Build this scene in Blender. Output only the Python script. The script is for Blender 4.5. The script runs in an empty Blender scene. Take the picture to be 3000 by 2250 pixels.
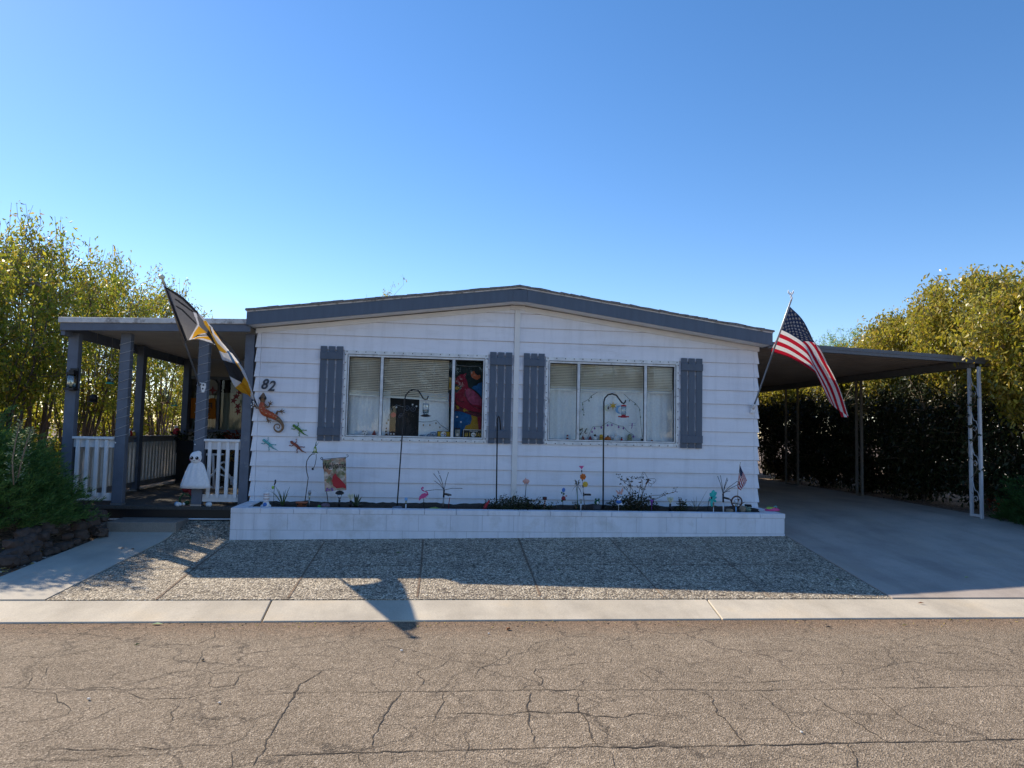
import bpy, bmesh, math, random
import numpy as np
from mathutils import Vector, Matrix, noise
random.seed(7); rng = np.random.default_rng(7)
R = math.radians; PI = math.pi
sc = bpy.context.scene
col = bpy.context.scene.collection

# ------------------------------------------------------------------ camera
FPX = 2080.0
CAM = np.array([-1.09845, -10.05573, 1.57291])
def _rot(yaw, pitch, roll):
    f = np.array([math.sin(yaw)*math.cos(pitch), math.cos(yaw)*math.cos(pitch), math.sin(pitch)])
    r = np.array([math.cos(yaw), -math.sin(yaw), 0.]); u = np.cross(r, f)
    return r*math.cos(roll)+u*math.sin(roll), -r*math.sin(roll)+u*math.cos(roll), f
cr_, cu_, cf_ = _rot(.103592, .066601, .022628)
cam = bpy.data.cameras.new('camera'); camo = bpy.data.objects.new('camera', cam); col.objects.link(camo)
cam.sensor_width = 36; cam.lens = 36*FPX/3000; cam.clip_end = 2000; cam.clip_start = .05
m = Matrix.Identity(4)
for i in range(3):
    m[i][0] = cr_[i]; m[i][1] = cu_[i]; m[i][2] = -cf_[i]; m[i][3] = CAM[i]
camo.matrix_world = m
sc.camera = camo
# ------------------------------------------------------------------ sky, sun, exposure
SUN = Vector((-.94, .885, 1.0)).normalized()
SUN_EL = math.asin(SUN.z); SUN_AZ = math.atan2(SUN.x, SUN.y)     # azimuth from +Y towards +X
w = bpy.data.worlds.new('World'); sc.world = w; w.use_nodes = True
wn = w.node_tree; bg = wn.nodes['Background']
sky = wn.nodes.new('ShaderNodeTexSky'); sky.sky_type = 'NISHITA'; sky.sun_disc = False
sky.sun_elevation = SUN_EL; sky.sun_rotation = SUN_AZ
sky.altitude = 1200; sky.air_density = 1.0; sky.dust_density = .2; sky.ozone_density = 2.0
hs = wn.nodes.new('ShaderNodeHueSaturation'); hs.inputs['Saturation'].default_value = 1.26
tn = wn.nodes.new('ShaderNodeMix'); tn.data_type = 'RGBA'; tn.blend_type = 'MULTIPLY'; tn.inputs[0].default_value = 1; tn.inputs[7].default_value = (1.0, .885, .885, 1)
wn.links.new(sky.outputs[0], hs.inputs['Color']); wn.links.new(hs.outputs[0], tn.inputs[6]); wn.links.new(tn.outputs[2], bg.inputs[0]); bg.inputs[1].default_value = .135
sl = bpy.data.lights.new('sun', 'SUN'); sl.energy = 3.9; sl.angle = R(.5); sl.color = (1, .875, .69)
so = bpy.data.objects.new('sun', sl); col.objects.link(so)
so.rotation_euler = SUN.to_track_quat('Z', 'Y').to_euler()
sc.view_settings.view_transform = 'Standard'; sc.view_settings.look = 'None'
sc.view_settings.gamma = 1; sc.view_settings.exposure = .74
sc.cycles.max_bounces = 8; sc.cycles.transparent_max_bounces = 24

# ------------------------------------------------------------------ helpers
def ray(px, py): return cf_ + cr_*((px-1500)/FPX) - cu_*((py-1125)/FPX)
def P(px, py, y):                     # photo pixel -> point on the upright plane y
    d = ray(px, py); return Vector(CAM + d*((y-CAM[1])/d[1]))
def PX(px, py, x):
    d = ray(px, py); return Vector(CAM + d*((x-CAM[0])/d[0]))
def PZ(px, py, z):
    d = ray(px, py); return Vector(CAM + d*((z-CAM[2])/d[2]))
def crop(ox, oy, s): return lambda x, y: (ox+x/s, oy+y/s)
def lerp(a, b, t): return a+(b-a)*t
def interp(x, xs, ys): return float(np.interp(x, xs, ys))

def H(x, y):                          # height of the yard surface
    A = interp(x, [-3.6, 3.6, 6.9, 9], [.145, .245, .40, .43])
    B = interp(x, [-3.6, 3.6, 6.9, 9], [.30, .335, .46, .48])
    D = interp(x, [-3.6, 3.6, 6.9], [.34, .48, .5])
    return interp(y, [-4.08, -3.55, -.85, -.05, 3, 60], [0, .05, A, B, D, D+.15])
def PG(px, py, off=0.0):
    z = .1
    for _ in range(25):
        p = PZ(px, py, z); z = H(p.x, p.y)+off
    return PZ(px, py, z)

class MB:
    def __init__(s): s.v = []; s.f = []; s.m = []; s.s = []
    def add(s, vs, fs, mi=0, sm=False):
        o = len(s.v); s.v += [tuple(v) for v in vs]
        for f in fs: s.f.append([i+o for i in f]); s.m.append(mi); s.s.append(sm)
    def box(s, x0, x1, y0, y1, z0, z1, mi=0):
        s.add([(x0,y0,z0),(x1,y0,z0),(x1,y1,z0),(x0,y1,z0),(x0,y0,z1),(x1,y0,z1),(x1,y1,z1),(x0,y1,z1)],
              [(0,3,2,1),(4,5,6,7),(0,1,5,4),(1,2,6,5),(2,3,7,6),(3,0,4,7)], mi)
    def hexa(s, b, t, mi=0):          # 4 bottom points, 4 top points
        s.add(list(b)+list(t), [(0,3,2,1),(4,5,6,7),(0,1,5,4),(1,2,6,5),(2,3,7,6),(3,0,4,7)], mi)
    def obox(s, c, size, rot, mi=0):
        hx, hy, hz = size[0]/2, size[1]/2, size[2]/2
        M_ = rot if isinstance(rot, Matrix) else Matrix.Rotation(rot, 3, 'Z')
        vs = [Vector(c)+M_@Vector((a*hx, b*hy, d*hz)) for d in (-1,1) for a, b in ((-1,-1),(1,-1),(1,1),(-1,1))]
        s.hexa(vs[:4], vs[4:], mi)
    def bar(s, a, b, wx, wy, mi=0):   # square bar between two points
        a = Vector(a); b = Vector(b); d = (b-a); q = d.to_track_quat('Z', 'Y').to_matrix()
        s.obox((a+b)/2, (wx, wy, d.length), q, mi)
    def prism(s, pts, d, mi=0, mi2=None):       # polygon pts extruded by vector d
        n = len(pts); d = Vector(d); vs = [Vector(p) for p in pts]+[Vector(p)+d for p in pts]
        s.add(vs, [tuple(range(n))], mi); o = len(s.v)-2*n
        s.f.append([o+n+i for i in range(n)][::-1]); s.m.append(mi); s.s.append(False)
        for i in range(n):
            j = (i+1) % n; s.f.append([o+i, o+n+i, o+n+j, o+j]); s.m.append(mi if mi2 is None else mi2); s.s.append(False)
    def tube(s, pts, r, n=8, mi=0, flat=None, cap=True):
        pts = [Vector(p) for p in pts]; k = len(pts)
        rs = r if isinstance(r, (list, tuple)) else [r]*k
        t0 = (pts[1]-pts[0]).normalized(); up = Vector((0,0,1)) if abs(t0.z) < .9 else Vector((0,1,0))
        a = t0.cross(up).normalized(); vs = []
        for i, p in enumerate(pts):
            t = (pts[min(i+1, k-1)]-pts[max(i-1, 0)])
            t = t.normalized() if t.length > 1e-9 else t0
            a = (a-t*a.dot(t)); a = a.normalized() if a.length > 1e-6 else t.orthogonal().normalized()
            b = t.cross(a)
            for j in range(n):
                an = 2*PI*j/n; o = (a*math.cos(an)+b*math.sin(an))*rs[i]
                if flat: o.y *= flat
                vs.append(p+o)
        fs = [(i*n+j, i*n+(j+1) % n, (i+1)*n+(j+1) % n, (i+1)*n+j) for i in range(k-1) for j in range(n)]
        s.add(vs, fs, mi, True)
        if cap:
            o = len(s.v)-len(vs)
            s.f.append([o+j for j in range(n)][::-1]); s.m.append(mi); s.s.append(False)
            s.f.append([o+(k-1)*n+j for j in range(n)]); s.m.append(mi); s.s.append(False)
    def lathe(s, c, prof, n=16, mi=0, sx=1, sy=1, rip=0, nr=6, M_=None):   # prof: (radius, height)
        vs = []
        for q, (r, h) in enumerate(prof):
            for j in range(n):
                an = 2*PI*j/n; rr = r*(1+rip*q/len(prof)*math.sin(nr*an))
                v = Vector((rr*math.cos(an)*sx, rr*math.sin(an)*sy, h))
                if M_: v = M_@v
                vs.append(Vector(c)+v)
        k = len(prof)
        fs = [(i*n+j, i*n+(j+1) % n, (i+1)*n+(j+1) % n, (i+1)*n+j) for i in range(k-1) for j in range(n)]
        s.add(vs, fs, mi, True); o = len(s.v)-len(vs)
        if prof[0][0] > 1e-4: s.f.append([o+j for j in range(n)][::-1]); s.m.append(mi); s.s.append(False)
        if prof[-1][0] > 1e-4: s.f.append([o+(k-1)*n+j for j in range(n)]); s.m.append(mi); s.s.append(False)
    def ball(s, c, r, n=12, mi=0, sx=1, sy=1, sz=1, M_=None):
        k = max(5, n//2+1)
        s.lathe(c, [(max(1e-5, r*math.sin(PI*i/(k-1))), -r*sz*math.cos(PI*i/(k-1))) for i in range(k)], n, mi, sx, sy, M_=M_)
    def build(s, name, mats, parent=None, bevel=0, recalc=True):
        me = bpy.data.meshes.new(name)
        o = Vector((0,0,0)); q = parent
        while q is not None: o += q.location; q = q.parent
        me.from_pydata([(v[0]-o.x, v[1]-o.y, v[2]-o.z) for v in s.v], [], s.f)
        mats = mats if isinstance(mats, (list, tuple)) else [mats]
        for m_ in mats: me.materials.append(m_)
        me.polygons.foreach_set('material_index', s.m); me.polygons.foreach_set('use_smooth', s.s)
        if recalc and len(s.f) < 30000:
            b = bmesh.new(); b.from_mesh(me); bmesh.ops.recalc_face_normals(b, faces=b.faces); b.to_mesh(me); b.free()
        me.update()
        ob = bpy.data.objects.new(name, me); col.objects.link(ob); ob.parent = parent
        if bevel:
            bm_ = ob.modifiers.new('bevel', 'BEVEL'); bm_.width = bevel; bm_.segments = 2; bm_.limit_method = 'ANGLE'
        return ob

def tag(o, label, cat, group=None):
    o['label'] = label; o['category'] = cat
    if group: o['group'] = group
    return o
def thing(name, label, cat, loc=(0,0,0), group=None):
    o = bpy.data.objects.new(name, None); col.objects.link(o); o.location = loc; o.empty_display_size = .1
    return tag(o, label, cat, group)
def single(mb, name, mats, label, cat, loc=None, group=None, bevel=0):   # a one-mesh thing with its origin at its base
    ob = mb.build(name, mats, None, bevel)
    vs = np.array(mb.v)
    if loc is None: loc = Vector((vs[:,0].mean(), vs[:,1].mean(), vs[:,2].min()))
    loc = Vector(loc); ob.data.transform(Matrix.Translation(-loc)); ob.location = loc
    return tag(ob, label, cat, group)
def struct(mb, name, mats, kind='structure', recalc=True):
    ob = mb.build(name, mats, None, 0, recalc); ob['kind'] = kind; return ob
def copy_tree(o, parent=None):
    c = o.copy(); col.objects.link(c); c.parent = parent
    for ch in list(o.children): copy_tree(ch, c)
    return c
def text_into(mb, body, c, height, mi=0, shear=0, extrude=.002, bold=0, rotz=0, tilt=0, squeeze=1, width=None):
    cu = bpy.data.curves.new('t', 'FONT'); cu.body = body; cu.shear = shear; cu.extrude = 0; cu.offset = bold
    cu.align_x = 'CENTER'; cu.align_y = 'CENTER'; cu.resolution_u = 3
    ob = bpy.data.objects.new('t', cu); col.objects.link(ob)
    dg = bpy.context.evaluated_depsgraph_get(); me = bpy.data.meshes.new_from_object(ob.evaluated_get(dg))
    vs = np.array([v.co[:] for v in me.vertices]); fs = [tuple(p.vertices) for p in me.polygons]
    bpy.data.objects.remove(ob); bpy.data.curves.remove(cu); bpy.data.meshes.remove(me)
    mn = vs.min(0); mx = vs.max(0); k = height/(mx[1]-mn[1]); vs = (vs-(mn+mx)/2)*k; vs[:,0] *= squeeze
    if width: vs[:,0] *= width/(vs[:,0].max()-vs[:,0].min())
    ct, st = math.cos(tilt), math.sin(tilt)
    out = [(c[0]+v[0]*ct-v[1]*st, c[1], c[2]+v[0]*st+v[1]*ct) for v in vs]
    if extrude: mb.add(out, fs, mi); mb.add([(a, b+extrude, c_) for a, b, c_ in out], fs, mi)
    else: mb.add(out, fs, mi)

# ------------------------------------------------------------------ materials
def newmat(name):
    m_ = bpy.data.materials.new(name); m_.use_nodes = True; nt = m_.node_tree
    return m_, nt, nt.nodes['Principled BSDF']
def N(nt, t, **kw):
    n = nt.nodes.new(t)
    for k, v in kw.items(): setattr(n, k, v)
    return n
def ramp(nt, fac, stops):
    r = N(nt, 'ShaderNodeValToRGB'); e = r.color_ramp.elements
    while len(e) < len(stops): e.new(.5)
    for i, (p, c) in enumerate(stops): e[i].position = p; e[i].color = (*c, 1)
    nt.links.new(fac, r.inputs[0]); return r.outputs[0]
def mixc(nt, a, b, f, mode='MIX'):
    n = N(nt, 'ShaderNodeMix', data_type='RGBA', blend_type=mode)
    for s_, v in ((n.inputs[0], f), (n.inputs[6], a), (n.inputs[7], b)):
        if hasattr(v, 'links') or isinstance(v, bpy.types.NodeSocket): nt.links.new(v, s_)
        elif isinstance(v, (int, float)): s_.default_value = v
        else: s_.default_value = (*v, 1)
    return n.outputs[2]
def tex(nt, kind, scale, vec=None, **kw):
    n = N(nt, kind)
    for k, v in kw.items():
        if k in n.inputs.keys(): n.inputs[k].default_value = v
        else: setattr(n, k, v)
    n.inputs['Scale'].default_value = scale
    if vec is not None: nt.links.new(vec, n.inputs['Vector'])
    return n
def coord(nt, sx=1, sy=1, sz=1):
    t = N(nt, 'ShaderNodeTexCoord'); mp = N(nt, 'ShaderNodeMapping'); mp.inputs['Scale'].default_value = (sx, sy, sz)
    nt.links.new(t.outputs['Object'], mp.inputs[0]); return mp.outputs[0]
def bump(nt, bs, h, strength, dist=.01, prev=None):
    b = N(nt, 'ShaderNodeBump'); b.inputs['Strength'].default_value = strength; b.inputs['Distance'].default_value = dist
    nt.links.new(h, b.inputs['Height'])
    if prev is not None: nt.links.new(prev, b.inputs['Normal'])
    nt.links.new(b.outputs[0], bs.inputs['Normal']); return b.outputs[0]
def M(name, c, rough=.65, v=.12, s=9, bmp=0, bs=60, metal=0, spec=.4, aniso=(1,1,1), dirt=None, ds=2.5, dlo=.5, dhi=.72, streak=0):
    m_, nt, b = newmat(name); vec = coord(nt, *aniso)
    n = tex(nt, 'ShaderNodeTexNoise', s, vec, Detail=5.0)
    lo = tuple(max(0, x*(1-v)) for x in c); hi = tuple(min(1, x*(1+v)) for x in c)
    o = ramp(nt, n.outputs[0], [(.3, lo), (.7, hi)])
    if dirt:
        d = tex(nt, 'ShaderNodeTexNoise', ds, vec, Detail=8.0, Roughness=.7)
        f = ramp(nt, d.outputs[0], [(dlo, (0,0,0)), (dhi, (1,1,1))]); o = mixc(nt, o, dirt, f)
    if streak:
        vs_ = coord(nt, 9, 9, .5); q_ = tex(nt, 'ShaderNodeTexNoise', 1.0, vs_, Detail=6.0, Roughness=.7); o = mixc(nt, o, tuple(x*.72 for x in c), ramp(nt, q_.outputs[0], [(.48, (0,0,0)), (.8, (streak,)*3)]))
    nt.links.new(o, b.inputs['Base Color']); b.inputs['Roughness'].default_value = rough
    b.inputs['Metallic'].default_value = metal; b.inputs['Specular IOR Level'].default_value = spec
    if bmp:
        q = tex(nt, 'ShaderNodeTexNoise', bs, vec, Detail=4.0); bump(nt, b, q.outputs[0], bmp, .01)
    return m_
def Mleaf(name, cols, trans=.45, rough=.45, gloss=.3):
    m_, nt, b = newmat(name); g = N(nt, 'ShaderNodeNewGeometry')
    k = len(cols); o = ramp(nt, g.outputs['Random Per Island'], [((i+.5)/k, c) for i, c in enumerate(cols)])
    nt.links.new(o, b.inputs['Base Color']); b.inputs['Roughness'].default_value = rough
    b.inputs['Specular IOR Level'].default_value = gloss
    t = N(nt, 'ShaderNodeBsdfTranslucent'); tc = mixc(nt, o, (1.35, 1.3, .6), .5, 'MULTIPLY')
    nt.links.new(tc, t.inputs[0]); mx = N(nt, 'ShaderNodeMixShader'); mx.inputs[0].default_value = trans
    nt.links.new(b.outputs[0], mx.inputs[1]); nt.links.new(t.outputs[0], mx.inputs[2])
    nt.links.new(mx.outputs[0], nt.nodes['Material Output'].inputs[0]); return m_
def Mcloth(name, c, trans=.35, v=.06, s=40):
    m_, nt, b = newmat(name); vec = coord(nt)
    n = tex(nt, 'ShaderNodeTexNoise', s, vec, Detail=3.0)
    o = ramp(nt, n.outputs[0], [(.3, tuple(x*(1-v) for x in c)), (.7, tuple(min(1, x*(1+v)) for x in c))])
    nt.links.new(o, b.inputs['Base Color']); b.inputs['Roughness'].default_value = .8; b.inputs['Specular IOR Level'].default_value = .15
    t = N(nt, 'ShaderNodeBsdfTranslucent'); nt.links.new(o, t.inputs[0]); mx = N(nt, 'ShaderNodeMixShader')
    mx.inputs[0].default_value = trans; nt.links.new(b.outputs[0], mx.inputs[1]); nt.links.new(t.outputs[0], mx.inputs[2])
    nt.links.new(mx.outputs[0], nt.nodes['Material Output'].inputs[0]); return m_
def Mglass(name, tint=(1,1,1), refl=.1, rough=0.0):
    m_ = bpy.data.materials.new(name); m_.use_nodes = True; nt = m_.node_tree; nt.nodes.clear()
    out = N(nt, 'ShaderNodeOutputMaterial'); t = N(nt, 'ShaderNodeBsdfTransparent'); t.inputs[0].default_value = (*tint, 1)
    g = N(nt, 'ShaderNodeBsdfGlossy'); g.inputs['Roughness'].default_value = rough
    lw = N(nt, 'ShaderNodeLayerWeight'); lw.inputs[0].default_value = .12
    mr = N(nt, 'ShaderNodeMapRange'); mr.inputs[3].default_value = refl; mr.inputs[4].default_value = .9
    nt.links.new(lw.outputs['Fresnel'], mr.inputs[0]); mx = N(nt, 'ShaderNodeMixShader')
    nt.links.new(mr.outputs[0], mx.inputs[0]); nt.links.new(t.outputs[0], mx.inputs[1]); nt.links.new(g.outputs[0], mx.inputs[2])
    nt.links.new(mx.outputs[0], out.inputs[0]); return m_
def plain(name, c, rough=.5, metal=0, v=.05): return M(name, c, rough, v, 12, 0, 60, metal)

mSiding = M('siding_paint', (.84,.85,.90), .5, .035, 3, .12, 30, aniso=(.6,1,3), dirt=(.60,.58,.56), ds=1.8, dlo=.54, dhi=.9, streak=.5)
mLapShade = M('lap_edge_shade', (.26,.19,.15), .8, .3, 20)  # brown lap edge, with the shadow line under each lap painted in
mTrim = M('trim_paint', (.80,.79,.77), .5, .05, 6)
mGrey = M('grey_paint', (.095,.122,.165), .5, .08, 5, .15, 40, aniso=(4,4,.6))
mGreyW = M('weathered_grey_paint', (.125,.145,.185), .6, .12, 7, .2, 50, dirt=(.30,.30,.30), ds=5, dlo=.62, dhi=.75)
mWhiteW = M('weathered_white_paint', (.76,.76,.77), .6, .06, 8, .2, 50, dirt=(.42,.38,.34), ds=4, dlo=.6, dhi=.8)
mBlock = M('painted_block', (.82,.83,.89), .75, .05, 4, .5, 130, dirt=(.55,.53,.50), ds=2.2, dlo=.52, dhi=.8, streak=.7)
mSoil = M('soil', (.035,.026,.02), .95, .5, 30, 1, 60)
mShingle = M('shingle', (.20,.185,.18), .95, .4, 40, .8, 90)
mDrip = M('drip_edge', (.60,.58,.56), .45, .15, 12, dirt=(.22,.19,.17), ds=9, dlo=.5, dhi=.65)
mAlu = M('window_metal', (.74,.76,.76), .38, .14, 14, .1, 60, dirt=(.34,.33,.32), ds=12, dlo=.57, dhi=.74, spec=.6)
mScrew = plain('screw', (.03,.03,.035), .5)
mGlass = Mglass('window_glass', (.93,.96,.95), .035)
mJar = Mglass('clear_jar', (.78,.84,.86), .14)
mBlind = M('blind_vinyl', (.80,.78,.70), .5, .05, 8)
mSheer = Mcloth('sheer_curtain', (.90,.93,.97), .06)
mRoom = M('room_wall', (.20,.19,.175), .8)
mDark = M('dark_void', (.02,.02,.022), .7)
mBlackM = plain('black_metal', (.012,.012,.014), .45)
mSteel = plain('grey_metal', (.35,.36,.38), .35, .6)
mWood = M('bark', (.16,.12,.10), .9, .3, 14, .7, 30, aniso=(4,4,.8))
mBarkD = M('dark_bark', (.085,.065,.055), .9, .3, 14, .7, 30, aniso=(4,4,.8))
mTwig = M('twig', (.22,.17,.12), .9, .25, 20)
mCeil = M('porch_ceiling_paint', (.58,.56,.52), .6, .08, 3)
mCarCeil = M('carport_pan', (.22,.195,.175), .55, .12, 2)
mBeige = M('beige_wall', (.33,.31,.28), .7, .06, 2)
mCarpet = M('deck_carpet', (.085,.078,.07), .98, .35, 60, .5, 150)
mLeafL = Mleaf('yellow_green_leaf', [(.18,.24,.025),(.42,.39,.05),(.08,.13,.015),(.50,.40,.07),(.22,.28,.035),(.38,.24,.05),(.12,.18,.02),(.50,.46,.10),(.15,.22,.02)], .62, .38, .6)
mLeafR = Mleaf('olive_leaf', [(.36,.34,.035),(.48,.39,.06),(.24,.26,.025),(.55,.43,.10),(.32,.32,.04),(.38,.25,.06),(.16,.19,.03)], .5, .36, .6)
mLeafG = Mleaf('bright_green_leaf', [(.16,.30,.03),(.24,.36,.05),(.12,.22,.02),(.28,.36,.06)], .5)
mLeafD = Mleaf('dark_leaf', [(.018,.030,.010),(.028,.042,.013),(.038,.048,.016),(.035,.030,.014)], .12, .4, .3)  # dark leaves; on the carport hedge this colour also holds the shade
mJun = Mleaf('juniper_needles', [(.065,.165,.045),(.12,.24,.06),(.08,.18,.05),(.20,.30,.08),(.045,.11,.035)], .25, .5, .25)
mJunR = Mleaf('shrub_needles', [(.03,.08,.02),(.05,.12,.03),(.035,.09,.025)], .3, .5, .2)
mPale = Mleaf('silver_leaf', [(.20,.27,.18),(.28,.34,.24),(.15,.22,.13)], .35)
mRock = M('lava_rock', (.085,.060,.048), .9, .35, 9, .9, 28)
mTan = M('tan_rock', (.30,.24,.18), .9, .3, 12, .8, 40)
mBlueRock = M('blue_grey_rock', (.13,.17,.24), .85, .3, 15, .7, 40)
mStar = plain('flag_white', (.75,.75,.75))
def flat(n, c, r=.5): return plain(n, c, r)
mRed = flat('red_paint', (.42,.02,.03)); mDRed = flat('dark_red', (.22,.02,.03)); mOr = flat('orange_paint', (.55,.14,.02)); mYel = flat('yellow_paint', (.65,.42,.05))
mGold = flat('gold_paint', (.60,.36,.03)); mPink = flat('pink_paint', (.62,.08,.25)); mPurp = flat('purple_paint', (.22,.06,.35)); mBlue = flat('blue_paint', (.05,.17,.50))
mSkyB = flat('light_blue_paint', (.20,.42,.70)); mTeal = flat('teal_paint', (.03,.50,.46)); mGreen = flat('green_paint', (.05,.28,.05)); mLime = flat('lime_paint', (.30,.50,.08))
mDGreen = flat('dark_green_paint', (.02,.10,.04)); mWhite = flat('white_gloss', (.80,.80,.80), .35); mCream = flat('cream_plastic', (.72,.72,.55), .4)
mPeach = flat('peach_paint', (.60,.33,.28)); mBrown = M('bronze_gecko', (.20,.12,.07), .4, .4, 40, .3, 60, .3); mTerra = M('terracotta', (.45,.15,.08), .8, .12, 12)
mRust = M('rust_metal', (.09,.05,.04), .8, .3, 30); mBlackP = flat('black_paint', (.012,.012,.014), .4); mAqua = flat('aqua_paint', (.10,.42,.45)); mSilver = flat('silver_bead', (.75,.77,.80), .2)
mFrost = flat('frosted_plastic', (.62,.68,.75), .4); mGrass = flat('olive_paint', (.22,.30,.06))

# ------------------------------------------------------------------ ground materials
def mat_asphalt():
    m_, nt, b = newmat('asphalt'); v = coord(nt)
    g = tex(nt, 'ShaderNodeTexVoronoi', 130, v); g2 = tex(nt, 'ShaderNodeTexNoise', 175, v, Detail=3.0)
    big = tex(nt, 'ShaderNodeTexNoise', .9, v, Detail=6.0, Roughness=.65); mid = tex(nt, 'ShaderNodeTexNoise', 11, v, Detail=5.0)
    stone = ramp(nt, g.outputs['Color'], [(.0, (.09,.07,.05)), (.35, (.25,.20,.146)), (.7, (.34,.275,.205)), (1, (.62,.53,.42))])
    c = mixc(nt, stone, ramp(nt, g2.outputs[0], [(.3, (.5,.5,.5)), (.7, (1.36,1.36,1.36))]), .7, 'MULTIPLY')
    c = mixc(nt, c, ramp(nt, big.outputs[0], [(.3, (.86,.84,.82)), (.7, (1.1,1.08,1.06))]), 1, 'MULTIPLY')
    c = mixc(nt, c, ramp(nt, mid.outputs[0], [(.3, (.86,.86,.86)), (.7, (1.12,1.12,1.12))]), 1, 'MULTIPLY')
    sp = N(nt, 'ShaderNodeSeparateXYZ'); nt.links.new(v, sp.inputs[0])      # reddish grit gathered along the kerb
    wv = N(nt, 'ShaderNodeMath', operation='ADD'); nt.links.new(sp.outputs[1], wv.inputs[0])
    sm = N(nt, 'ShaderNodeMath', operation='MULTIPLY'); nt.links.new(mid.outputs[0], sm.inputs[0]); sm.inputs[1].default_value = .5; nt.links.new(sm.outputs[0], wv.inputs[1])
    mr = N(nt, 'ShaderNodeMapRange'); nt.links.new(wv.outputs[0], mr.inputs[0]); mr.inputs[1].default_value = -4.35; mr.inputs[2].default_value = -3.75
    c = mixc(nt, c, mixc(nt, c, (.80,.66,.58), 1, 'MULTIPLY'), mr.outputs[0])
    wv2 = tex(nt, 'ShaderNodeTexNoise', 2.2, v, Detail=6.0, Roughness=.6); vw = mixc(nt, v, wv2.outputs['Color'], .30)
    for sc_, th, dk in ((1.3, .010, .75), (3.0, .016, .6)):      # fine alligator cracking
        cv = tex(nt, 'ShaderNodeTexVoronoi', sc_, vw, feature='DISTANCE_TO_EDGE'); mk = tex(nt, 'ShaderNodeTexNoise', .8*sc_, v, Detail=2.0)
        ln = ramp(nt, cv.outputs['Distance'], [(0, (1,1,1)), (th, (0,0,0))]); mm = ramp(nt, mk.outputs[0], [(.38, (0,0,0)), (.54, (dk,dk,dk))]); ff = mixc(nt, ln, mm, 1, 'MULTIPLY')
        c = mixc(nt, c, (.05,.04,.033), ff)
    st_ = tex(nt, 'ShaderNodeTexNoise', 1.7, v, Detail=7.0, Roughness=.7); c = mixc(nt, c, mixc(nt, c, (.72,.70,.68), 1, 'MULTIPLY'), ramp(nt, st_.outputs[0], [(.55, (0,0,0)), (.72, (.8,.8,.8))]))
    nt.links.new(c, b.inputs['Base Color']); b.inputs['Roughness'].default_value = .92; b.inputs['Specular IOR Level'].default_value = .25
    bump(nt, b, g.outputs['Distance'], .8, .007); return m_
def mat_concrete(name, c0, grain=1):
    m_, nt, b = newmat(name); v = coord(nt)
    f = tex(nt, 'ShaderNodeTexNoise', 90, v, Detail=4.0, Roughness=.7); big = tex(nt, 'ShaderNodeTexNoise', 1.6, v, Detail=8.0, Roughness=.62); sp = tex(nt, 'ShaderNodeTexVoronoi', 38, v)
    c = ramp(nt, f.outputs[0], [(.25, tuple(x*(1-.22*grain) for x in c0)), (.75, tuple(x*(1+.14*grain) for x in c0))])
    c = mixc(nt, c, ramp(nt, big.outputs[0], [(.3, (.80,.80,.81)), (.55, (1,1,1)), (.72, (1.08,1.04,.98))]), 1, 'MULTIPLY')
    c = mixc(nt, c, (.16,.14,.12), ramp(nt, sp.outputs['Distance'], [(.0, (.7,.7,.7)), (.09, (0,0,0))]))
    v2 = coord(nt, 1.6, .35, 1); trk = tex(nt, 'ShaderNodeTexNoise', 1.3, v2, Detail=5.0, Roughness=.6); spt = tex(nt, 'ShaderNodeTexNoise', 3.4, v, Detail=7.0, Roughness=.75)
    c = mixc(nt, c, ramp(nt, trk.outputs[0], [(.35, (.84,.83,.82)), (.6, (1.04,1.04,1.04))]), 1, 'MULTIPLY')
    c = mixc(nt, c, (.13,.11,.095), ramp(nt, spt.outputs[0], [(.66, (0,0,0)), (.76, (.55,.55,.55))]))
    nt.links.new(c, b.inputs['Base Color']); b.inputs['Roughness'].default_value = .9; b.inputs['Specular IOR Level'].default_value = .25
    bump(nt, b, f.outputs[0], .35, .006); return m_
def mat_aggregate():
    m_, nt, b = newmat('exposed_aggregate'); v = coord(nt)
    wob = tex(nt, 'ShaderNodeTexNoise', 30, v); vv = mixc(nt, v, wob.outputs['Color'], .012)
    g = tex(nt, 'ShaderNodeTexVoronoi', 40, vv); g2 = tex(nt, 'ShaderNodeTexVoronoi', 40, vv, feature='DISTANCE_TO_EDGE')
    st = ramp(nt, g.outputs['Color'], [(.10, (.15,.12,.10)), (.32, (.50,.43,.33)), (.65, (.74,.64,.50)), (.93, (.92,.84,.68))])
    gap = ramp(nt, g2.outputs['Distance'], [(.02, (.13,.12,.11)), (.16, (1,1,1))])
    c = mixc(nt, st, gap, 1, 'MULTIPLY'); big = tex(nt, 'ShaderNodeTexNoise', 2.2, v, Detail=6.0)
    c = mixc(nt, c, ramp(nt, big.outputs[0], [(.3, (.82,.80,.78)), (.7, (1.08,1.06,1.02))]), 1, 'MULTIPLY')
    pat = tex(nt, 'ShaderNodeTexNoise', 14, v, Detail=3.0); c = mixc(nt, c, (.34,.30,.26), ramp(nt, pat.outputs[0], [(.60, (0,0,0)), (.70, (.6,.6,.6))]))
    nt.links.new(c, b.inputs['Base Color']); b.inputs['Roughness'].default_value = .8; b.inputs['Specular IOR Level'].default_value = .3
    bump(nt, b, g2.outputs['Distance'], .9, .02); return m_
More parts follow.
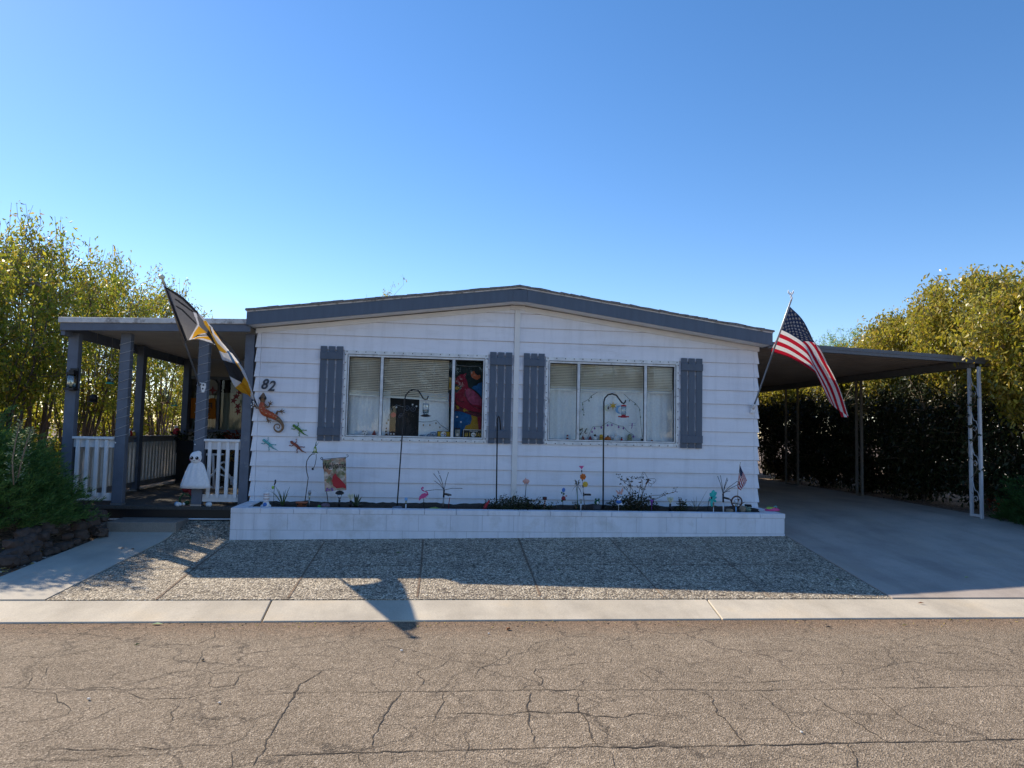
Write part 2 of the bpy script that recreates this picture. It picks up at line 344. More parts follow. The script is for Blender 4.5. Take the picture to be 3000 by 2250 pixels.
def mat_dirt():
    m_, nt, b = newmat('gravel_dirt'); v = coord(nt)
    g = tex(nt, 'ShaderNodeTexVoronoi', 34, v); big = tex(nt, 'ShaderNodeTexNoise', 1.2, v, Detail=6.0)
    c = ramp(nt, g.outputs['Color'], [(.1, (.10,.07,.055)), (.5, (.22,.16,.12)), (.9, (.42,.33,.26))])
    c = mixc(nt, c, ramp(nt, big.outputs[0], [(.3, (.7,.68,.66)), (.7, (1.15,1.1,1.05))]), 1, 'MULTIPLY')
    nt.links.new(c, b.inputs['Base Color']); b.inputs['Roughness'].default_value = .95; bump(nt, b, g.outputs['Distance'], .8, .02); return m_
mAsph = mat_asphalt(); mKerb = mat_concrete('kerb_concrete', (.60,.535,.43)); mWalk = mat_concrete('walk_concrete', (.56,.51,.425), .7); mDrive = mat_concrete('driveway_concrete', (.47,.405,.35), .8)
mAgg = mat_aggregate(); mDirt = mat_dirt(); mCrack = M('crack', (.07,.055,.042), .95, .3, 40); mJoint = M('joint', (.20,.14,.095), .95, .5, 18)

# ------------------------------------------------------------------ ground, street, kerb, slabs
def sheet(xs, ys, zf):
    mb = MB(); nx = len(xs); vs = [(x, y, zf(x, y)) for y in ys for x in xs]
    mb.add(vs, [(j*nx+i, j*nx+i+1, (j+1)*nx+i+1, (j+1)*nx+i) for j in range(len(ys)-1) for i in range(nx-1)]); return mb
xs = sorted(set([-400,-150,-60,-30,-20,-15,-12]+[round(-10+i*.5, 2) for i in range(45)]+[13,16,20,30,60,150,400]))
ys = [-400,-150,-60,-36,-24,-16,-10,-6,-4.2,-4.08,-3.55,-2.9,-2.2,-1.5,-.85,-.4,-.05,.6,1.5,3,5,8,12,20,40,80,200,400]
def zg(x, y):
    if y < -16.5: return .02
    if y < -3.9: return -.08
    b_ = .0
    if x < -5.3 and -2.6 < y < 4: b_ = .12*min(1, (-5.3-x)/.8)*min(1, (y+2.6)/1.2)
    return H(x, y)-.03+b_+(.0 if abs(x) < 12 else .02)
struct(sheet(xs, ys, zg), 'ground', mDirt)
rd = MB(); rd.add([(-400,-16,0),(400,-16,0),(400,-4.075,0),(-400,-4.075,0)], [(0,1,2,3)])
road = struct(rd, 'street', [mAsph])
# cracks: thin tarry gaps in the asphalt, laid 3 mm proud
ck = MB()
def crack(pts, wd=.006):
    w_ = [PZ(a, b, .003) for a, b in pts]; out = []
    for a, b in zip(w_[:-1], w_[1:]):
        n = max(2, int((b-a).length/.035))
        for i in range(n):
            p = a.lerp(b, i/n)
            if 0 < i: p = p+Vector((noise.noise(p*9)*.022+random.uniform(-.006,.006), noise.noise(p*9+Vector((7,0,0)))*.022+random.uniform(-.006,.006), 0))
            out.append(p)
    out.append(w_[-1]); k = len(out); vs = []
    for i, p in enumerate(out):
        t = (out[min(i+1, k-1)]-out[max(i-1, 0)]).normalized(); nn = Vector((-t.y, t.x, 0))
        q = wd*(.38+.55*abs(noise.noise(p*5+Vector((3,3,0))))*2.2)*(min(1, (i+1)/5, (k-i)/5)*.8+.2)
        vs += [p+nn*q*.5, p-nn*q*.5]
    for v in vs: v.z = .003
    ck.add(vs, [(2*i, 2*i+1, 2*i+3, 2*i+2) for i in range(k-1)])
c3 = crop(0,1500,2.212); c4 = crop(1000,1500,2.212); c5 = crop(2000,1500,2.212)
C3 = [[(320,1000),(300,1050),(265,1090)],[(215,1040),(205,1080),(140,1155)],[(100,1160),(250,1170),(350,1170),(370,1210),(430,1250),(460,1280),(440,1310),(300,1340),(0,1370)],
 [(350,1165),(480,1150),(600,1150),(720,1150),(930,1090),(1080,1050),(1270,1015),(1380,1045),(1530,1040),(1700,1005)],[(1380,1045),(1355,1120),(1400,1135),(1520,1120),(1570,1050),(1680,1010)],
 [(720,1150),(860,1180),(970,1215),(1100,1205),(1230,1200),(1350,1165),(1540,1130)],[(970,1215),(740,1270),(600,1340),(520,1360),(440,1400),(300,1450)],[(1165,1215),(1130,1280),(1115,1345),(1040,1355),(910,1370)],
 [(1115,1345),(1270,1325),(1430,1345),(1530,1325)],[(1550,1325),(1600,1350),(1730,1320),(1830,1310)],[(1950,1110),(1750,1160),(1600,1180)],[(1650,1370),(1560,1470),(1430,1510),(1270,1505),(1100,1530),(990,1530),(800,1510)],
 [(990,1530),(840,1540),(680,1530),(490,1540),(300,1530)],[(1540,1495),(1580,1510),(1710,1500)],[(1580,1510),(1500,1560),(1490,1659)],[(1270,1015),(1290,960),(1310,900)],[(1410,1510),(1200,1550),(900,1570),(600,1590),(360,1605),(150,1605),(0,1640)],
 [(0,970),(130,930),(320,945),(520,905),(770,870)],[(870,868),(1100,855),(1270,855),(1380,815),(1410,760)],[(1560,1190),(1940,1170),(2212,1165)]]
C4 = [[(0,1060),(60,1030),(130,1005)],[(870,1070),(890,1020),(1020,955),(1100,880)],[(490,1160),(540,1090),(490,1050),(500,1030),(640,1000),(730,930)],[(1170,1150),(1200,1125),(1290,1120),(1305,1080),(1245,1040),(1260,1015),(1590,1010)],
 [(1550,1135),(1560,1100),(1610,1060)],[(1440,1005),(1500,985),(1740,970),(1760,940)],[(2212,1110),(2040,1095),(1930,1030),(2000,1000)],[(780,1380),(800,1460),(820,1540),(800,1600),(740,1659)],[(1590,1350),(1700,1420),(1820,1500)],
 [(90,1560),(110,1600),(170,1650)],[(940,1640),(1100,1620),(1270,1605)],[(1400,1550),(1450,1600)]]
C5 = [[(275,1345),(320,1335),(680,1335)],[(680,1300),(840,1298),(870,1280),(1000,1285),(1050,1303),(1400,1312)],[(480,1165),(600,1260),(680,1320),(740,1390),(860,1450),(950,1500)],
 [(0,975),(230,970)],[(740,995),(1080,980),(1320,1000),(1500,965),(1700,1020),(2130,1025)],[(1020,1000),(1030,1080)],[(1480,880),(1600,860),(1900,865),(2100,920)],[(0,1105),(200,1105),(480,1100),(760,1085)],[(560,1540),(700,1580),(900,1620)],[(1900,870),(2050,930),(2200,990)]]
B3 = [[(2212,1010),(2100,1020),(1950,1110),(1890,1210),(1820,1330),(1770,1410),(1700,1560),(1640,1640)]]
B4 = [[(400,1160),(330,1230),(270,1320),(250,1370),(210,1440),(205,1550)],[(655,1160),(655,1240),(620,1300),(590,1360)],[(1215,1160),(1220,1220),(1210,1290),(1210,1370),(1230,1430),(1270,1525)],[(1525,1160),(1535,1290),(1590,1350),(1620,1440),(1665,1520)],
 [(1730,1540),(1760,1600),(1775,1659)],[(630,1300),(780,1300),(1100,1310),(1210,1290),(1330,1300),(1540,1295),(1700,1320),(1820,1330),(1930,1305),(2212,1330)]]
B5 = [[(155,1155),(220,1280),(275,1345),(340,1420),(400,1500)],[(850,1190),(920,1250),(1040,1303),(1120,1360),(1210,1420),(1330,1490)],[(1190,1155),(1290,1215),(1390,1310),(1480,1370),(1560,1400),(1660,1440),(1820,1460)],[(1070,1500),(1125,1590),(1120,1659)]]
for cc, L in ((c3, C3), (c4, C4), (c5, C5)):
    for l in L: crack([cc(*p) for p in l], .0065)
for cc, L in ((c3, B3), (c4, B4), (c5, B5)):
    for l in L: crack([cc(*p) for p in l], .0105)
L1 = [c3(2212,1165), c4(420,1160), c4(1210,1152), c4(2212,1150), c5(480,1152), c5(1180,1143), c5(2300,1123)]
L2 = [c3(1700,1575), c4(0,1560), c4(820,1540), c4(1270,1525), c4(2212,1518), c5(1100,1495), c5(2300,1470)]
crack(L1, .009); crack(L2, .0125)
for cx_, cy_ in ((0,0),):
    o_ = ck.build('crack', mCrack, road, recalc=False)
# kerb: a low concrete ribbon sloping up from the street, in three pours with tooled gaps
kb = MB(); joints = [-30, PZ(800,1755,.05).x, PZ(2072,1757,.05).x, 40]
jb = [-30, PZ(774,1816,0).x, PZ(2110,1814,0).x, 40]
for i in range(3):
    g0 = .006
    kb.hexa([(jb[i]+g0,-4.08,-.15),(jb[i+1]-g0,-4.08,-.15),(joints[i+1]-g0,-3.55,-.15),(joints[i]+g0,-3.55,-.15)],
            [(jb[i]+g0,-4.08,.012),(jb[i+1]-g0,-4.08,.012),(joints[i+1]-g0,-3.55,.052),(joints[i]+g0,-3.55,.052)])
struct(kb, 'kerb', mKerb).modifiers.new('b', 'BEVEL').width = .006
# slabs
def slab(name, poly_x, y0, y1, mt, off, ny=14, thick=.1):     # poly_x: y -> (x0,x1)
    mb = MB(); nx = 24; ysl = [lerp(y0, y1, j/ny) for j in range(ny+1)]
    vs = []
    for y in ysl:
        a, b = poly_x(y); vs += [(lerp(a, b, i/nx), y, H(lerp(a, b, i/nx), y)+off) for i in range(nx+1)]
    mb.add(vs, [(j*(nx+1)+i, j*(nx+1)+i+1, (j+1)*(nx+1)+i+1, (j+1)*(nx+1)+i) for j in range(ny) for i in range(nx)])
    for ring in ([j*(nx+1) for j in range(ny+1)], [j*(nx+1)+nx for j in range(ny+1)], list(range(nx+1)), [ny*(nx+1)+i for i in range(nx+1)]):
        for a, b in zip(ring[:-1], ring[1:]):
            mb.add([vs[a], vs[b], (vs[b][0], vs[b][1], vs[b][2]-thick), (vs[a][0], vs[a][1], vs[a][2]-thick)], [(0,1,2,3)])
    return struct(mb, name, mt, recalc=False)
YB = -3.545
slab('walkway', lambda y: (-5.17, -4.365), YB, -.55, mWalk, .012)
slab('aggregate_apron', lambda y: (-4.35, interp(y, [YB, -.85, -.1], [3.28, 3.60, 3.6])), YB, -.845, mAgg, .008, 16)
slab('aggregate_strip', lambda y: (-4.35, -3.63), -.843, -.12, mAgg, .008, 8)
slab('driveway', lambda y: (interp(y, [YB, -.85, 0, 14], [3.295, 3.615, 3.62, 3.62]), interp(y, [YB, -1.6, -.3, 14], [8.6, 7.35, 7.05, 7.05])), YB, 14, mDrive, .014, 40)
# joint strips between the aggregate pours
jn = MB()
def joint(pts, wd=.020):
    w_ = [PG(*p, .011) for p in pts]; out = []
    for a, b in zip(w_[:-1], w_[1:]):
        n = max(2, int((b-a).length/.12))
        out += [a.lerp(b, i/n) for i in range(n)]
    out.append(w_[-1]); vs = []
    for i, p in enumerate(out):
        t = (out[min(i+1, len(out)-1)]-out[max(i-1, 0)]).normalized(); nn = Vector((-t.y, t.x, 0)); q = wd*random.uniform(.7, 1.2)/2
        for s_ in (1, -1):
            v = p+nn*q*s_; v.z = H(v.x, v.y)+.0125; vs.append(v)
    jn.add(vs, [(2*i, 2*i+1, 2*i+3, 2*i+2) for i in range(len(out)-1)])
joint([c3(1480,200), c3(1245,375), c3(1012,566)]); joint([c3(2105,190), c3(2000,350), c3(1867,556)])
joint([c4(530,180), c4(515,380), c4(492,550)]); joint([c4(1147,170), c4(1290,545)], .024); joint([c4(1738,170), c4(2085,545)], .014)
joint([c5(118,168), c5(300,330), c5(570,552)], .012); joint([c3(800,368), c3(1245,366), c3(2000,350), c4(900,343), c4(2100,341), c5(850,342)], .012)
struct(jn, 'joint_strips', mJoint, recalc=False)

# ------------------------------------------------------------------ the home
home = thing('mobile_home', 'white lap sided mobile home with grey fascia and a low gabled front, house 82', 'house', (0, 0, .5))
LAP = .2032; Z0 = .62
def rakeS(x): return interp(x, [-3.62, -.0, 3.62], [2.912, 3.385, 2.905])     # wall / soffit line
def clip_top(poly, a, b):           # keep points under the line a->b
    def s_(p): return (b[0]-a[0])*(p[1]-a[1])-(b[1]-a[1])*(p[0]-a[0])
    out = []
    for i in range(len(poly)):
        p, q = poly[i], poly[(i+1) % len(poly)]; sp, sq = s_(p), s_(q)
        if sp <= 0: out.append(p)
        if sp*sq < 0: t = sp/(sp-sq); out.append((p[0]+(q[0]-p[0])*t, p[1]+(q[1]-p[1])*t))
    return out
W1 = (-2.375, -.435); W2 = (.455, 2.36); WZ = (1.45, 2.60)
def lap_panel(x0, x1, side):
    mb = MB(); a, b = ((-3.62, 2.912), (0, 3.385)) if side < 0 else ((0, 3.385), (3.62, 2.905))
    win = W1 if side < 0 else W2
    for k in range(-1, 15):
        zb = Z0+LAP*k; zt = zb+LAP
        lo = max(zb, .5) if k < 0 else zb
        segs = [(x0, x1)]
        if zt > WZ[0] and zb < WZ[1]: segs = [(x0, win[0]), (win[1], x1)]
        for s0, s1 in segs:
            ends = [(s0, s1)]
            if side < 0 and s0 == x0: ends = [(s0, s0+.075), (s0+.079, s1)]
            if side > 0 and s1 == x1: ends = [(s0, s1-.075-.004), (s1-.075, s1)]
            for e0, e1 in ends:
                i0 = .022 if (side < 0 and e0 == x0) else 0; i1 = .022 if (side > 0 and e1 == x1) else 0
                j = random.uniform(-.0006, .0006)
                poly = clip_top([(e0, lo+j), (e1, lo-j), (e1-i1, zt), (e0+i0, zt)], a, b)
                if len(poly) < 3: continue
                yf = lambda z: -.004-.019*(zt-z)/LAP
                fr = [(p[0], yf(p[1]), p[1]) for p in poly]
                mb.add(fr, [tuple(range(len(fr)))])
                bx_ = [p[0] for p in poly if abs(p[1]-lo) < .01]
                if len(bx_) < 2: continue
                e0, e1 = min(bx_), max(bx_)
                mb.add([(e0, yf(lo), lo+j), (e1, yf(lo), lo-j), (e1, .004, lo-j), (e0, .004, lo+j)], [(0,3,2,1)])
                mb.add([(e0, yf(lo)+.004, lo-.003), (e1, yf(lo)+.004, lo-.003), (e1, yf(lo)+.004, lo+.001), (e0, yf(lo)+.004, lo+.001)], [(0,1,2,3)], 1)  # strip along the lap edge, coloured dark for the lap's shadow line
                for e_, i_ in ((e0, i0), (e1, -i1)):
                    zq = min(zt, rakeS(e_)-.01)
                    if zq > lo: mb.add([(e_, yf(lo), lo), (e_+i_, yf(zq), zq), (e_+i_, .01, zq), (e_, .01, lo)], [(0,1,2,3)])
    return mb
lap_panel(-3.618, -.036, -1).build('wall', [mSiding, mLapShade], home, recalc=False); lap_panel(.042, 3.618, 1).build('wall', [mSiding, mLapShade], home, recalc=False)
# body behind the boards: side and back walls with laps, dark skirt under them
b = MB()
for sgn in (-1, 1):
    xx = 3.60*sgn
    for k in range(0, 12):
        zb = Z0+LAP*k; zt = min(zb+LAP, 2.93)
        b.add([(xx+.02*sgn, .0, zb), (xx+.02*sgn, 14, zb), (xx+.004*sgn, 14, zt), (xx+.004*sgn, .0, zt)], [(0,1,2,3)])
        b.add([(xx+.02*sgn, .0, zb), (xx+.02*sgn, 14, zb), (xx, 14, zb), (xx, .0, zb)], [(0,3,2,1)])
b.add([(-3.6,14,.3),(3.6,14,.3),(3.6,14,2.9),(0,14,3.38),(-3.6,14,2.9)], [(0,1,2,3,4)])
b.build('side_wall', mSiding, home, recalc=False)
b = MB(); b.box(-3.58, 3.58, .02, 13.9, .1, .60); b.build('skirting', mDark, home)
b = MB(); b.box(-.034, .040, -.042, .0, .5, 3.31); b.box(-.10, .105, -.045, .0, 3.312, 3.372); b.build('centre_trim', mTrim, home, bevel=.004)
b = MB()
for s_ in (-1, 1):
    a0 = (-3.618, 2.842, 2.908) if s_ < 0 else (.106, 3.29, 3.366); a1 = (-.101, 3.305, 3.366) if s_ < 0 else (3.618, 2.833, 2.901)
    b.hexa([(a0[0],-.034,a0[1]),(a1[0],-.034,a1[1]),(a1[0],-.0,a1[1]),(a0[0],-.0,a0[1])], [(a0[0],-.034,a0[2]),(a1[0],-.034,a1[2]),(a1[0],-.0,a1[2]),(a0[0],-.0,a0[2])])
b.build('frieze_board', mTrim, home, bevel=.003)
YF = -.30
b = MB(); XL, XR = -3.67, 3.68
def zf_(x): return interp(x, [XL, 0, XR], [2.912, 3.392, 2.895])
for x0, x1 in ((XL, -.10), (-.10, .10), (.10, XR)):
    zz = [zf_(x0), zf_(x1)]
    b.add([(x0,YF,zz[0]+.004),(x1,YF,zz[1]+.004),(x1,.0,zz[1]+.002),(x0,.0,zz[0]+.002)], [(0,1,2,3)])
b.build('soffit', mTrim, home, recalc=False)
def strip_on_rake(mb, x0, x1, y0, y1, d0, d1, mi=0, n=1, jit=0):
    for i in range(n):
        a = lerp(x0, x1, i/n); c = lerp(x0, x1, (i+1)/n); ja = random.uniform(-jit, jit); jc = random.uniform(-jit, jit); jy = random.uniform(-jit, jit)
        mb.hexa([(a,y0+jy,zf_(a)+d0),(c,y0+jy,zf_(c)+d0),(c,y1,zf_(c)+d0),(a,y1,zf_(a)+d0)], [(a,y0+jy,zf_(a)+d1+ja),(c,y0+jy,zf_(c)+d1+jc),(c,y1,zf_(c)+d1+jc),(a,y1,zf_(a)+d1+ja)])
for x0, x1 in ((XL, -.101), (-.10, .10), (.101, XR)):
    b = MB(); strip_on_rake(b, x0, x1, YF-.022, YF, -.0, .172); b.build('fascia', mGrey, home, bevel=.003)
b = MB(); strip_on_rake(b, XL-.005, 0, YF-.03, YF+.02, .1725, .192, 0, 12, .001); strip_on_rake(b, 0, XR+.005, YF-.03, YF+.02, .1725, .192, 0, 12, .001); b.build('drip_edge', mDrip, home)
b = MB()
for lay, (d0, d1, yo) in enumerate(((.1925, .207, -.012), (.2072, .222, 0))):
    strip_on_rake(b, XL-.02, 0, YF-.04+yo, YF+.3, d0, d1, 0, 26, .0045); strip_on_rake(b, 0, XR+.02, YF-.04+yo, YF+.3, d0, d1, 0, 26, .007)
for sgn, xe in ((-1, XL-.02), (1, XR+.02)):
    b.hexa([(xe,YF+.3,zf_(xe)+.17),(0,YF+.3,3.392+.17),(0,14.3,3.392+.17),(xe,14.3,zf_(xe)+.17)], [(xe,YF+.3,zf_(xe)+.215),(0,YF+.3,3.392+.215),(0,14.3,3.392+.215),(xe,14.3,zf_(xe)+.215)])
b.build('roof', mShingle, home)
for sgn, xe in ((-1, XL), (1, XR)): b = MB(); b.box(xe-.01, xe+.012, YF, 14.3, zf_(xe)+.0, zf_(xe)+.17); b.build('eave_board', mGrey, home)

# windows
def window(wx, muls, zt=2.643, zb=1.405):
    f = MB(); x0, x1 = wx; o = .035; fl = MB(); wz0, wz1 = 1.452, 2.598
    X0, X1 = x0-.03, x1+.03
    fl.box(X0, X1, -.032, .0, wz1, 2.652); fl.box(X0, X1, -.032, .0, 1.398, wz0); fl.box(X0, x0+.012, -.032, .0, wz0+.0005, wz1-.0005); fl.box(x1-.012, X1, -.032, .0, wz0+.0005, wz1-.0005)
    wn_ = fl.build('window', mAlu, home, bevel=.003)
    g = MB(); i = .03
    g.box(x0+.0125, x1-.0125, -.026, .03, wz1-.03, wz1-.001); g.box(x0+.0125, x1-.0125, -.026, .03, wz0+.001, wz0+.022)
    g.box(x0+.0125, x0+.034, -.026, .03, wz0+.0225, wz1-.0305); g.box(x1-.034, x1-.0125, -.026, .03, wz0+.0225, wz1-.0305)
    g.build('frame', mAlu, wn_, bevel=.002)
    for mx in muls:
        g = MB(); g.box(mx-.019, mx+.019, -.02, .03, wz0+.023, wz1-.031); g.box(mx-.006, mx+.006, -.026, -.02, wz0+.023, wz1-.031); g.build('mullion', mAlu, wn_, bevel=.002)
    xs_ = [x0+.034]+[q for mx in muls for q in (mx-.019, mx+.019)]+[x1-.034]
    for a, c in zip(xs_[::2], xs_[1::2]):
        g = MB(); y_ = .012; g.add([(a+.0005,y_,wz0+.0225),(c-.0005,y_,wz0+.0225),(c-.0005,y_,wz1-.031),(a+.0005,y_,wz1-.031)], [(0,1,2,3)]); g.build('pane', mGlass, wn_, recalc=False)
    g = MB(); e = .005
    for a, c in ((x0+.0115, x0+.0165), (x1-.0165, x1-.0115)): g.box(a, c, -.034, -.027, wz0+.006, wz1-.006)
    g.box(x0+.017, x1-.017, -.034, -.027, wz1-.005, wz1+.001); g.box(x0+.017, x1-.017, -.034, -.027, wz0-.001, wz0+.005)
    for a, c in zip(xs_[::2], xs_[1::2]):
        g.box(a+.001, a+.007, -.012, .011, wz0+.023, wz1-.032); g.box(c-.007, c-.001, -.012, .011, wz0+.023, wz1-.032); g.box(a+.008, c-.008, -.012, .011, wz1-.040, wz1-.032); g.box(a+.008, c-.008, -.012, .011, wz0+.0228, wz0+.028)
    g.build('frame_shadow_line', mScrew, wn_)['kind'] = 'stuff'  # black strips put in for the shadow lines around flange, frame and panes
    s_ = MB(); n = 16
    for k in range(n):
        xx = lerp(X0+.03, X1-.03, k/(n-1)); s_.ball((xx, -.035, 2.632), .0075, 8); s_.ball((xx, -.035, 1.414), .0075, 8)
    for k in range(11):
        zz = lerp(1.46, 2.59, k/10); s_.ball((X0+.012, -.035, zz), .0075, 8); s_.ball((X1-.012, -.035, zz), .0075, 8)
    s_.build('screw', mScrew, wn_)['kind'] = 'stuff'
    return wn_
win1 = window(W1, (-1.887, -.888)); win2 = window(W2, (.909, 1.897))
def blind(wn_, x0, x1, zlo, slope=0):
    sl_ = MB(); z = 2.575; y = .07
    while z > zlo+.02:
        t = (z-zlo); dz = slope*(1-(z-zlo)/.6)
        zz0, zz1 = z+dz*.0, z-slope*max(0, 1-(z-zlo)/.55)
        sl_.add([(x0,y-.008,zz0+.006),(x1,y-.008,zz1+.006),(x1,y+.009,zz1-.011),(x0,y+.009,zz0-.011)], [(0,1,2,3)]); z -= .0235
    bl = sl_.build('blind', mBlind, wn_, recalc=False)
    r_ = MB(); r_.hexa([(x0,y-.012,zlo),(x1,y-.012,zlo-slope),(x1,y+.012,zlo-slope),(x0,y+.012,zlo)], [(x0,y-.012,zlo+.018),(x1,y-.012,zlo-slope+.018),(x1,y+.012,zlo-slope+.018),(x0,y+.012,zlo+.018)])
    r_.box(x0, x1, y-.018, y+.018, 2.58, 2.605)
    n = 3
    for i in range(n):
        xx = lerp(x0, x1, (i+.55)/n); r_.tube([(xx, y-.011, 2.58), (xx, y-.011, zlo)], .0022, 4)
    r_.build('blind_rail', mBlind, wn_)
blind(win1, W1[0]+.036, -.955, 2.03, .055); blind(win2, W2[0]+.036, W2[1]-.036, 2.18, 0)
def sheer(parent, x0, x1, z0, z1, y, amp=.012, wl=.09, name='curtain', mt=None, hem=0):
    mb = MB(); n = int((x1-x0)/.012); vs = []
    for j in range(5):
        z = lerp(z1, z0, j/4)
        for i in range(n+1):
            x = lerp(x0, x1, i/n); vs.append((x, y+amp*math.sin(2*PI*x/wl+1.7*math.sin(x*9))*(.5+.5*j/4)+amp*.6*math.sin(x*23), z))
    mb.add(vs, [(j*(n+1)+i, j*(n+1)+i+1, (j+1)*(n+1)+i+1, (j+1)*(n+1)+i) for j in range(4) for i in range(n)], 0, True)
    return mb.build(name, mt or mSheer, parent, recalc=False)
sheer(win1, -2.40, -1.77, 1.2, 2.10, .150, .010, .11); sheer(win1, -1.36, -.72, 1.2, 2.10, .150, .004, .2)
sheer(win2, .44, 2.37, 1.2, 2.24, .150, .009, .13); sheer(win2, 1.30, 1.42, 1.2, 2.24, .135, .004, .05)
b = MB(); b.box(W1[0]-.02, W1[1]+.02, .032, .30, 1.39, 1.452); b.box(W2[0]-.02, W2[1]+.02, .032, .30, 1.39, 1.452); b.build('inside_sill', mWhiteW, home)
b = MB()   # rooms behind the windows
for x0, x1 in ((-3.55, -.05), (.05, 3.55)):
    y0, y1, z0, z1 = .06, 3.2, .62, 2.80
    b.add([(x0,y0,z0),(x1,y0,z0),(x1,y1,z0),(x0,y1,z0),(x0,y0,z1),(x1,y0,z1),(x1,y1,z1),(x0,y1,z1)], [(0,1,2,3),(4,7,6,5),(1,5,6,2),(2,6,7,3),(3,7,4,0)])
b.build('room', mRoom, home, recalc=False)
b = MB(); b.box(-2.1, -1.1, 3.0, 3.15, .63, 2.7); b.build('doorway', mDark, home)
b = MB(); b.box(-1.80, -1.33, .30, .35, .65, 2.6); b.build('doorway_dark_panel', mDark, home)  # black slab standing in for the darkness of the unlit doorway
# shutters
def shutter(x0, x1, z0, z1):
    bd = MB(); wd = (x1-x0-.044)/3
    for i in range(3):
        a = x0+i*(wd+.022); bd.box(a, a+wd, -.042, -.026, z0+random.uniform(0,.004), z1-random.uniform(0,.004))
    s_ = bd.build('shutter', mGrey, home, bevel=.0025)
    for za, zb_ in ((z0+.075, z0+.185), (z1-.185, z1-.085)): bt = MB(); bt.box(x0-.001, x1+.001, -.066, -.0425, za, zb_); bt.build('batten', mGrey, s_, bevel=.0025)
shutter(-2.735, -2.427, 1.385, 2.700); shutter(-.378, -.062, 1.395, 2.695); shutter(.105, .405, 1.400, 2.693); shutter(2.42, 2.742, 1.386, 2.700)
# hanging banner inside the first window
cB = crop(1280,1020,5.925); YBN = .10
ban = thing('bird_banner', 'tall banner painted with a red crested bird, in the right pane of the left window', 'banner', P(1370,1280,YBN))
def bpoly(mb, pts, d, mi, cc=cB, y=YBN):
    mb.add([P(*cc(*p), y-d) for p in pts], [tuple(range(len(pts)))], mi)
mBanBg = M('banner_dark', (.008,.018,.02), .9, .5, 12); mBanBlue = M('banner_blue', (.012,.09,.23), .9, .4, 16); mBanRed = M('banner_red', (.20,.008,.026), .9, .25, 14); mBanPink = M('banner_pink', (.28,.05,.10), .9, .4, 22); mBanGold = M('banner_gold', (.34,.19,.02), .9, .2, 14); mBanOr = M('banner_orange', (.32,.075,.03), .9, .2, 14); mBanPerch = M('banner_perch', (.10,.02,.03), .9, .2, 14)
b = MB(); bpoly(b, [(208,175),(830,175),(815,1560),(208,1560)], 0, 0); b.build('cloth', mBanBg, ban, recalc=False)
b = MB()
bpoly(b, [(605,690),(640,655),(690,650),(720,610),(815,585),(812,850),(790,885),(740,800),(680,740)], .002, 0)
bpoly(b, [(280,1110),(340,1090),(460,1095),(540,1125),(590,1160),(606,1230),(590,1310),(530,1345),(480,1400),(440,1430),(420,1555),(275,1555)], .002, 0)
bpoly(b, [(590,1160),(700,1190),(725,1420),(470,1420),(500,1345),(580,1320),(606,1230)], .0035, 1)
bpoly(b, [(208,500),(260,520),(330,515),(300,600),(240,720),(208,720)], .0035, 1)
bpoly(b, [(208,780),(290,900),(330,1000),(440,1040),(560,1110),(800,1130),(798,1200),(700,1195),(560,1150),(420,1100),(280,1085),(208,1000)], .005, 2)
bpoly(b, [(515,430),(490,500),(520,560),(545,680),(640,735),(740,830),(800,930),(810,1120),(700,1120),(560,1090),(430,1050),(330,980),(292,880),(290,760),(300,600),(340,510),(400,460),(480,445)], .0065, 3)
bpoly(b, [(480,760),(530,700),(600,715),(700,800),(790,900),(790,1010),(700,985),(600,975),(520,890)], .008, 4)
bpoly(b, [(700,1200),(800,1170),(798,1555),(740,1555)], .0065, 3)
bpoly(b, [(300,640),(345,615),(380,650),(430,655),(425,700),(390,720),(345,780),(298,745)], .008, 5)
bpoly(b, [(300,700),(335,662),(375,670),(400,695),(350,725),(305,712)], .0095, 6)
bpoly(b, [(330,1000),(360,990),(388,1020),(385,1050),(350,1060)], .0095, 6); bpoly(b, [(450,1060),(480,1045),(570,1095),(500,1090),(480,1110),(455,1095)], .0095, 6)
bpoly(b, [(585,430),(610,405),(650,400),(665,440),(700,470),(750,460),(760,510),(700,550),(640,530),(600,500)], .004, 7)
for q in ([(485,735),(490,820),(540,920),(620,1000),(720,1045),(800,1060)], [(350,870),(400,930),(470,930)], [(300,900),(340,980),(430,1045),(560,1090),(700,1120),(800,1125)]):
    b.tube([P(*cB(*p), YBN-.009) for p in q], .0035, 4, 5)
b.tube([P(*cB(*p), YBN-.006) for p in [(305,295),(420,305),(560,315),(700,315),(800,295)]], .003, 4, 8)
b.build('painted_bird', [mBanBlue, mBanGold, mBanPerch, mBanRed, mBanPink, mBlackP, mBanGold, mBanOr, mSteel], ban, recalc=False)

# star and plate helpers
def star_pts(c, r, n=5, inner=.4, rot=PI/2):
    return [Vector((c[0]+(r if i % 2 == 0 else r*inner)*math.cos(rot+i*PI/n), c[1], c[2]+(r if i % 2 == 0 else r*inner)*math.sin(rot+i*PI/n))) for i in range(2*n)]
def team_logo(mb, c, r, iw, ig, iy, ir, ib):     # a disc ringed in grey with three four-pointed stars
    cir = lambda rr, d: [(c[0]+rr*math.cos(a*PI/12), c[1]-d, c[2]+rr*math.sin(a*PI/12)) for a in range(24)]
    mb.add(cir(r, .001), [tuple(range(24))], ig); mb.add(cir(r*.9, .002), [tuple(range(24))], iw)
    for (dx, dz, k) in ((.32, .32, iy), (.35, -.38, ib), (-.02+.3, -.02, ir)):
        s_ = star_pts((c[0]+dx*r if k != ir else c[0]+.55*r, c[1]-.003, c[2]+dz*r if k != ir else c[2]-.02*r), r*.34, 4, .35); mb.add(s_, [tuple(range(8))], k)
    mb.box(c[0]-.7*r, c[0]+.1*r, c[1]-.0035, c[1]-.003, c[2]-.10*r, c[2]+.10*r, ib)
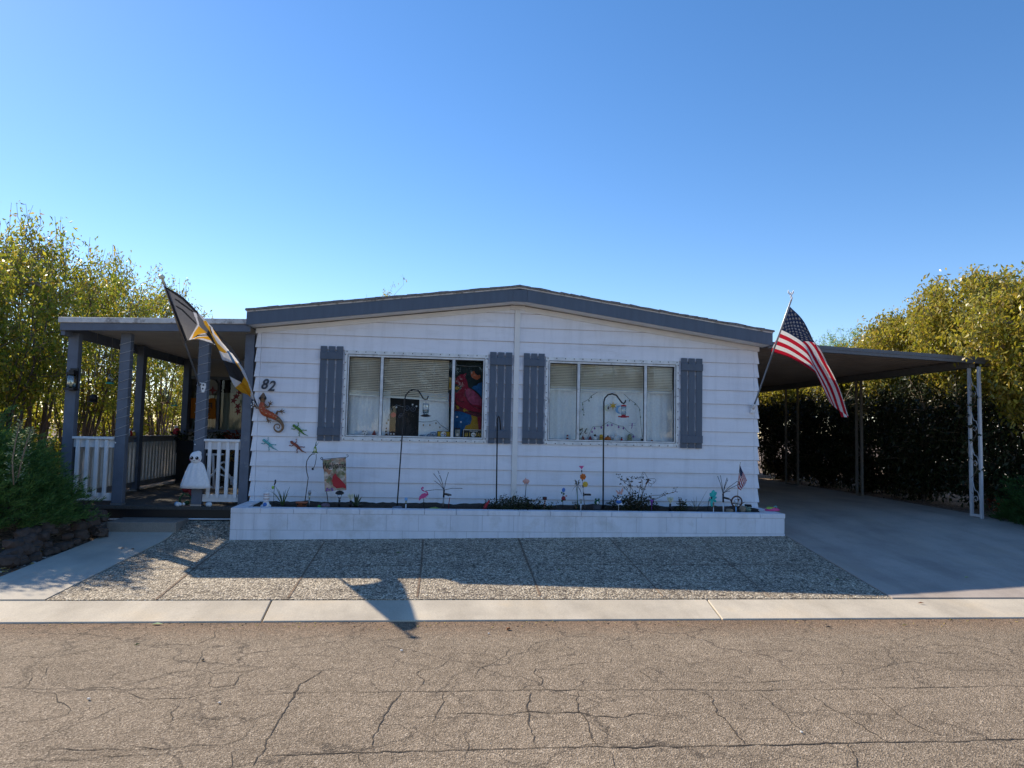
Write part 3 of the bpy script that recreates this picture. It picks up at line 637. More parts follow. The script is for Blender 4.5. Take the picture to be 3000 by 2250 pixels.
c6 = crop(920,980,3.687); cW2 = crop(1140,1140,7.373)
# plates on the sill
a = P(*cW2(1035,1045), .085); c = P(*cW2(1310,912), .085)
pl = thing('yellow_plate', 'yellow licence plate style sign with a round team emblem, propped on the window sill', 'plate', (a.x, .085, a.z))
b = MB(); b.box(a.x, c.x, .083, .088, a.z, c.z, 1); b.box(a.x+.008, c.x-.002, .079, .0825, a.z+.008, c.z-.008, 0); team_logo(b, ((a.x+c.x)/2-.0, .078, (a.z+c.z)/2), .045, 2, 1, 0, 3, 4); b.build('plate', [mGold, mBlackP, mWhite, mRed, mBlue], pl)
a = P(*cW2(1595,1055), .075); c = P(*cW2(2030,880), .075)
pl = thing('fan_plate', 'black plate style sign reading #1 FAN in yellow, below the bird banner', 'plate', (a.x, .075, a.z))
b = MB(); b.box(a.x, c.x, .073, .078, a.z, c.z, 0); b.box(a.x+.006, c.x-.003, .069, .0725, a.z+.004, c.z-.007, 1); b.build('plate', [mWhite, mBlackP], pl, bevel=.002)
b = MB(); zc = a.z+(c.z-a.z)*.40; wd = c.x-a.x
text_into(b, '#1', (a.x+wd*.21, .067, zc), .062, 0, bold=0, extrude=0, width=wd*.27); text_into(b, 'FAN', (a.x+wd*.80, .067, zc), .062, 0, bold=0, extrude=0, width=wd*.30)
text_into(b, 'Pittsburgh', (a.x+wd*.53, .067, a.z+(c.z-a.z)*.80), .022, 1, shear=.3, extrude=0, width=wd*.42); team_logo(b, (a.x+wd*.515, .068, zc), .034, 1, 2, 3, 4, 5)
b.build('lettering', [mYel, mWhite, mSteel, mGold, mRed, mBlackP], pl, recalc=False)

# small things in the windows -------------------------------------------------
def at_sill(px, py, y=.09): p = P(px, py, y); p.z = 1.453; return p
s8 = crop(1520,1000,3.95)
p = at_sill(*c6(545,1100)); t = thing('white_mug', 'white mug with dark pattern on the left end of the window sill', 'mug', p)
b = MB(); b.lathe(p, [(.036,0),(.042,.01),(.042,.085),(.037,.088),(.037,.02)], 16); b.build('cup', mWhite, t)
b = MB(); [b.ball((p.x+.042*math.sin(a_)*1.0, p.y-.041*math.cos(a_), p.z+z_), .008, 6, 0, 1, .4, 1) for a_, z_ in ((-.7,.07),(-.2,.075),(.3,.07),(.7,.03),(0,.025),(-.5,.02),(.1,.045))]; b.build('pattern', mBlackP, t)
p = at_sill(*c6(645,1095)); b = MB(); b.prism([p+Vector(q) for q in ((-.03,0,.02),(-.012,0,.065),(.005,0,.095),(.02,0,.07),(.03,0,.03),(.02,0,.004),(-.015,0,.004))], (0,.012,0)); single(b, 'bird_ornament', mDRed, 'small red crested bird cut-out beside the white mug on the sill', 'ornament')
p = at_sill(*c6(780,1105)); t = thing('lighthouse_figurine', 'black and white spotted stacked figurine on the sill left of the dark doorway', 'figurine', p)
b = MB(); b.lathe(p, [(.036,0),(.036,.02),(.02,.03),(.0135,.05)], 12); b.build('base', mBlackP, t)
b = MB(); [b.ball(p+Vector((random.uniform(-.006,.006),0,.055+.022*i)), .017-.002*i, 8, i % 2) for i in range(5)]; b.build('stack', [mWhite, mBlackP], t)
p = at_sill(*c6(845,1105)); t = thing('black_cat_figurine', 'black figurine with two round white eyes on the sill by the doorway', 'figurine', p)
b = MB(); b.ball(p+Vector((0,.02,.04)), .045, 14, 0, 1, .6, .9); b.lathe(p+Vector((-.02,.02,.07)), [(.014,0),(.001,.035)], 8); b.lathe(p+Vector((.02,.02,.07)), [(.014,0),(.001,.035)], 8); b.build('body', mBlackP, t)
for dx in (-.02, .02): b = MB(); b.ball(p+Vector((dx,-.014,.045)), .013, 10); b.build('eye', mWhite, t)
p = at_sill(*c6(1230,1110)); b = MB()
for i in range(9): b.ball(p+Vector((random.uniform(-.10,.09), random.uniform(-.01,.02), .015+.05*random.random()*(1-i/12))), random.uniform(.02,.04), 8, 0, 1.4, .6, .8)
single(b, 'plastic_bag', Mglass('clear_plastic', (.75,.82,.92), .25, .15), 'crumpled clear plastic bag on the sill beside the yellow plate', 'bag')
p = at_sill(*c6(1548,1100), .06); t = thing('glass_lantern', 'small square glass jar lantern with an emblem in front of the banner foot', 'lantern', p)
b = MB(); b.box(p.x-.035, p.x+.035, .03, .075, p.z, p.z+.13); b.build('jar', M('jar_print', (.22,.23,.22), .3, .5, 30), t, bevel=.004)
b = MB(); b.box(p.x-.038, p.x+.038, .028, .077, p.z+.1305, p.z+.15); b.tube([(p.x-.03,.05,p.z+.15),(p.x,.05,p.z+.19),(p.x+.03,.05,p.z+.15)], .003, 5); b.build('lid', mBlackP, t)
b = MB(); team_logo(b, (p.x, .027, p.z+.055), .02, 0, 1, 2, 3, 4); b.build('emblem', [mWhite, mSteel, mGold, mRed, mBlackP], t, recalc=False)
def sparkle(px, py, r, mt, label, y=.075, n=6, inner=.4, name='star_ornament', group=None):
    p = P(px, py, y); b = MB(); b.prism(star_pts(p, r, n, inner), (0,.003,0)); return single(b, name, mt, label, 'ornament', None, group)
for q, l in (((890,785),'silver star hanging against the dark doorway, nearest its left edge'), ((1065,757),'silver star hanging under the blind, left one of the close pair'), ((1107,775),'silver star hanging under the blind, right one of the close pair'), ((1545,890),'white star hanging over the blue part of the bird banner, upper one'), ((1587,945),'white star hanging over the blue part of the bird banner, lower one')):
    sparkle(*c6(*q), .018, mWhite, l, y=.055 if q[0] > 1400 else .075)
p = P(*c6(857,868), .085); b = MB(); b.prism(star_pts(p, .042, 8, .72), (0,.015,0)); single(b, 'red_flower_ornament', mRed, 'red scalloped flower ornament hanging at the doorway edge inside the left window', 'ornament')
for (x_, y_), l in (((1005,795),'round wire and dark metal ornament under the blind, left of the hook pole top'), ((1070,805),'open wire ring ornament hanging under the pair of silver stars'), ((932,875),'slanted oval wire ornament beside the red flower ornament')):
    p = P(*c6(x_, y_), .085); b = MB(); b.tube([p+Vector((.035*math.cos(a_)*(.6 if x_ == 932 else 1)+(.4*.035*math.sin(a_) if x_ == 932 else 0), 0, .032*math.sin(a_))) for a_ in np.linspace(0, 2*PI, 17)], .005, 5); b.ball(p, .012, 8); single(b, 'wire_ornament', M('grey_wire%d' % x_, (.10,.11,.14), .4), l, 'ornament')
def garland(pts, bulbs, cc, mt, mtb, label, y=.08, name='light_garland', drop=.025, r=.003, br=.012):
    t = thing(name, label, 'string lights', P(*cc(*pts[0]), y)); b = MB(); b.tube([P(*cc(*p), y) for p in pts], r, 5); b.build('cord', mt, t)
    for q in bulbs: b = MB(); p = P(*cc(*q), y); b.lathe(p+Vector((0,0,-drop)), [(.001,-br*1.2),(br,-br*.3),(br*.5,br),(br*.3,br*1.4)], 8); b.build('bulb', mtb, t)
mCord = flat('dark_cord', (.05,.07,.06)); mBulb = flat('amber_bulb', (.35,.28,.18), .3)
garland([(1125,940),(1180,945),(1255,942),(1320,925),(1365,975),(1460,1040)], [(1182,960),(1252,960),(1318,940),(1360,985)], c6, mCord, mBulb, 'string of small amber bulbs swagged above the yellow plate in the left window')
garland([(785,960),(800,905),(840,800),(890,760),(975,785)], [(785,940),(805,905)], c6, mSteel, mBulb, 'thin wire with two bulbs beside the left edge of the dark doorway')
# second window
garland([(908,590),(840,630),(810,670),(735,710),(745,770),(755,830)], [(840,628),(812,668),(740,708),(738,770),(752,830)], s8, mCord, mDGreen, 'green bulb string hanging down the left of the right window', br=.010)
garland([(1215,608),(1280,670),(1345,715),(1395,775),(1405,860),(1415,1000),(1430,1110)], [(1280,668),(1345,710),(1400,775),(1408,858)], s8, mCord, mDGreen, 'green bulb string hanging down the right of the right window', br=.010)
garland([(795,1120),(830,1040),(860,985),(950,985),(1040,930),(1075,945),(1155,975),(1210,985),(1260,1045),(1330,1085)], [(847,1040),(877,1000),(955,990),(1028,965),(1077,960),(1155,985),(1210,1000),(1328,1095)], s8, mCord, mPurp, 'garland of little purple bat shapes swagged across the right window', br=.014, drop=.01, name='bat_garland')
p = P(*s8(1022,770), .085)
def crescent(c, r, k=.72, a0=.35, n=14):
    o_ = [Vector((c[0]-r*math.cos(t_)*1.0, c[1], c[2]+r*math.sin(t_))) for t_ in np.linspace(-PI*.62, PI*.62, n)]
    i_ = [Vector((c[0]+r*a0-r*k*math.cos(t_)-.0*r, c[1], c[2]+r*k*1.12*math.sin(t_))) for t_ in np.linspace(PI*.6, -PI*.6, n)]
    return o_+i_
def cres_mesh(mb, c, r, k=.72, a0=.35, mi=0, th=.004):
    pts = crescent(c, r, k, a0); n = len(pts)//2; out = pts[:n]; inn = pts[n:][::-1]
    for i in range(n-1): mb.prism([out[i], out[i+1], inn[i+1], inn[i]], (0, th, 0), mi)
t = thing('moon_ornament', 'cream crescent moon ornament with a black cat in it, left of the gold star', 'ornament', p); b = MB(); cres_mesh(b, p+Vector((.012,0,0)), .05); b.build('moon', mCream, t)
b = MB(); b.ball(p+Vector((.015,-.004,-.008)), .014, 8, 0, .8, .5, 1.2); b.ball(p+Vector((.015,-.004,.013)), .009, 8); b.build('cat', mBlackP, t)
sparkle(*s8(1090,745), .065, mGold, 'long rayed gold star ornament in the middle of the right window', .085, 6, .34)
p = P(*s8(1165,790), .085); b = MB(); cres_mesh(b, p, .06); single(b, 'moon_ornament', mSkyB, 'pale blue crescent moon ornament beside the red feeder', 'ornament')
def figure(px, py, parts, label, name, cat='figurine', cc=s8, y=.10, sill=True):
    p = P(*cc(px, py), y)
    if sill: p.z = 1.453
    t = thing(name, label, cat, p)
    for nm, mt, fn in parts:
        b = MB(); fn(b, p); b.build(nm, mt, t)
    return t
V = Vector
figure(562,1135,[('body', mDRed, lambda b,p: b.lathe(p,[(.017,0),(.018,.03),(.013,.045)],10)),('coat', mWhite, lambda b,p: b.lathe(p+V((0,-.001,.0455)),[(.014,0),(.014,.02)],10)),('hat', mDRed, lambda b,p: b.lathe(p+V((0,0,.066)),[(.011,0),(.015,.006),(.012,.022)],10))], 'tiny red and white soldier on the sill in the left pane of the right window', 'soldier_figurine')
for q, l in ((740,'dark red cone shaped gnome beside the sill plant, the left one'), (825,'dark red cone shaped gnome beside the sill plant, the right one')):
    figure(q,1150,[('body', mDRed, lambda b,p: b.lathe(p,[(.04,0),(.035,.02),(.001,.085)],10))], l, 'gnome_figurine')
figure(880,1152,[('gown', mWhite, lambda b,p: b.lathe(p,[(.036,0),(.03,.05),(.015,.075)],12)),('head', mBlackP, lambda b,p: b.ball(p+V((0,0,.09)),.018,10)),('wing', mFrost, lambda b,p: [b.ball(p+V((s_*.035,.01,.06)),.02,8,0,1,.4,1) for s_ in (-1,1)])], 'white gowned figurine with a dark head on the right window sill', 'gowned_figurine')
figure(953,1155,[('body', mYel, lambda b,p: b.ball(p+V((0,0,.03)),.03,12)),('head', mYel, lambda b,p: b.ball(p+V((0,0,.078)),.028,12)),('scarf', mOr, lambda b,p: b.lathe(p+V((0,0,.05)),[(.025,0),(.025,.01)],12))], 'yellow bear figurine just left of the middle hook pole', 'bear_figurine')
def pumpkin(b, p, r=.05, sz=.75, mi=0):
    n = 24; prof = [(r*math.sin(PI*i/8)+.001, r*sz*(1-math.cos(PI*i/8))) for i in range(9)]; vs = []
    for rr, h in prof:
        for j in range(n): a_ = 2*PI*j/n; q = rr*(1-.10*abs(math.cos(4*a_))); vs.append((p[0]+q*math.cos(a_), p[1]+q*math.sin(a_)*.8, p[2]+h))
    b.add(vs, [(i*n+j, i*n+(j+1) % n, (i+1)*n+(j+1) % n, (i+1)*n+j) for i in range(8) for j in range(n)], mi, True)
figure(1030,1155,[('shell', mOr, lambda b,p: pumpkin(b,p)),('stem', mBlackP, lambda b,p: b.lathe(p+V((0,0,.073)),[(.014,0),(.009,.02)],8))], 'orange pumpkin on the right window sill beside the hook pole', 'pumpkin')
figure(1120,1155,[('gown', mWhite, lambda b,p: b.lathe(p,[(.042,0),(.03,.05),(.018,.085)],14,rip=.06)),('head', mWhite, lambda b,p: b.ball(p+V((0,0,.105)),.022,12)),('wing', mFrost, lambda b,p: [b.ball(p+V((s_*.042,.01,.075)),.03,10,0,1,.3,.8) for s_ in (-1,1)])], 'white winged angel figurine on the right window sill', 'angel_figurine')
figure(1190,1157,[('body', mRed, lambda b,p: b.lathe(p,[(.014,0),(.016,.04),(.01,.05)],10)),('head', mBlackP, lambda b,p: b.ball(p+V((0,0,.062)),.012,8))], 'tiny red figurine with a black cap right of the angel', 'small_red_figurine')
figure(1280,1160,[('shade', M('olive_glass', (.30,.33,.20), .4), lambda b,p: b.lathe(p,[(.035,0),(.034,.06),(.028,.10),(.012,.12)],14)),('ring', mCord, lambda b,p: b.tube([p+V((.035*math.cos(a_),-.038,.085+.03*math.sin(a_))) for a_ in np.linspace(0,2*PI,13)],.003,5))], 'pale olive bell shaped vase on the right window sill', 'vase', 'vase')
figure(1428,1172,[('box', mBlackP, lambda b,p: b.box(p.x-.018,p.x+.018,p.y-.02,p.y+.02,p.z,p.z+.055)),('lamp', mFrost, lambda b,p: b.ball(p+V((-.02,0,.07)),.014,8))], 'small black box beside the right mullion on the sill', 'black_box', 'box')
figure(1550,1168,[('body', mTerra, lambda b,p: b.prism([p+V((-.035,0,0)),p+V((-.012,0,.045)),p+V((.03,0,.002))],(0,.02,0)))], 'orange brown wedge ornament alone in the right pane of the right window', 'wedge_ornament', 'ornament')
p = P(*s8(1310,970), .06); t = thing('dragonfly_ornament', 'dragonfly ornament with clear wings hanging right of the red feeder', 'ornament', p)
b = MB(); b.tube([p+V((.004,0,.03)), p, p+V((0,0,-.03)), p+V((-.012,0,-.05))], [.007,.008,.005,.004], 6); b.build('body', mPurp, t)
b = MB(); [b.ball(p+V((s_*.03,0,.012+q*.016)), .028, 8, 0, 1, .06, .22) for s_ in (-1,1) for q in (-1,1)]; b.build('wing', mFrost, t)
def leafy(mb, base, n, h, spread, ll, lw, seed=1, up=.7, flaty=.6):
    rr = random.Random(seed)
    for i in range(n):
        a_ = rr.uniform(0, 2*PI); r_ = spread*math.sqrt(rr.random()); z_ = h*rr.random()
        p = Vector(base)+V((r_*math.cos(a_), r_*math.sin(a_)*flaty, z_)); d = V((math.cos(a_)*(1-up)+rr.uniform(-.4,.4), math.sin(a_)*(1-up)+rr.uniform(-.4,.4), rr.uniform(-.2,1)*up)).normalized()
        s_ = d.orthogonal().normalized(); s_ = (Matrix.Rotation(rr.uniform(0, PI), 3, d)@s_); L = ll*rr.uniform(.6,1.2)
        mb.add([p, p+d*L*.45+s_*lw, p+d*L, p+d*L*.45-s_*lw], [(0,1,2,3)])
p = at_sill(*s8(730,1140), .12); t = thing('sill_plant', 'leafy dark green houseplant behind the left mullion of the right window', 'plant', p)
b = MB(); leafy(b, p+V((0,0,.06)), 26, .12, .05, .06, .01, 3); b.build('leaves', mLeafD, t, recalc=False); b = MB(); b.lathe(p, [(.03,0),(.04,.05)], 12); b.build('pot', mCream, t)

# ------------------------------------------------------------------ porch on the left
por = thing('covered_porch', 'grey posted covered porch with white railings and a dark deck, left of the home', 'porch', (-4.8, 0, .3))
PX0, PX1 = -6.05, -3.64; PYF, PYB = -.25, 4.45
def zp(x): return lerp(2.762, 2.832, (x-PX0)/(PX1-PX0))
def pslab(x0, x1, y0, y1, d0, d1, mb): mb.hexa([(x0,y0,zp(x0)+d0),(x1,y0,zp(x1)+d0),(x1,y1,zp(x1)+d0),(x0,y1,zp(x0)+d0)], [(x0,y0,zp(x0)+d1),(x1,y0,zp(x1)+d1),(x1,y1,zp(x1)+d1),(x0,y1,zp(x0)+d1)])
b = MB(); pslab(PX0, PX1, PYF, PYF+.03, 0, .1, b); b.build('fascia', mGreyW, por, bevel=.003)
b = MB(); pslab(PX0-.02, PX1, PYF-.02, PYF+.06, .1005, .172, b); pslab(PX0-.02, PX0+.06, PYF+.0605, PYB+.1, .1005, .172, b); b.build('gutter', mDrip, por, bevel=.008)
b = MB(); pslab(PX0+.061, PX1, PYF+.061, PYB, .11, .16, b); b.build('roof_panel', mWhiteW, por)
b = MB(); pslab(PX0+.06, PX1, PYF+.031, PYB, .085, .1, b); b.build('ceiling', mCeil, por)
b = MB(); pslab(PX0, PX0+.05, PYF+.031, PYB, -.06, .084, b); b.build('side_beam', mGreyW, por, bevel=.003)
DK = .475
b = MB(); b.box(-6.1, -3.63, -.12, PYB, DK-.04, DK); b.build('deck', mCarpet, por)
b = MB(); b.box(-6.08, -3.64, -.105, -.08, .3, DK-.041); b.build('skirt', mBlackP, por)
b = MB(); b.tube([PG(335,1519), PG(335,1519)+V((0,0,.02))], .01, 6) if 0 else b.tube([(-5.6,-.13,.30),(-4.4,-.14,.315),(-3.66,-.13,.318)], .011, 8); b.build('pipe', mWhiteW, por)
def post(x0, x1, y0, y1, z1, mt=mGreyW):
    b = MB(); b.box(x0, x1, y0, y1, DK+.02, z1)
    o = b.build('post', mt, por, bevel=.006); b = MB(); b.box(x0-.006, x1+.006, y0-.006, y1+.006, DK+.0005, DK+.0195); b.build('foot_plate', mSteel, o)
PW = .135
posts = [(-6.05,-.02),(-5.385,-.02),(-4.365,-.02),(-3.755,-.02)]
for x, y in posts: post(x, x+(PW if x < -3.8 else .12), y, y+.11, zp(x)-.002)
post(-6.0, -5.89, 2.05, 2.19, zp(-6)+.07); post(-6.0, -5.89, 4.2, 4.34, zp(-6)+.07)
def railing(x0, x1, y, bal, mt, name='railing'):
    b = MB(); b.box(x0, x1, y-.075, y+.03, 1.345, 1.378); r_ = b.build(name, mt, por, bevel=.004)
    b = MB(); b.box(x0, x1, y-.02, y+.012, 1.235, 1.344); b.build('rail_board', mt, r_, bevel=.003); b = MB(); b.box(x0, x1, y-.02, y+.012, .53, .63); b.build('rail_board', mt, r_, bevel=.003)
    for bx in bal: b = MB(); b.box(bx-.021, bx+.021, y-.062, y-.0205, .585, 1.340); b.build('baluster', mt, r_, bevel=.003)
c60 = crop(560,1280,7.54)
railing(-4.229, -3.756, .03, [P(*c60(q,700), -.03).x for q in (385,592,785,985)], mWhiteW)
railing(-5.914, -5.386, .03, [P(224+q, 1350, -.03).x for q in (0,28,56,84)], mWhiteW)
# side railing running back
mRailT = M('tan_white_paint', (.66,.62,.56), .6, .1, 8, dirt=(.35,.31,.27), ds=4, dlo=.55, dhi=.8); mRailG = M('warm_grey_paint', (.26,.25,.25), .6, .1, 8)
b = MB(); b.box(-6.03, -5.93, .14, 4.3, 1.33, 1.362); sr = b.build('side_railing', mRailG, por, bevel=.003)
b = MB(); b.box(-6.0, -5.965, .14, 4.3, 1.19, 1.329); b.build('rail_board', mRailG, sr, bevel=.003); b = MB(); b.box(-6.0, -5.965, .14, 4.3, .53, .66); b.build('rail_board', mRailG, sr, bevel=.003)
yy = .25
while yy < 4.1:
    if abs(yy-2.12) > .11: b = MB(); b.box(-5.9645, -5.93, yy, yy+.07, .62, 1.26); b.build('baluster', mRailT, sr, bevel=.003)
    yy += .135
# rear room wall with window
rw = thing('rear_room', 'beige rear room wall with a wide sliding window at the back of the porch', 'building', (-4.8, 4.5, .3))
x0w, x1w = P(555,1103,4.5).x, P(722,1103,4.5).x; zt_, zb_ = P(600,1104,4.5).z, P(640,1266,4.5).z
b = MB(); b.box(-5.98, x0w, 4.5, 4.6, .3, 3.0); b.box(x1w, -3.65, 4.5, 4.6, .3, 3.0); b.box(x0w+.0005, x1w-.0005, 4.5, 4.6, .3, zb_); b.box(x0w+.0005, x1w-.0005, 4.5, 4.6, zt_, 3.0); b.box(-5.98, -3.65, 7.5, 7.6, .3, 3.0); b.box(-6.03, -5.981, 4.5, 7.6, .3, 3.0); b.build('wall', mBeige, rw)
b = MB(); b.box(-6.1, -3.66, 4.46, 7.7, 3.001, 3.06); b.build('roof', mShingle, rw)
b = MB(); b.box(x0w, x1w, 4.47, 4.52, zt_-.05, zt_+.01); b.box(x0w, x1w, 4.47, 4.52, zb_-.01, zb_+.05)
for xx in (x0w, P(640,1103,4.5).x, x1w-.05): b.box(xx, xx+.05, 4.468, 4.522, zb_+.051, zt_-.051)
wf = b.build('window', mGreyW, rw); b = MB(); b.add([(x0w+.04,4.53,zb_+.04),(x1w-.04,4.53,zb_+.04),(x1w-.04,4.53,zt_-.04),(x0w+.04,4.53,zt_-.04)], [(0,1,2,3)]); b.build('pane', mGlass, wf, recalc=False)
sheer(wf, x0w+.02, x1w-.02, zb_, zt_-.3, 4.62, .02, .10, 'curtain', Mcloth('porch_curtain', (.42,.45,.38), .3))
b = MB(); b.box(x0w-.2, x1w+.2, 5.0, 5.02, zb_-.3, zt_+.2); b.build('dark_room_panel', mDark, rw)  # black sheet standing in for the unlit room behind the glass
c80 = crop(480,1050,6.636)
q = [P(*c80(*p), 4.44) for p in ((530,770),(1000,775),(1010,1175),(515,1165))]
hb = thing('orange_sign', 'orange fabric sign with black lettering hung in the porch window', 'sign', q[3]); b = MB(); b.prism(q, (0,.01,0)); b.build('cloth', Mcloth('orange_cloth', (.60,.20,.02), .3), hb)
b = MB()
for (xa, za, xb, zb2) in ((815,865,940,880),(810,1000,905,1012),(805,1080,910,1090)): b.prism([P(*c80(*p), 4.428) for p in ((xa,za),(xb,za),(xb,zb2),(xa,zb2))], (0,.004,0))
for i, xx in enumerate((815,840,862,885,910,928)): b.prism([P(*c80(*p), 4.428) for p in ((xx,890),(xx+9,890),(xx+9,955+(i % 2)*25),(xx,955+(i % 2)*25))], (0,.004,0))
for i, xx in enumerate((812,838,862,882)): b.prism([P(*c80(*p), 4.428) for p in ((xx,1018),(xx+9,1018),(xx+9,1066),(xx,1066))], (0,.004,0))
b.build('lettering', mBlackP, hb)
p = P(*c80(900,560), 4.42); b = MB(); 
for q_, mi in (((0,0,.16),0),((-.06,.07,.07),1)): b.ball(p+V((q_[0],0,q_[1])), q_[2], 16, mi, 1, .12, 1)
b.add(star_pts(p+V((.06,-.03,-.06)), .09, 4, .35), [tuple(range(8))], 2); single(b, 'round_decoration', [M('pale_decor', (.30,.30,.28), .6), mOr, mDRed], 'pale round decoration with an orange spot and a dark red star in the porch window', 'decoration')
for i, (a_, c_) in enumerate(((1465,660),(1410,740),(1355,820),(1440,930),(1440,1035))):
    p = P(*c80(a_, c_), 4.2); b = MB(); b.prism(star_pts(p, .075, 5, .4, .6+i), (0,.01,0)); single(b, 'red_leaf', mDRed, ['topmost red leaf of the hanging leaf garland in the porch window', 'second red leaf from the top of the hanging leaf garland in the porch window', 'red leaf furthest left in the hanging leaf garland in the porch window', 'second lowest red leaf of the hanging leaf garland in the porch window', 'lowest red leaf of the hanging leaf garland in the porch window'][i], 'leaf ornament', None, 'red leaves hung in the porch window')
for (x_, l, mt, nm) in ((548, 'green leafy plant at the foot of the rear porch post', mLeafD, 'potted_plant'), (625, 'dark leafy plant under the porch window', mLeafD, 'potted_plant'), (700, 'red leafed plant behind the right white railing', Mleaf('red_leaves', [(.22,.03,.02),(.30,.07,.03),(.12,.02,.02)], .3), 'red_plant')):
    p = P(x_, 1283, 3.9); t = thing(nm, l, 'plant', (p.x, p.y, DK)); b = MB(); leafy(b, p+V((0,0,-.06)), 110, .16, .24, .10, .02, int(x_), .4); b.build('leaves', mt, t, recalc=False)
    b = MB(); b.box(p.x-.2, p.x+.2, 3.85, 4.0, p.z-.28, p.z-.05); b.box(p.x-.17, p.x+.17, 3.88, 3.97, DK, p.z-.2805); b.build('plant_stand', mDark, t)
# white scroll bench behind the right railing
bn = thing('white_bench', 'white painted bench with scrolled arms behind the right railing', 'bench', (-4.0, .9, DK))
Wp = lambda x, y: P(*c60(x, y), .9)
b = MB(); b.tube([Wp(330,385), Wp(480,390), Wp(640,390), Wp(790,390)], .018, 6); b.build('top_bar', mWhiteW, bn)
for q_ in ([(490,400),(495,700),(500,1120)], [(930,880),(930,1000),(935,1120)]): b = MB(); b.tube([Wp(*p) for p in q_], .017, 6); b.build('leg', mWhiteW, bn)
b = MB(); b.tube([Wp(*p) for p in ((400,930),(430,870),(500,800),(620,640),(680,570),(740,555),(770,600))], .015, 6); b.tube([Wp(*p) for p in ((630,640),(700,700),(760,760),(840,850),(880,920),(890,1060))], .017, 6); b.tube([Wp(*p) for p in ((640,830),(740,860),(850,880),(960,900))], .013, 6); b.tube([Wp(*p) for p in ((400,1080),(470,1120),(560,1130),(700,1110))], .013, 6); b.build('scroll_arm', mWhiteW, bn)
p = P(*c60(915,400), .6); t = thing('leaf_wreath', 'small wreath of yellow brown leaves behind the right railing', 'wreath', p); b = MB(); leafy(b, p+V((0,0,-.1)), 60, .2, .09, .07, .02, 5, .5); b.build('leaves', Mleaf('autumn_leaf', [(.30,.17,.03),(.25,.20,.06),(.16,.08,.02)], .2), t, recalc=False)
# red bird statue, and small stones by the ghost post
p = P(567,1480,-.08); p = V((P(548,1470,.1).x, .1, DK)); t = thing('bird_statue', 'red bird statue on a curled stand beside the middle porch post', 'statue', p)
b = MB(); b.ball(p+V((-.02,0,.24)), .07, 12, 0, .9, .7, 1.1); b.ball(p+V((-.05,-.01,.32)), .04, 10); b.lathe(p+V((-.05,0,.345)), [(.02,0),(.002,.05)], 8); b.tube([p+V((.02,0,.2)), p+V((.07,0,.1))], [.03,.012], 8); b.build('bird', mDRed, t)
b = MB(); b.tube([p+V((-.09,0,.02)), p+V((-.10,0,.09)), p+V((-.05,0,.15)), p+V((.03,0,.13)), p+V((.06,0,.06)), p+V((.05,0,.0))], .012, 6); b.ball(p+V((.0,0,.03)), .04, 8, 0, 1, .6, .8); b.build('stand', mDGreen, t)
for x_, l in ((527,'white painted stone on the deck edge left of the middle post'), (604,'green and white painted stone on the deck edge right of the middle post')):
    p = V((P(x_,1478,-.05).x, -.05, DK)); b = MB(); [b.ball(p+V((random.uniform(-.05,.05), random.uniform(-.02,.03), .025)), random.uniform(.02,.035), 8, i % 3) for i in range(6)]; single(b, 'painted_stone', [mFrost, mSkyB if x_ < 560 else mGreen, mWhite], l, 'stone')
# figurines on the side railing
for (x_, y_, mt, l, sz) in ((372,1276,mFrost,'white cup standing on the side railing',.05), (380,1275,mRed,'red figurine on the side railing between the cup and the yellow one',.045), (391,1275,mYel,'yellow figurine on the side railing nearest the dark post',.035), (516,1272,mRed,'red and white figurine on the far end of the side railing',.07)):
    p = PX(x_, y_, -5.98); p.z = 1.363; b = MB(); b.lathe(p, [(sz*.8,0),(sz,sz*.5),(sz*.8,sz*1.6),(sz*.3,sz*2)], 12); b.ball(p+V((0,0,sz*2.1)), sz*.5, 8, 1); single(b, 'rail_figurine', [mt, mWhite], l, 'figurine')
# things hanging under the porch roof edge
def hang_feeder(px, py, x, ztop, mt_top, mt_base, label, h=.17, r=.045):
    p = PX(px, py, x); t = thing('hanging_feeder', label, 'bird feeder', p)
    b = MB(); b.tube([p+V((0,0,h)), V((p.x, p.y, ztop))], .003, 4); b.build('wire', mSteel, t)
    b = MB(); b.lathe(p+V((0,0,.02)), [(r,0),(r,h*.7),(r*.5,h)], 12); b.build('bottle', mt_top, t)
    b = MB(); b.lathe(p, [(r*.6,0),(r*1.5,.008),(r*1.3,.02)], 12); b.build('base', mt_base, t)
hang_feeder(322,1125,-5.9,2.84, mJar, mTeal, 'small bluish glass bottle hanging between the two left porch posts', .13, .04)
hang_feeder(485,1183,-5.9,2.84, Mglass('milky_jar', (.8,.82,.75), .2), mDRed, 'tall clear feeder with red base hanging near the back of the porch', .26, .06)
hang_feeder(511,1190,-5.88,2.84, mJar, mTeal, 'small blue green ornament hanging beside the tall clear feeder', .15, .045)
hang_feeder(273,1180,-5.9,2.84, mBlackP, mBlackP, 'black feeder hanging in the trees\' shade behind the lantern post', .10, .05)
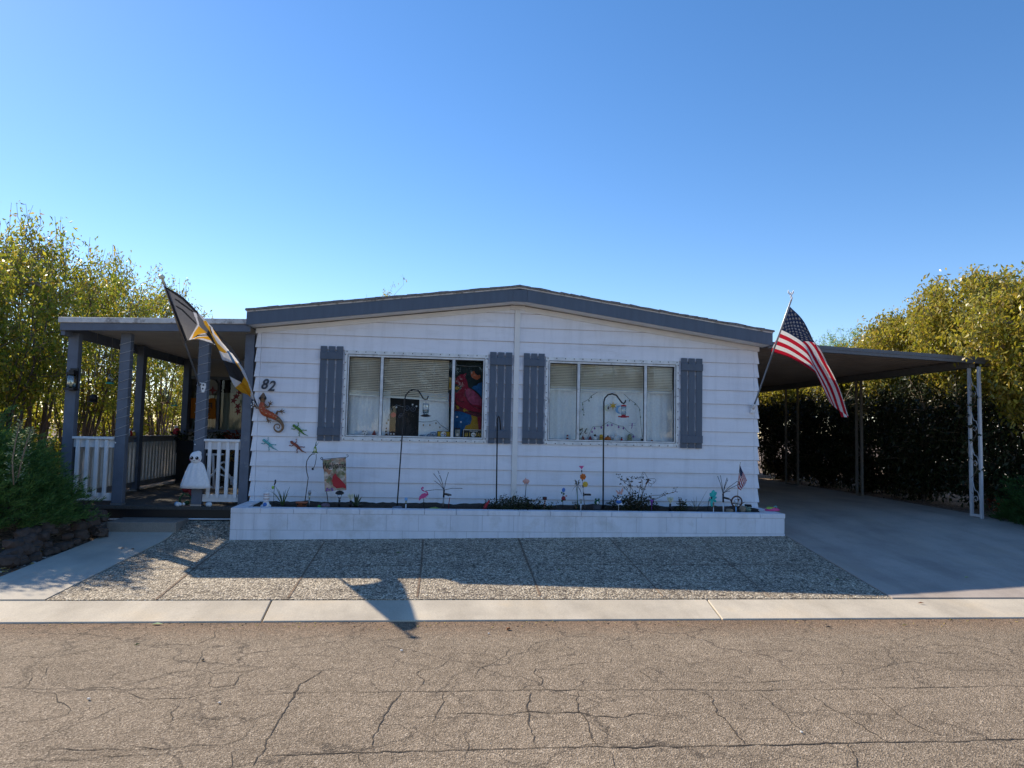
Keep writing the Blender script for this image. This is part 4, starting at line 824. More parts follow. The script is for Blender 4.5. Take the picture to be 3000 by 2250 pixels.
# lantern on the corner post
p = P(209,1113,-.10); t = thing('wall_lantern', 'clear glass lantern with a black frame on the corner porch post', 'lantern', p)
b = MB(); b.lathe(p+V((0,0,-.105)), [(.02,0),(.052,.012),(.056,.05),(.056,.15),(.045,.17)], 16); b.build('glass', Mglass('lantern_glass', (.75,.78,.72), .22), t)
b = MB(); b.box(p.x-.065, p.x+.065, -.17, -.03, p.z-.135, p.z-.110); b.box(p.x-.05, p.x+.05, -.15, -.04, p.z+.071, p.z+.10); b.box(p.x-.03, p.x+.03, -.12, -.025, p.z+.101, p.z+.13)
for s_ in (-1, 1): b.tube([(p.x+s_*.062,-.1,p.z-.12),(p.x+s_*.066,-.1,p.z),(p.x+s_*.05,-.1,p.z+.09)], .006, 6)
b.box(p.x-.05, p.x+.05, -.04, -.021, p.z-.14, p.z+.16); b.build('frame', mBlackP, t); b = MB(); b.lathe(p+V((0,0,-.09)), [(.02,0),(.022,.07),(.012,.09)], 12); b.build('candle', mCream, t)
# wires wound around two posts
for (x, l) in ((-5.385,'white wire light string wound around the second porch post'), (-4.365,'white wire light string wound around the post behind the ghost')):
    t = thing('wire_string', l, 'string lights', (x, 0, DK)); pts = []; x0, x1, y0, y1 = x-.006, x+PW+.006, -.027, .097; n = 11; z0_, z1_ = 1.36, 2.74
    for k in range(n):
        za = lerp(z0_, z1_, k/n); dz = (z1_-z0_)/n; rj = random.uniform(-.02,.02)
        pts += [(x0, y0, za+rj), (x1, y0, za+dz*.42), (x1, y1, za+dz*.55), (x0, y1, za+dz*.9)]
    b = MB(); b.tube(pts, .0028, 4); b.build('wire', M('wire_white%d' % int(x), (.55,.55,.55), .5), t)
    b = MB(); b.ball((x+.02, -.035, 1.30), .010, 8); b.build('bulb', mWhite, t)
    b = MB(); b.tube([(x+.02,-.03,1.30), (x0, y0, z0_)], .0028, 4); b.build('lead', mSteel, t)
# ghost
p = P(573,1430,-.10); gx = p.x; t = thing('ghost_decoration', 'white cloth ghost with big black eyes tied to the middle porch post', 'decoration', (gx, -.1, p.z))
zh = P(571,1352,-.1).z; zt2 = P(571,1326,-.1).z
b = MB(); Lg = zh-p.z
b.lathe((gx+.0,-.11,p.z), [(.195,.0),(.186,.05),(.162,Lg*.35),(.13,Lg*.62),(.094,Lg*.88),(.055,Lg*1.0)], 96, 0, 1, .45, -.11, 11); b.build('gown', Mcloth('ghost_cloth', (.88,.88,.90), .08), t)
hz = zh+.055; b = MB(); b.ball((gx-.008,-.13,hz), .078, 18, 0, 1, .75, 1.05); b.lathe((gx+.02,-.125,hz+.05), [(.045,0),(.028,.03),(.001,.045)], 10, M_=Matrix.Rotation(.9, 3, 'Y')); b.build('head', flat('ghost_white', (.88,.88,.90), .7), t)
for s_ in (-1, 1):
    b = MB(); b.ball((gx-.008+s_*.033,-.186,hz-.006), .022, 12, 0, 1, .5, 1); e_ = b.build('eye', mBlackP, t); b = MB(); b.ball((gx-.013+s_*.033,-.198,hz+.003), .006, 8, 0, 1, .5, 1); b.build('glint', mWhite, e_)
b = MB(); [b.ball((gx-.008+s_*.058,-.172,hz-.03), .009, 8, 0, 1, .4, .7) for s_ in (-1,1)]; b.build('cheek', mPink, t)
b = MB(); b.tube([(gx-.02,-.190,hz-.035),(gx-.008,-.191,hz-.041),(gx+.004,-.190,hz-.035)], .0022, 5); b.build('mouth', mBlackP, t)

# ------------------------------------------------------------------ carport on the right
cp = thing('carport', 'dark metal carport roof on paired scrollwork posts, right of the home', 'carport', (6.9, -.2, .45))
CX0, CX1, CY0, CY1 = 3.66, 7.06, -.24, 9.6
def zc_(x): return lerp(2.862, 2.742, (x-3.7)/(7.05-3.7))
def cslab(x0, x1, y0, y1, d0, d1, mb): mb.hexa([(x0,y0,zc_(x0)+d0),(x1,y0,zc_(x1)+d0),(x1,y1,zc_(x1)+d0),(x0,y1,zc_(x0)+d0)], [(x0,y0,zc_(x0)+d1),(x1,y0,zc_(x1)+d1),(x1,y1,zc_(x1)+d1),(x0,y1,zc_(x0)+d1)])
b = MB(); cslab(CX0, CX1, CY0, CY0+.03, 0, .098, b); cslab(CX0, CX1+.005, CY0-.008, CY0-.0005, .045, .062, b); b.build('fascia', M('carport_fascia', (.12,.125,.14), .45, .1, 4), cp, bevel=.003)
b = MB(); cslab(CX1-.001, CX1+.09, CY0, CY1, -.03, .07, b); b.build('gutter', M('carport_gutter', (.12,.11,.10), .5, .1, 4), cp, bevel=.006)
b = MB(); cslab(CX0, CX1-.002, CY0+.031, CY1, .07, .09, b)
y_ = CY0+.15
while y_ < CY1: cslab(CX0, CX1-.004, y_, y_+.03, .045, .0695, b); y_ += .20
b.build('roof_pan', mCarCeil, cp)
b = MB(); cslab(6.84, 6.93, CY0+.05, CY1, -.06, .043, b); b.build('beam', M('carport_beam', (.14,.13,.115), .6), cp)
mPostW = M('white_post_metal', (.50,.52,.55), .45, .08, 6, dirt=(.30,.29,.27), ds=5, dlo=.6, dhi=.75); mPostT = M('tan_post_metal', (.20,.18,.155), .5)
def scroll_post(y0, y1, x, mt, zg_, zt_=2.69):
    b = MB()
    for yy in (y0, y1): b.box(x-.02, x+.02, yy-.02, yy+.02, zg_, zt_)
    b.box(x-.019, x+.019, y0+.0205, y1-.0205, zg_+.02, zg_+.06); o = b.build('post', mt, cp, bevel=.004)
    k = 0; z = zg_+.25; ym = (y0+y1)/2
    while z < zt_-.35:
        s_ = MB()
        s_.tube([(x, lerp(y0+.03, y1-.03, i/6), z+.30*i/6+.05*math.sin(i/6*2*PI)) for i in range(7)], .006, 5)
        for cz, sg in ((z+.03, 1),):
            cy = ym+.01; rr = [.036*(1-j/16)+.012 for j in range(12)]
            s_.tube([(x, cy+rr[j]*math.cos(j*.55*sg), cz+rr[j]*math.sin(j*.55)) for j in range(12)], .0055, 5)
        z += .52; s_.build('scrollwork', mt, o)
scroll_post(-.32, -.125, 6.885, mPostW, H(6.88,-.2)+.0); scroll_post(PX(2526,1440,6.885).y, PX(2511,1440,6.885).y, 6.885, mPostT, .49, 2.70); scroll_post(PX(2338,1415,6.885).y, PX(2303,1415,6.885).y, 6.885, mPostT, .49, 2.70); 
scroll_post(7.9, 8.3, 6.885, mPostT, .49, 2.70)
vn = thing('climbing_vine', 'dark leafed vine climbing the white carport post', 'vine', (6.885, -.2, .45)); b = MB()
vp = [V((6.87, -.17+.10*math.sin(k*1.1), .8+.09*k)) for k in range(19)]; b.tube(vp, .004, 5); b.build('stem', mTwig, vn)
b = MB()
for q in vp[2:]:
    if random.random() < .85: leafy(b, q+V((-.02,-.03,-.03)), random.randint(3,8), .06, .07, .085, .026, random.randint(0,9999), .3)
b.build('leaves', mLeafD, vn, recalc=False)

# ------------------------------------------------------------------ flags
def cloth_grid(ctrl, us, vs_, yfun, cc, nu, nv, name, parent, colour, mats, extra=None):
    # ctrl[v][u] = crop pixels; bilinear in a smooth spline sense
    def cat(ps, ts, t):
        t = max(ts[0], min(ts[-1], t)); i = 0
        while i < len(ts)-2 and t > ts[i+1]: i += 1
        f = (t-ts[i])/(ts[i+1]-ts[i]); p1, p2 = ps[i], ps[i+1]; p0 = ps[i-1] if i > 0 else tuple(2*a-b_ for a, b_ in zip(p1, p2)); p3 = ps[i+2] if i+2 < len(ps) else tuple(2*b_-a for a, b_ in zip(p1, p2))
        return tuple(.5*((2*b_)+(-a+c_)*f+(2*a-5*b_+4*c_-d)*f*f+(-a+3*b_-3*c_+d)*f**3) for a, b_, c_, d in zip(p0, p1, p2, p3))
    def S(u, v):
        row = [cat(ctrl[k], us, u) for k in range(len(vs_))]; q = cat(row, vs_, v); return q, P(*cc(*q), yfun(u, v))
    mb = MB(); pts = {}; px = {}
    for j in range(nv+1):
        for i in range(nu+1): px[i, j], pts[i, j] = S(i/nu, j/nv)
    mb.v = [tuple(pts[i, j]) for j in range(nv+1) for i in range(nu+1)]
    for j in range(nv):
        for i in range(nu):
            mb.f.append([j*(nu+1)+i, j*(nu+1)+i+1, (j+1)*(nu+1)+i+1, (j+1)*(nu+1)+i]); mb.s.append(True)
            cxy = [(px[i, j][k]+px[i+1, j+1][k])/2 for k in (0, 1)]; mb.m.append(colour((i+.5)/nu, (j+.5)/nv, cxy))
    o = mb.build(name, mats, parent, recalc=False)
    return o, S
cF = crop(2150,800,3.318)
pb, pt = P(*cF(185,1320), -.05), P(*cF(556,268), -1.42)
fl = thing('us_flag', 'stars and stripes flag on a slanted pole at the right corner of the home', 'flag', pb)
b = MB(); b.tube([pb, pb.lerp(pt, 1)], .0125, 8); b.build('pole', mSteel, fl)
b = MB(); b.box(pb.x-.035, pb.x+.035, -.06, -.024, pb.z-.06, pb.z+.05); b.lathe(pb+V((0,0,-.0)), [(.02,0),(.022,.1)], 10, M_=(pt-pb).to_track_quat('Z','Y').to_matrix()); b.build('bracket', mWhiteW, fl)
b = MB(); d_ = (pt-pb).normalized(); b.tube([pt, pt+d_*.05], [.012,.010], 8); b.ball(pt+V((.0,0,.06)), .018, 8, 0, .8, .8, 1.6); b.ball(pt+V((.0,0,.10)), .012, 8)
for s_ in (-1, 1): b.prism([pt+V((0,0,.06)), pt+V((s_*.04,0,.10)), pt+V((s_*.035,0,.14)), pt+V((s_*.012,0,.09))], (0,.01,0))
b.build('eagle_finial', mWhite, fl)
us_ = [0,.22,.45,.65,.85,1]; vv_ = [0,.25,.54,.8,1]
ctrl = [[(545,325),(680,470),(800,722),(858,905),(955,1125),(1045,1400)], [(502,430),(628,538),(815,712),(908,880),(1022,1110),(1114,1395)], [(452,548),(565,605),(695,700),(785,855),(920,1100),(1003,1322)],
 [(402,665),(562,735),(742,865),(800,970),(872,1125),(950,1275)], [(358,762),(560,830),(785,965),(835,1045),(900,1195),(925,1248)]]
def yus(u, v):
    k = min(1, max(0, (u-.4)/.2)); back = (.11*max(0, (.22-v)/.22)+.10*max(0, (v-.82)/.18))*k
    return lerp(lerp(-1.33, -.72, v), -1.0+.1*v, u**.8)+.035*math.sin(v*9.5+u*2)*min(1, u*1.6)+back
mFW = Mcloth('flag_white_cloth', (.78,.77,.74), .45); mFR = Mcloth('flag_red_cloth', (.50,.015,.035), .45); mFB = Mcloth('flag_blue_cloth', (.015,.03,.085), .3)
def uscol(u, v, c): return 2 if (u < .4 and v < 7/13) else (1 if int(v*13) % 2 == 0 else 0)
cl, S = cloth_grid(ctrl, us_, vv_, yus, cF, 60, 52, 'cloth', fl, uscol, [mFW, mFR, mFB])
def us_stars(S, parent, r=.021, off=.004):
    b = MB()
    for row in range(9):
        n = 6 if row % 2 == 0 else 5
        for k in range(n):
            u0 = .4*((k*2+1+(row % 2))/12.0); v0 = (7/13)*(row+1)/10
            for sg in (-1, 1):
                pts_ = []
                for i in range(10):
                    rr = (r if i % 2 == 0 else r*.4); a_ = -PI/2+i*PI/5; u1 = min(1, max(0, u0+rr*math.cos(a_)*.62)); v1 = min(1, max(0, v0+rr*math.sin(a_)*1.15))
                    p_ = S(u1, v1)[1]; pts_.append(p_+V((0, sg*off, 0)))
                b.add(pts_, [tuple(range(10))])
    b.build('stars', mFW, parent, recalc=False)
us_stars(S, cl, .034)
# team flag on the left
cG = crop(440,750,4.1475)
pb, pt = P(*cG(600,1570), -.04), P(*cG(140,255), -1.65)
fl = thing('team_flag', 'grey black white and gold sports flag twisted on a slanted pole at the porch', 'flag', pb)
b = MB(); b.tube([pb, pt], .0125, 8); b.build('pole', mSteel, fl)
b = MB(); b.tube([pb.lerp(pt, .43), pb.lerp(pt, .93)], .017, 8); b.build('sleeve', M('sleeve_wood', (.32,.27,.22), .6), fl)
b = MB(); b.ball(pt, .034, 12, 0, 1.1, 1.1, .8); b.tube([pt, pt.lerp(pb, .05)], [.012,.020], 8); b.build('finial', mCream, fl)
b = MB(); q = P(592,1130,-.03); b.prism([q+V(k) for k in ((-.035,0,.045),(.045,0,.035),(.05,0,-.02),(.03,0,-.09),(.0,0,-.09),(-.02,0,0),(-.045,0,.0))], (0,.012,0)); b.build('bracket', mWhite, fl)
b = MB(); [b.ball(q+V(k), .012, 8, 0, 1, .5, 1) for k in ((-.022,-.004,.02),(.018,-.004,.01),(.012,-.004,-.04))]; b.build('bolt', mScrew, fl)
us_ = [0,.2,.4,.6,.8,1]; vv_ = [0,.5,1]
ctrl = [[(168,362),(400,500),(640,745),(850,970),(1075,1240),(1312,1830)], [(290,690),(490,800),(700,930),(870,1150),(1075,1450),(1300,1825)], [(425,1035),(560,1012),(790,1090),(880,1265),(1040,1605),(1225,1700)]]
def yst(u, v): return lerp(lerp(-1.57, -.84, v), -.42, u**(1.9-.8*v))-.10*math.sin(PI*min(1, u*1.1))*(1-v)+.035*math.sin(v*11+u*3)*min(1, u*1.5)
# pattern traced as patches: (material index, outline)
PAT = [(1, [(165,340),(190,370),(470,1060),(410,1030)]), (1, [(168,350),(400,480),(600,680),(575,710),(390,530),(200,400)]), (3, [(300,510),(420,590),(545,690),(540,700),(400,605),(300,530)]), (3, [(310,600),(400,650),(560,815),(555,830),(380,660),(310,615)]),
 (0, [(525,685),(560,690),(600,850),(780,1080),(800,1075),(620,1015),(560,1000),(460,1060),(480,1000),(575,830)]), (2, [(590,850),(690,930),(580,955),(500,1015),(535,930)]), (2, [(500,1030),(570,985),(700,975),(750,1030),(640,1000),(560,1005)]), (3, [(510,1005),(580,955),(680,955),(690,968),(590,970)]),
 (0, [(580,690),(620,700),(740,850),(700,850),(660,800),(610,740)]), (2, [(645,790),(680,785),(720,860),(740,930),(930,1170),(900,1180),(830,1140),(790,1060),(730,930),(660,830)]), (3, [(740,830),(770,860),(900,1050),(860,1040),(780,930)]),
 (2, [(745,850),(760,880),(880,1060),(900,1090),(850,1040),(770,940)]), (0, [(720,820),(745,830),(780,940),(900,1080),(960,1150),(930,1165),(820,1060),(760,960)]),
 (0, [(820,1140),(900,1180),(940,1175),(1040,1310),(960,1300),(870,1270)]), (4, [(930,1150),(970,1160),(1060,1260),(1290,1640),(1270,1650),(1120,1440),(1000,1290)]), (0, [(960,1160),(1000,1190),(1180,1430),(1290,1700),(1260,1700),(1140,1470),(1030,1280)]),
 (2, [(1030,1275),(1060,1300),(1110,1390),(1100,1400),(1050,1330)]), (5, [(870,1260),(1040,1310),(1110,1400),(1145,1470),(1110,1540),(960,1465)]), (0, [(960,1460),(1110,1535),(1070,1570),(1030,1620)]), (2, [(1030,1600),(1110,1540),(1145,1465),(1190,1540),(1225,1660),(1225,1740),(1100,1650)]),
 (0, [(1145,1440),(1200,1500),(1260,1620),(1270,1800),(1215,1740),(1225,1650),(1190,1540)]), (5, [(1230,1540),(1300,1650),(1330,1850),(1280,1850),(1255,1700)])]
def inpoly(x, y, poly):
    c_ = False; j = len(poly)-1
    for i in range(len(poly)):
        if ((poly[i][1] > y) != (poly[j][1] > y)) and (x < (poly[j][0]-poly[i][0])*(y-poly[i][1])/(poly[j][1]-poly[i][1])+poly[i][0]): c_ = not c_
        j = i
    return c_
def stcol(u, v, c):
    k = 6 if c[0]+c[1]*.35 < 1020 else 3
    if c[1] > 1100 and k == 6: k = 3
    for mi, pl_ in PAT:
        if inpoly(c[0], c[1], pl_): k = mi
    return k
mFG = Mcloth('flag_grey_cloth', (.19,.19,.20), .35); mFGold = Mcloth('flag_gold_cloth', (.70,.36,.03), .45); mFK = Mcloth('flag_black_cloth', (.035,.038,.045), .2); mFBl = Mcloth('flag_blue_edge', (.06,.15,.32), .3); mFW2 = Mcloth('flag_white_cloth2', (.72,.72,.74), .4)
cloth_grid(ctrl, us_, vv_, yst, cG, 150, 100, 'cloth', fl, stcol, [mFW2, mFK, mFGold, mFK, mFBl, mFK, mFG])

# ------------------------------------------------------------------ house number, geckos, bracket
cA = crop(700,980,5.53); cD = crop(720,1240,5.53)
p = P(*cA(480,815), -.035); t = thing('house_number', 'dark metal house number 82 on the white siding at the left corner', 'sign', p)
for ch, q in (('8', (425,803)), ('2', (530,832))):
    b = MB(); q = P(*cA(*q), -.036); text_into(b, ch, q, .145, 0, shear=.28, extrude=.006, bold=.02, squeeze=.92); b.build('digit', M('number_metal'+ch, (.06,.07,.09), .35, .2, 20), t)
def gecko_big():
    t = thing('gecko_sculpture', 'large bronze and orange red gecko with a curled tail, under the house number', 'wall sculpture', P(*cA(450,1300), -.05))
    k = 1/5.53/213.6
    def T(pts): return [P(*cA(a_, b_), -.062) for a_, b_, _ in pts], [r_*k for _, _, r_ in pts]
    def sm(pts, n=4):
        out = []
        for i in range(len(pts)-1):
            p0, p1, p2, p3 = pts[max(i-1,0)], pts[i], pts[i+1], pts[min(i+2, len(pts)-1)]
            for j in range(n):
                f = j/n; out.append(tuple(.5*((2*b_)+(-a_+c_)*f+(2*a_-5*b_+4*c_-d_)*f*f+(-a_+3*b_-3*c_+d_)*f**3) for a_, b_, c_, d_ in zip(p0, p1, p2, p3)))
        return out+[pts[-1]]
    body = sm([(385,1095,36),(372,1160,48),(400,1245,58),(480,1290,54),(560,1325,46),(620,1365,38)])
    a_, r_ = T(body); b = MB(); b.tube(a_, r_, 10, 0, .5); bo = b.build('body', M('gecko_red', (.40,.075,.025), .4, .25, 30, .3, 60), t)
    b = MB()
    for q in ((362,1205),(398,1170),(370,1245),(430,1215),(440,1285),(480,1232),(505,1300),(540,1262),(560,1330),(585,1300),(600,1345)):
        c_ = P(*cA(*q), -.088); b.tube([c_+V((-.010,.002,.006)), c_+V((0,-.003,.010)), c_+V((.008,0,-.002))], .005, 5)
    b.build('gold_marks', M('gecko_gold', (.60,.38,.22), .35), bo)
    a_, r_ = T(sm([(395,943,8),(392,985,36),(388,1030,58),(385,1070,42),(385,1098,38)])); b = MB(); b.tube(a_, r_, 10, 0, .5); h_ = b.build('head', mBrown, t)
    b = MB(); [b.ball(P(*cA(*q), -.085), .018, 10, 0, 1, .6, 1.1) for q in ((343,1033),(427,1035))]; b.build('eye', mBlackP, h_)
    a_, r_ = T(sm([(610,1355,40),(660,1395,32),(700,1450,25),(712,1500,21),(692,1550,18),(640,1577,15),(590,1555,13),(568,1505,12),(590,1462,10),(640,1455,9),(662,1490,8),(640,1520,7),(615,1500,5)])); b = MB(); b.tube(a_, r_, 8, 0, .6); b.build('tail', mBrown, t)
    for leg, toes in (([(355,1160,20),(320,1188,17),(285,1190,14),(265,1145,12)], [(230,1090),(200,1130),(207,1175),(250,1190)]), ([(410,1135,20),(460,1178,17),(490,1165,14),(500,1120,12)], [(462,1083),(515,1065),(550,1092),(550,1135),(513,1157)]),
                      ([(605,1295,20),(625,1245,17),(660,1250,14),(690,1250,14)], [(663,1217),(703,1195),(742,1220),(750,1265),(705,1297)]), ([(500,1320,20),(455,1335,17),(455,1365,14),(475,1390,14)], [(440,1385),(437,1425),(475,1445),(520,1440),(538,1392)])):
        a_, r_ = T(leg); b = MB(); b.tube(a_, r_, 7, 0, .6); e = leg[-1]
        for q in toes: b.tube([P(*cA(e[0], e[1]), -.062), P(*cA(*q), -.062)], [.007,.005], 5)
        l_ = b.build('leg', mBrown, t); b = MB(); [b.ball(P(*cA(*q), -.065), .0095, 8, 0, 1, .6, 1.1) for q in toes]; b.build('toe_beads', mSilver, l_)
gecko_big()
def gecko_small(cc, h, tl, mt, label):
    A_, B_ = P(*cc(*h), -.035), P(*cc(*tl), -.035); ax = (B_-A_); L = ax.length; ax.normalize(); nn = V((ax.z, 0, -ax.x))
    if nn.z < 0: nn = -nn
    T = lambda u, v: A_+ax*(u*L)+nn*(v*L)
    t = thing('gecko_ornament', label, 'wall ornament', A_.lerp(B_, .5)); b = MB()
    pts = [(0,0,.03),(.06,0,.075),(.13,-.005,.07),(.2,0,.05),(.28,.01,.065),(.4,.012,.075),(.52,0,.06),(.62,-.02,.04),(.75,-.03,.028),(.88,-.0,.015),(1,.02,.006)]
    b.tube([T(u, v) for u, v, _ in pts], [r_*L for *_, r_ in pts], 8, 0, .6); b.build('body', mt, t)
    for leg in ([(.22,.04),(.26,.15),(.17,.22)], [(.24,-.04),(.2,-.16),(.10,-.17)], [(.52,.04),(.62,.13),(.72,.17)], [(.5,-.04),(.52,-.15),(.62,-.22)]):
        b = MB(); b.tube([T(*q) for q in leg], [.028*L,.022*L,.014*L], 6, 0, .6); e = leg[-1]
        for a_ in (-.7, 0, .7): dd = V((math.cos(a_), math.sin(a_))); q = (e[0]+.05*math.cos(a_+(PI/2 if e[1] > 0 else -PI/2)), e[1]+.05*math.sin(a_+(PI/2 if e[1] > 0 else -PI/2))); b.tube([T(*e), T(*q)], [.008*L,.013*L], 5, 0, .6)
        b.build('leg', mt, t)
gecko_small(cA, (872,1462), (1118,1650), M('gecko_green', (.08,.20,.03), .4, .5, 60), 'small green gecko on the siding, just left of the left shutter')
gecko_small(cD, (275,262), (515,445), M('gecko_aqua', (.10,.38,.38), .4, .4, 60), 'small turquoise gecko on the siding nearest the home\'s left corner')
gecko_small(cD, (725,290), (980,490), M('gecko_rust', (.26,.06,.035), .4, .4, 60), 'small rust brown gecko on the siding, between the turquoise gecko and the bird ornament')
q = P(*cG(1190,1310), .05); t = thing('iron_bracket', 'white wire scroll bracket on the porch corner post', 'bracket', q); b = MB(); b.tube([q, q+V((-.14,0,.0)), q+V((-.02,0,.05)), q+V((-.02,0,-.04)), q+V((-.14,0,0))], .004, 5); b.tube([q+V((-.06,0,.01)), q+V((-.03,0,.03)), q+V((-.01,0,.0))], .004, 5); b.build('wire', mSteel, t)

# ------------------------------------------------------------------ planter
pt_ = thing('block_planter', 'long low planter of white painted concrete block along the front of the home', 'planter', (0, -.45, .2))
PLX0, PLX1, PLY0, PLY1 = -3.615, 3.595, -.845, -.03
b = MB(); BL = .4064; g = .004
def course(z0, z1, off, zbfun=None, mb=None, lx=BL, yf=PLY0, dep=.15):
    x = PLX0-off
    while x < PLX1-.01:
        a_ = max(x, PLX0); c_ = min(x+lx, PLX1)
        if c_-a_ > .02:
            j = random.uniform(-.0015, .0015); lo0 = zbfun(a_) if zbfun else z0; lo1 = zbfun(c_) if zbfun else z0
            mb.hexa([(a_+g/2,yf+j,lo0),(c_-g/2,yf+j,lo1),(c_-g/2,yf+dep,lo1),(a_+g/2,yf+dep,lo0)], [(a_+g/2,yf+j,z1-g/2),(c_-g/2,yf+j,z1-g/2),(c_-g/2,yf+dep,z1-g/2),(a_+g/2,yf+dep,z1-g/2)])
        x += lx
course(.2815, .484, .12, mb=b); course(0, .2785, .32, lambda x: H(x, -.85)-.03, mb=b)
for xs0, xs1 in ((PLX0, PLX0+.15), (PLX1-.15, PLX1)):
    b.box(xs0, xs1, PLY0+.152, PLY1, .2815, .482); b.box(xs0, xs1, PLY0+.152, PLY1, .05, .2785)
b.build('wall', mBlock, pt_, bevel=.002)
b = MB(); b.box(PLX0+.004, PLX1-.004, PLY0+.006, PLY0+.14, .1, .486); b.build('mortar', M('painted_mortar', (.52,.52,.55), .9), pt_)
b = MB(); course(.4865, .550, .05, mb=b, lx=.4064, yf=PLY0-.006, dep=.165)
for xs0, xs1 in ((PLX0-.004, PLX0+.16), (PLX1-.16, PLX1+.004)): b.box(xs0, xs1, PLY0+.161, -.45, .4865, .547); b.box(xs0, xs1, -.446, PLY1, .4865, .548)
b.build('cap', mBlock, pt_, bevel=.004)
b = MB(); nx = 150; vs = []
for j in range(7):
    for i in range(nx+1):
        x = lerp(PLX0+.14, PLX1-.14, i/nx); y = lerp(PLY0+.14, -.012, j/6); z = .515+.03*noise.noise(V((x*3, y*3, 0)))+.016*noise.noise(V((x*14, y*14, 3)))+(.035 if j > 2 else 0); vs.append((x, y, z))
b.add(vs, [(j*(nx+1)+i, j*(nx+1)+i+1, (j+1)*(nx+1)+i+1, (j+1)*(nx+1)+i) for j in range(6) for i in range(nx)], 0, True); b.build('soil', mSoil, pt_, recalc=False)
SZ = .54; YP = -.42                      # soil height, default depth of garden ornaments
c2_ = crop(1120,1240,5.53); cC = crop(1500,1300,5.53); cE = crop(1780,1300,5.53); cH = crop(2030,1320,7.373)
def base(cc, x, y=1330, yy=YP): p = P(*cc(x, y), yy); p.z = SZ-.01; return p
def L_(cc, pts, yy=YP): return [P(*cc(*q), yy) for q in pts]
def spike(t, cc, pts, r=.004, mt=None, yy=YP, name='stake'):
    b = MB(); b.tube(L_(cc, pts, yy), r, 6); return b.build(name, mt or mBlackM, t)

# shepherd hooks and their feeders
def hook(pts, label, r=.0085, yy=YP, name='shepherd_hook'):
    t = thing(name, label, 'plant hook', V((pts[0].x, yy, SZ-.02))); b = MB(); b.tube(pts, r, 8); b.build('pole', mBlackM, t); return t
hk1 = hook(L_(c2_, [(240,1340),(320,230)])+L_(c6, [(975,800),(976,712),(992,655),(1030,610),(1075,594),(1120,600),(1150,640),(1175,685),(1200,703),(1222,697),(1235,665)]), 'tall black shepherd hook in front of the left window, holding the clear feeder')
hk2 = hook(L_(c2_, [(1848,1270),(1864,0)])+L_(c6, [(1976,960),(1982,905),(1993,881),(2004,900),(2011,950),(2016,1032)]), 'short plain black shepherd hook with nothing on it, near the wall centre', .0095)
hk3 = hook(L_(cC, [(1475,1050),(1482,0)])+L_(s8, [(984,900),(984,700),(996,655),(1030,620),(1080,607),(1128,624),(1160,665),(1190,708),(1212,720),(1230,705),(1237,680)]), 'tall black shepherd hook in front of the right window, holding the red feeder', .0105)
def jarf(px, cc, top, bot, rw, mt_glass, cap, basem, label, kind):
    p0, p1 = P(*cc(px, top), YP), P(*cc(px, bot), YP); h = p0.z-p1.z; t = thing('bird_feeder', label, 'bird feeder', (p1.x, YP, p1.z)); c_ = V((p1.x, YP, p1.z))
    b = MB(); b.tube([c_+V((0,0,h)), c_+V((0,0,h+.03))], .003, 5); b.build('hanger', mSteel, t)
    if kind == 0:
        b = MB(); b.lathe(c_+V((0,0,.03)), [(rw*.45,0),(rw*.6,.015),(rw,.04),(rw,h-.05),(rw*.95,h-.035)], 18); b.build('jar', mt_glass, t)
        b = MB(); b.lathe(c_+V((0,0,h-.005)), [(rw*1.03,-.004),(rw*.9,.005)], 18); b.build('cap', cap, t)
        b = MB(); b.lathe(c_, [(rw*.4,-.004),(rw*1.1,.0),(rw*1.8,.014),(rw*1.35,.018),(rw*.7,.034)], 18); b.build('dish', basem, t)
        b = MB(); b.lathe(c_+V((0,0,.045)), [(rw*.9,0),(rw*.9,.05)], 14); b.build('seed', Mglass('sugar_water', (.62,.66,.66), .1), t)
    else:
        b = MB(); b.lathe(c_+V((0,0,.04)), [(rw,0),(rw,h-.055)], 18); b.build('tube', mt_glass, t)
        b = MB(); b.lathe(c_+V((0,0,h-.017)), [(rw*1.1,0),(rw*1.1,.014),(rw*.5,.022)], 18); b.build('cap', cap, t)
        b = MB(); b.lathe(c_, [(rw*1.2,0),(rw*1.3,.016),(rw*.9,.03),(rw*.7,.042)], 18); [b.tube([c_+V((rw*1.1*math.cos(a_),rw*1.1*math.sin(a_),.012)), c_+V((rw*2.2*math.cos(a_),rw*2.2*math.sin(a_),.016))], [.007,.010], 7) for a_ in (0, PI/3, 2*PI/3, PI, 4*PI/3, 5*PI/3)]; b.build('base', basem, t)
jarf(1205, c6, 745, 888, .043, mJar, mSteel, mBlackM, 'clear glass jar feeder with a dark dish, hanging before the left window', 0)
jarf(1212, s8, 738, 884, .034, mJar, mRed, mRed, 'red and clear hummingbird feeder hanging before the right window', 1)

def solar(cc, x, ytop, ybot, w_, mt_cap, mt_lens, mt_post, label, yy=YP, capf=.22, lensf=.3):
    p0, p1 = P(*cc(x, ytop), yy), P(*cc(x, ybot), yy); h = p0.z-p1.z; c_ = V((p1.x, yy, p1.z)); t = thing('solar_light', label, 'garden light', c_)
    b = MB(); b.lathe(c_+V((0,0,h*(1-capf))), [(w_*.8,0),(w_,.004),(w_,h*capf*.7),(w_*.8,h*capf)], 12); b.build('cap', mt_cap, t)
    b = MB(); b.lathe(c_+V((0,0,h*(1-capf-lensf))), [(w_*.45,0),(w_*.7,h*lensf-.001)], 12); b.build('lens', mt_lens, t)
    b = MB(); b.tube([c_, c_+V((0,0,h*(1-capf-lensf)))], w_*.4, 8); b.build('post', mt_post, t)
mLens = Mglass('lens_plastic', (.75,.72,.55), .3, .2)
solar(cD, 1025, 1090, 1360, .020, mSteel, mLens, mSteel, 'slim silver solar light beside the terracotta pot')
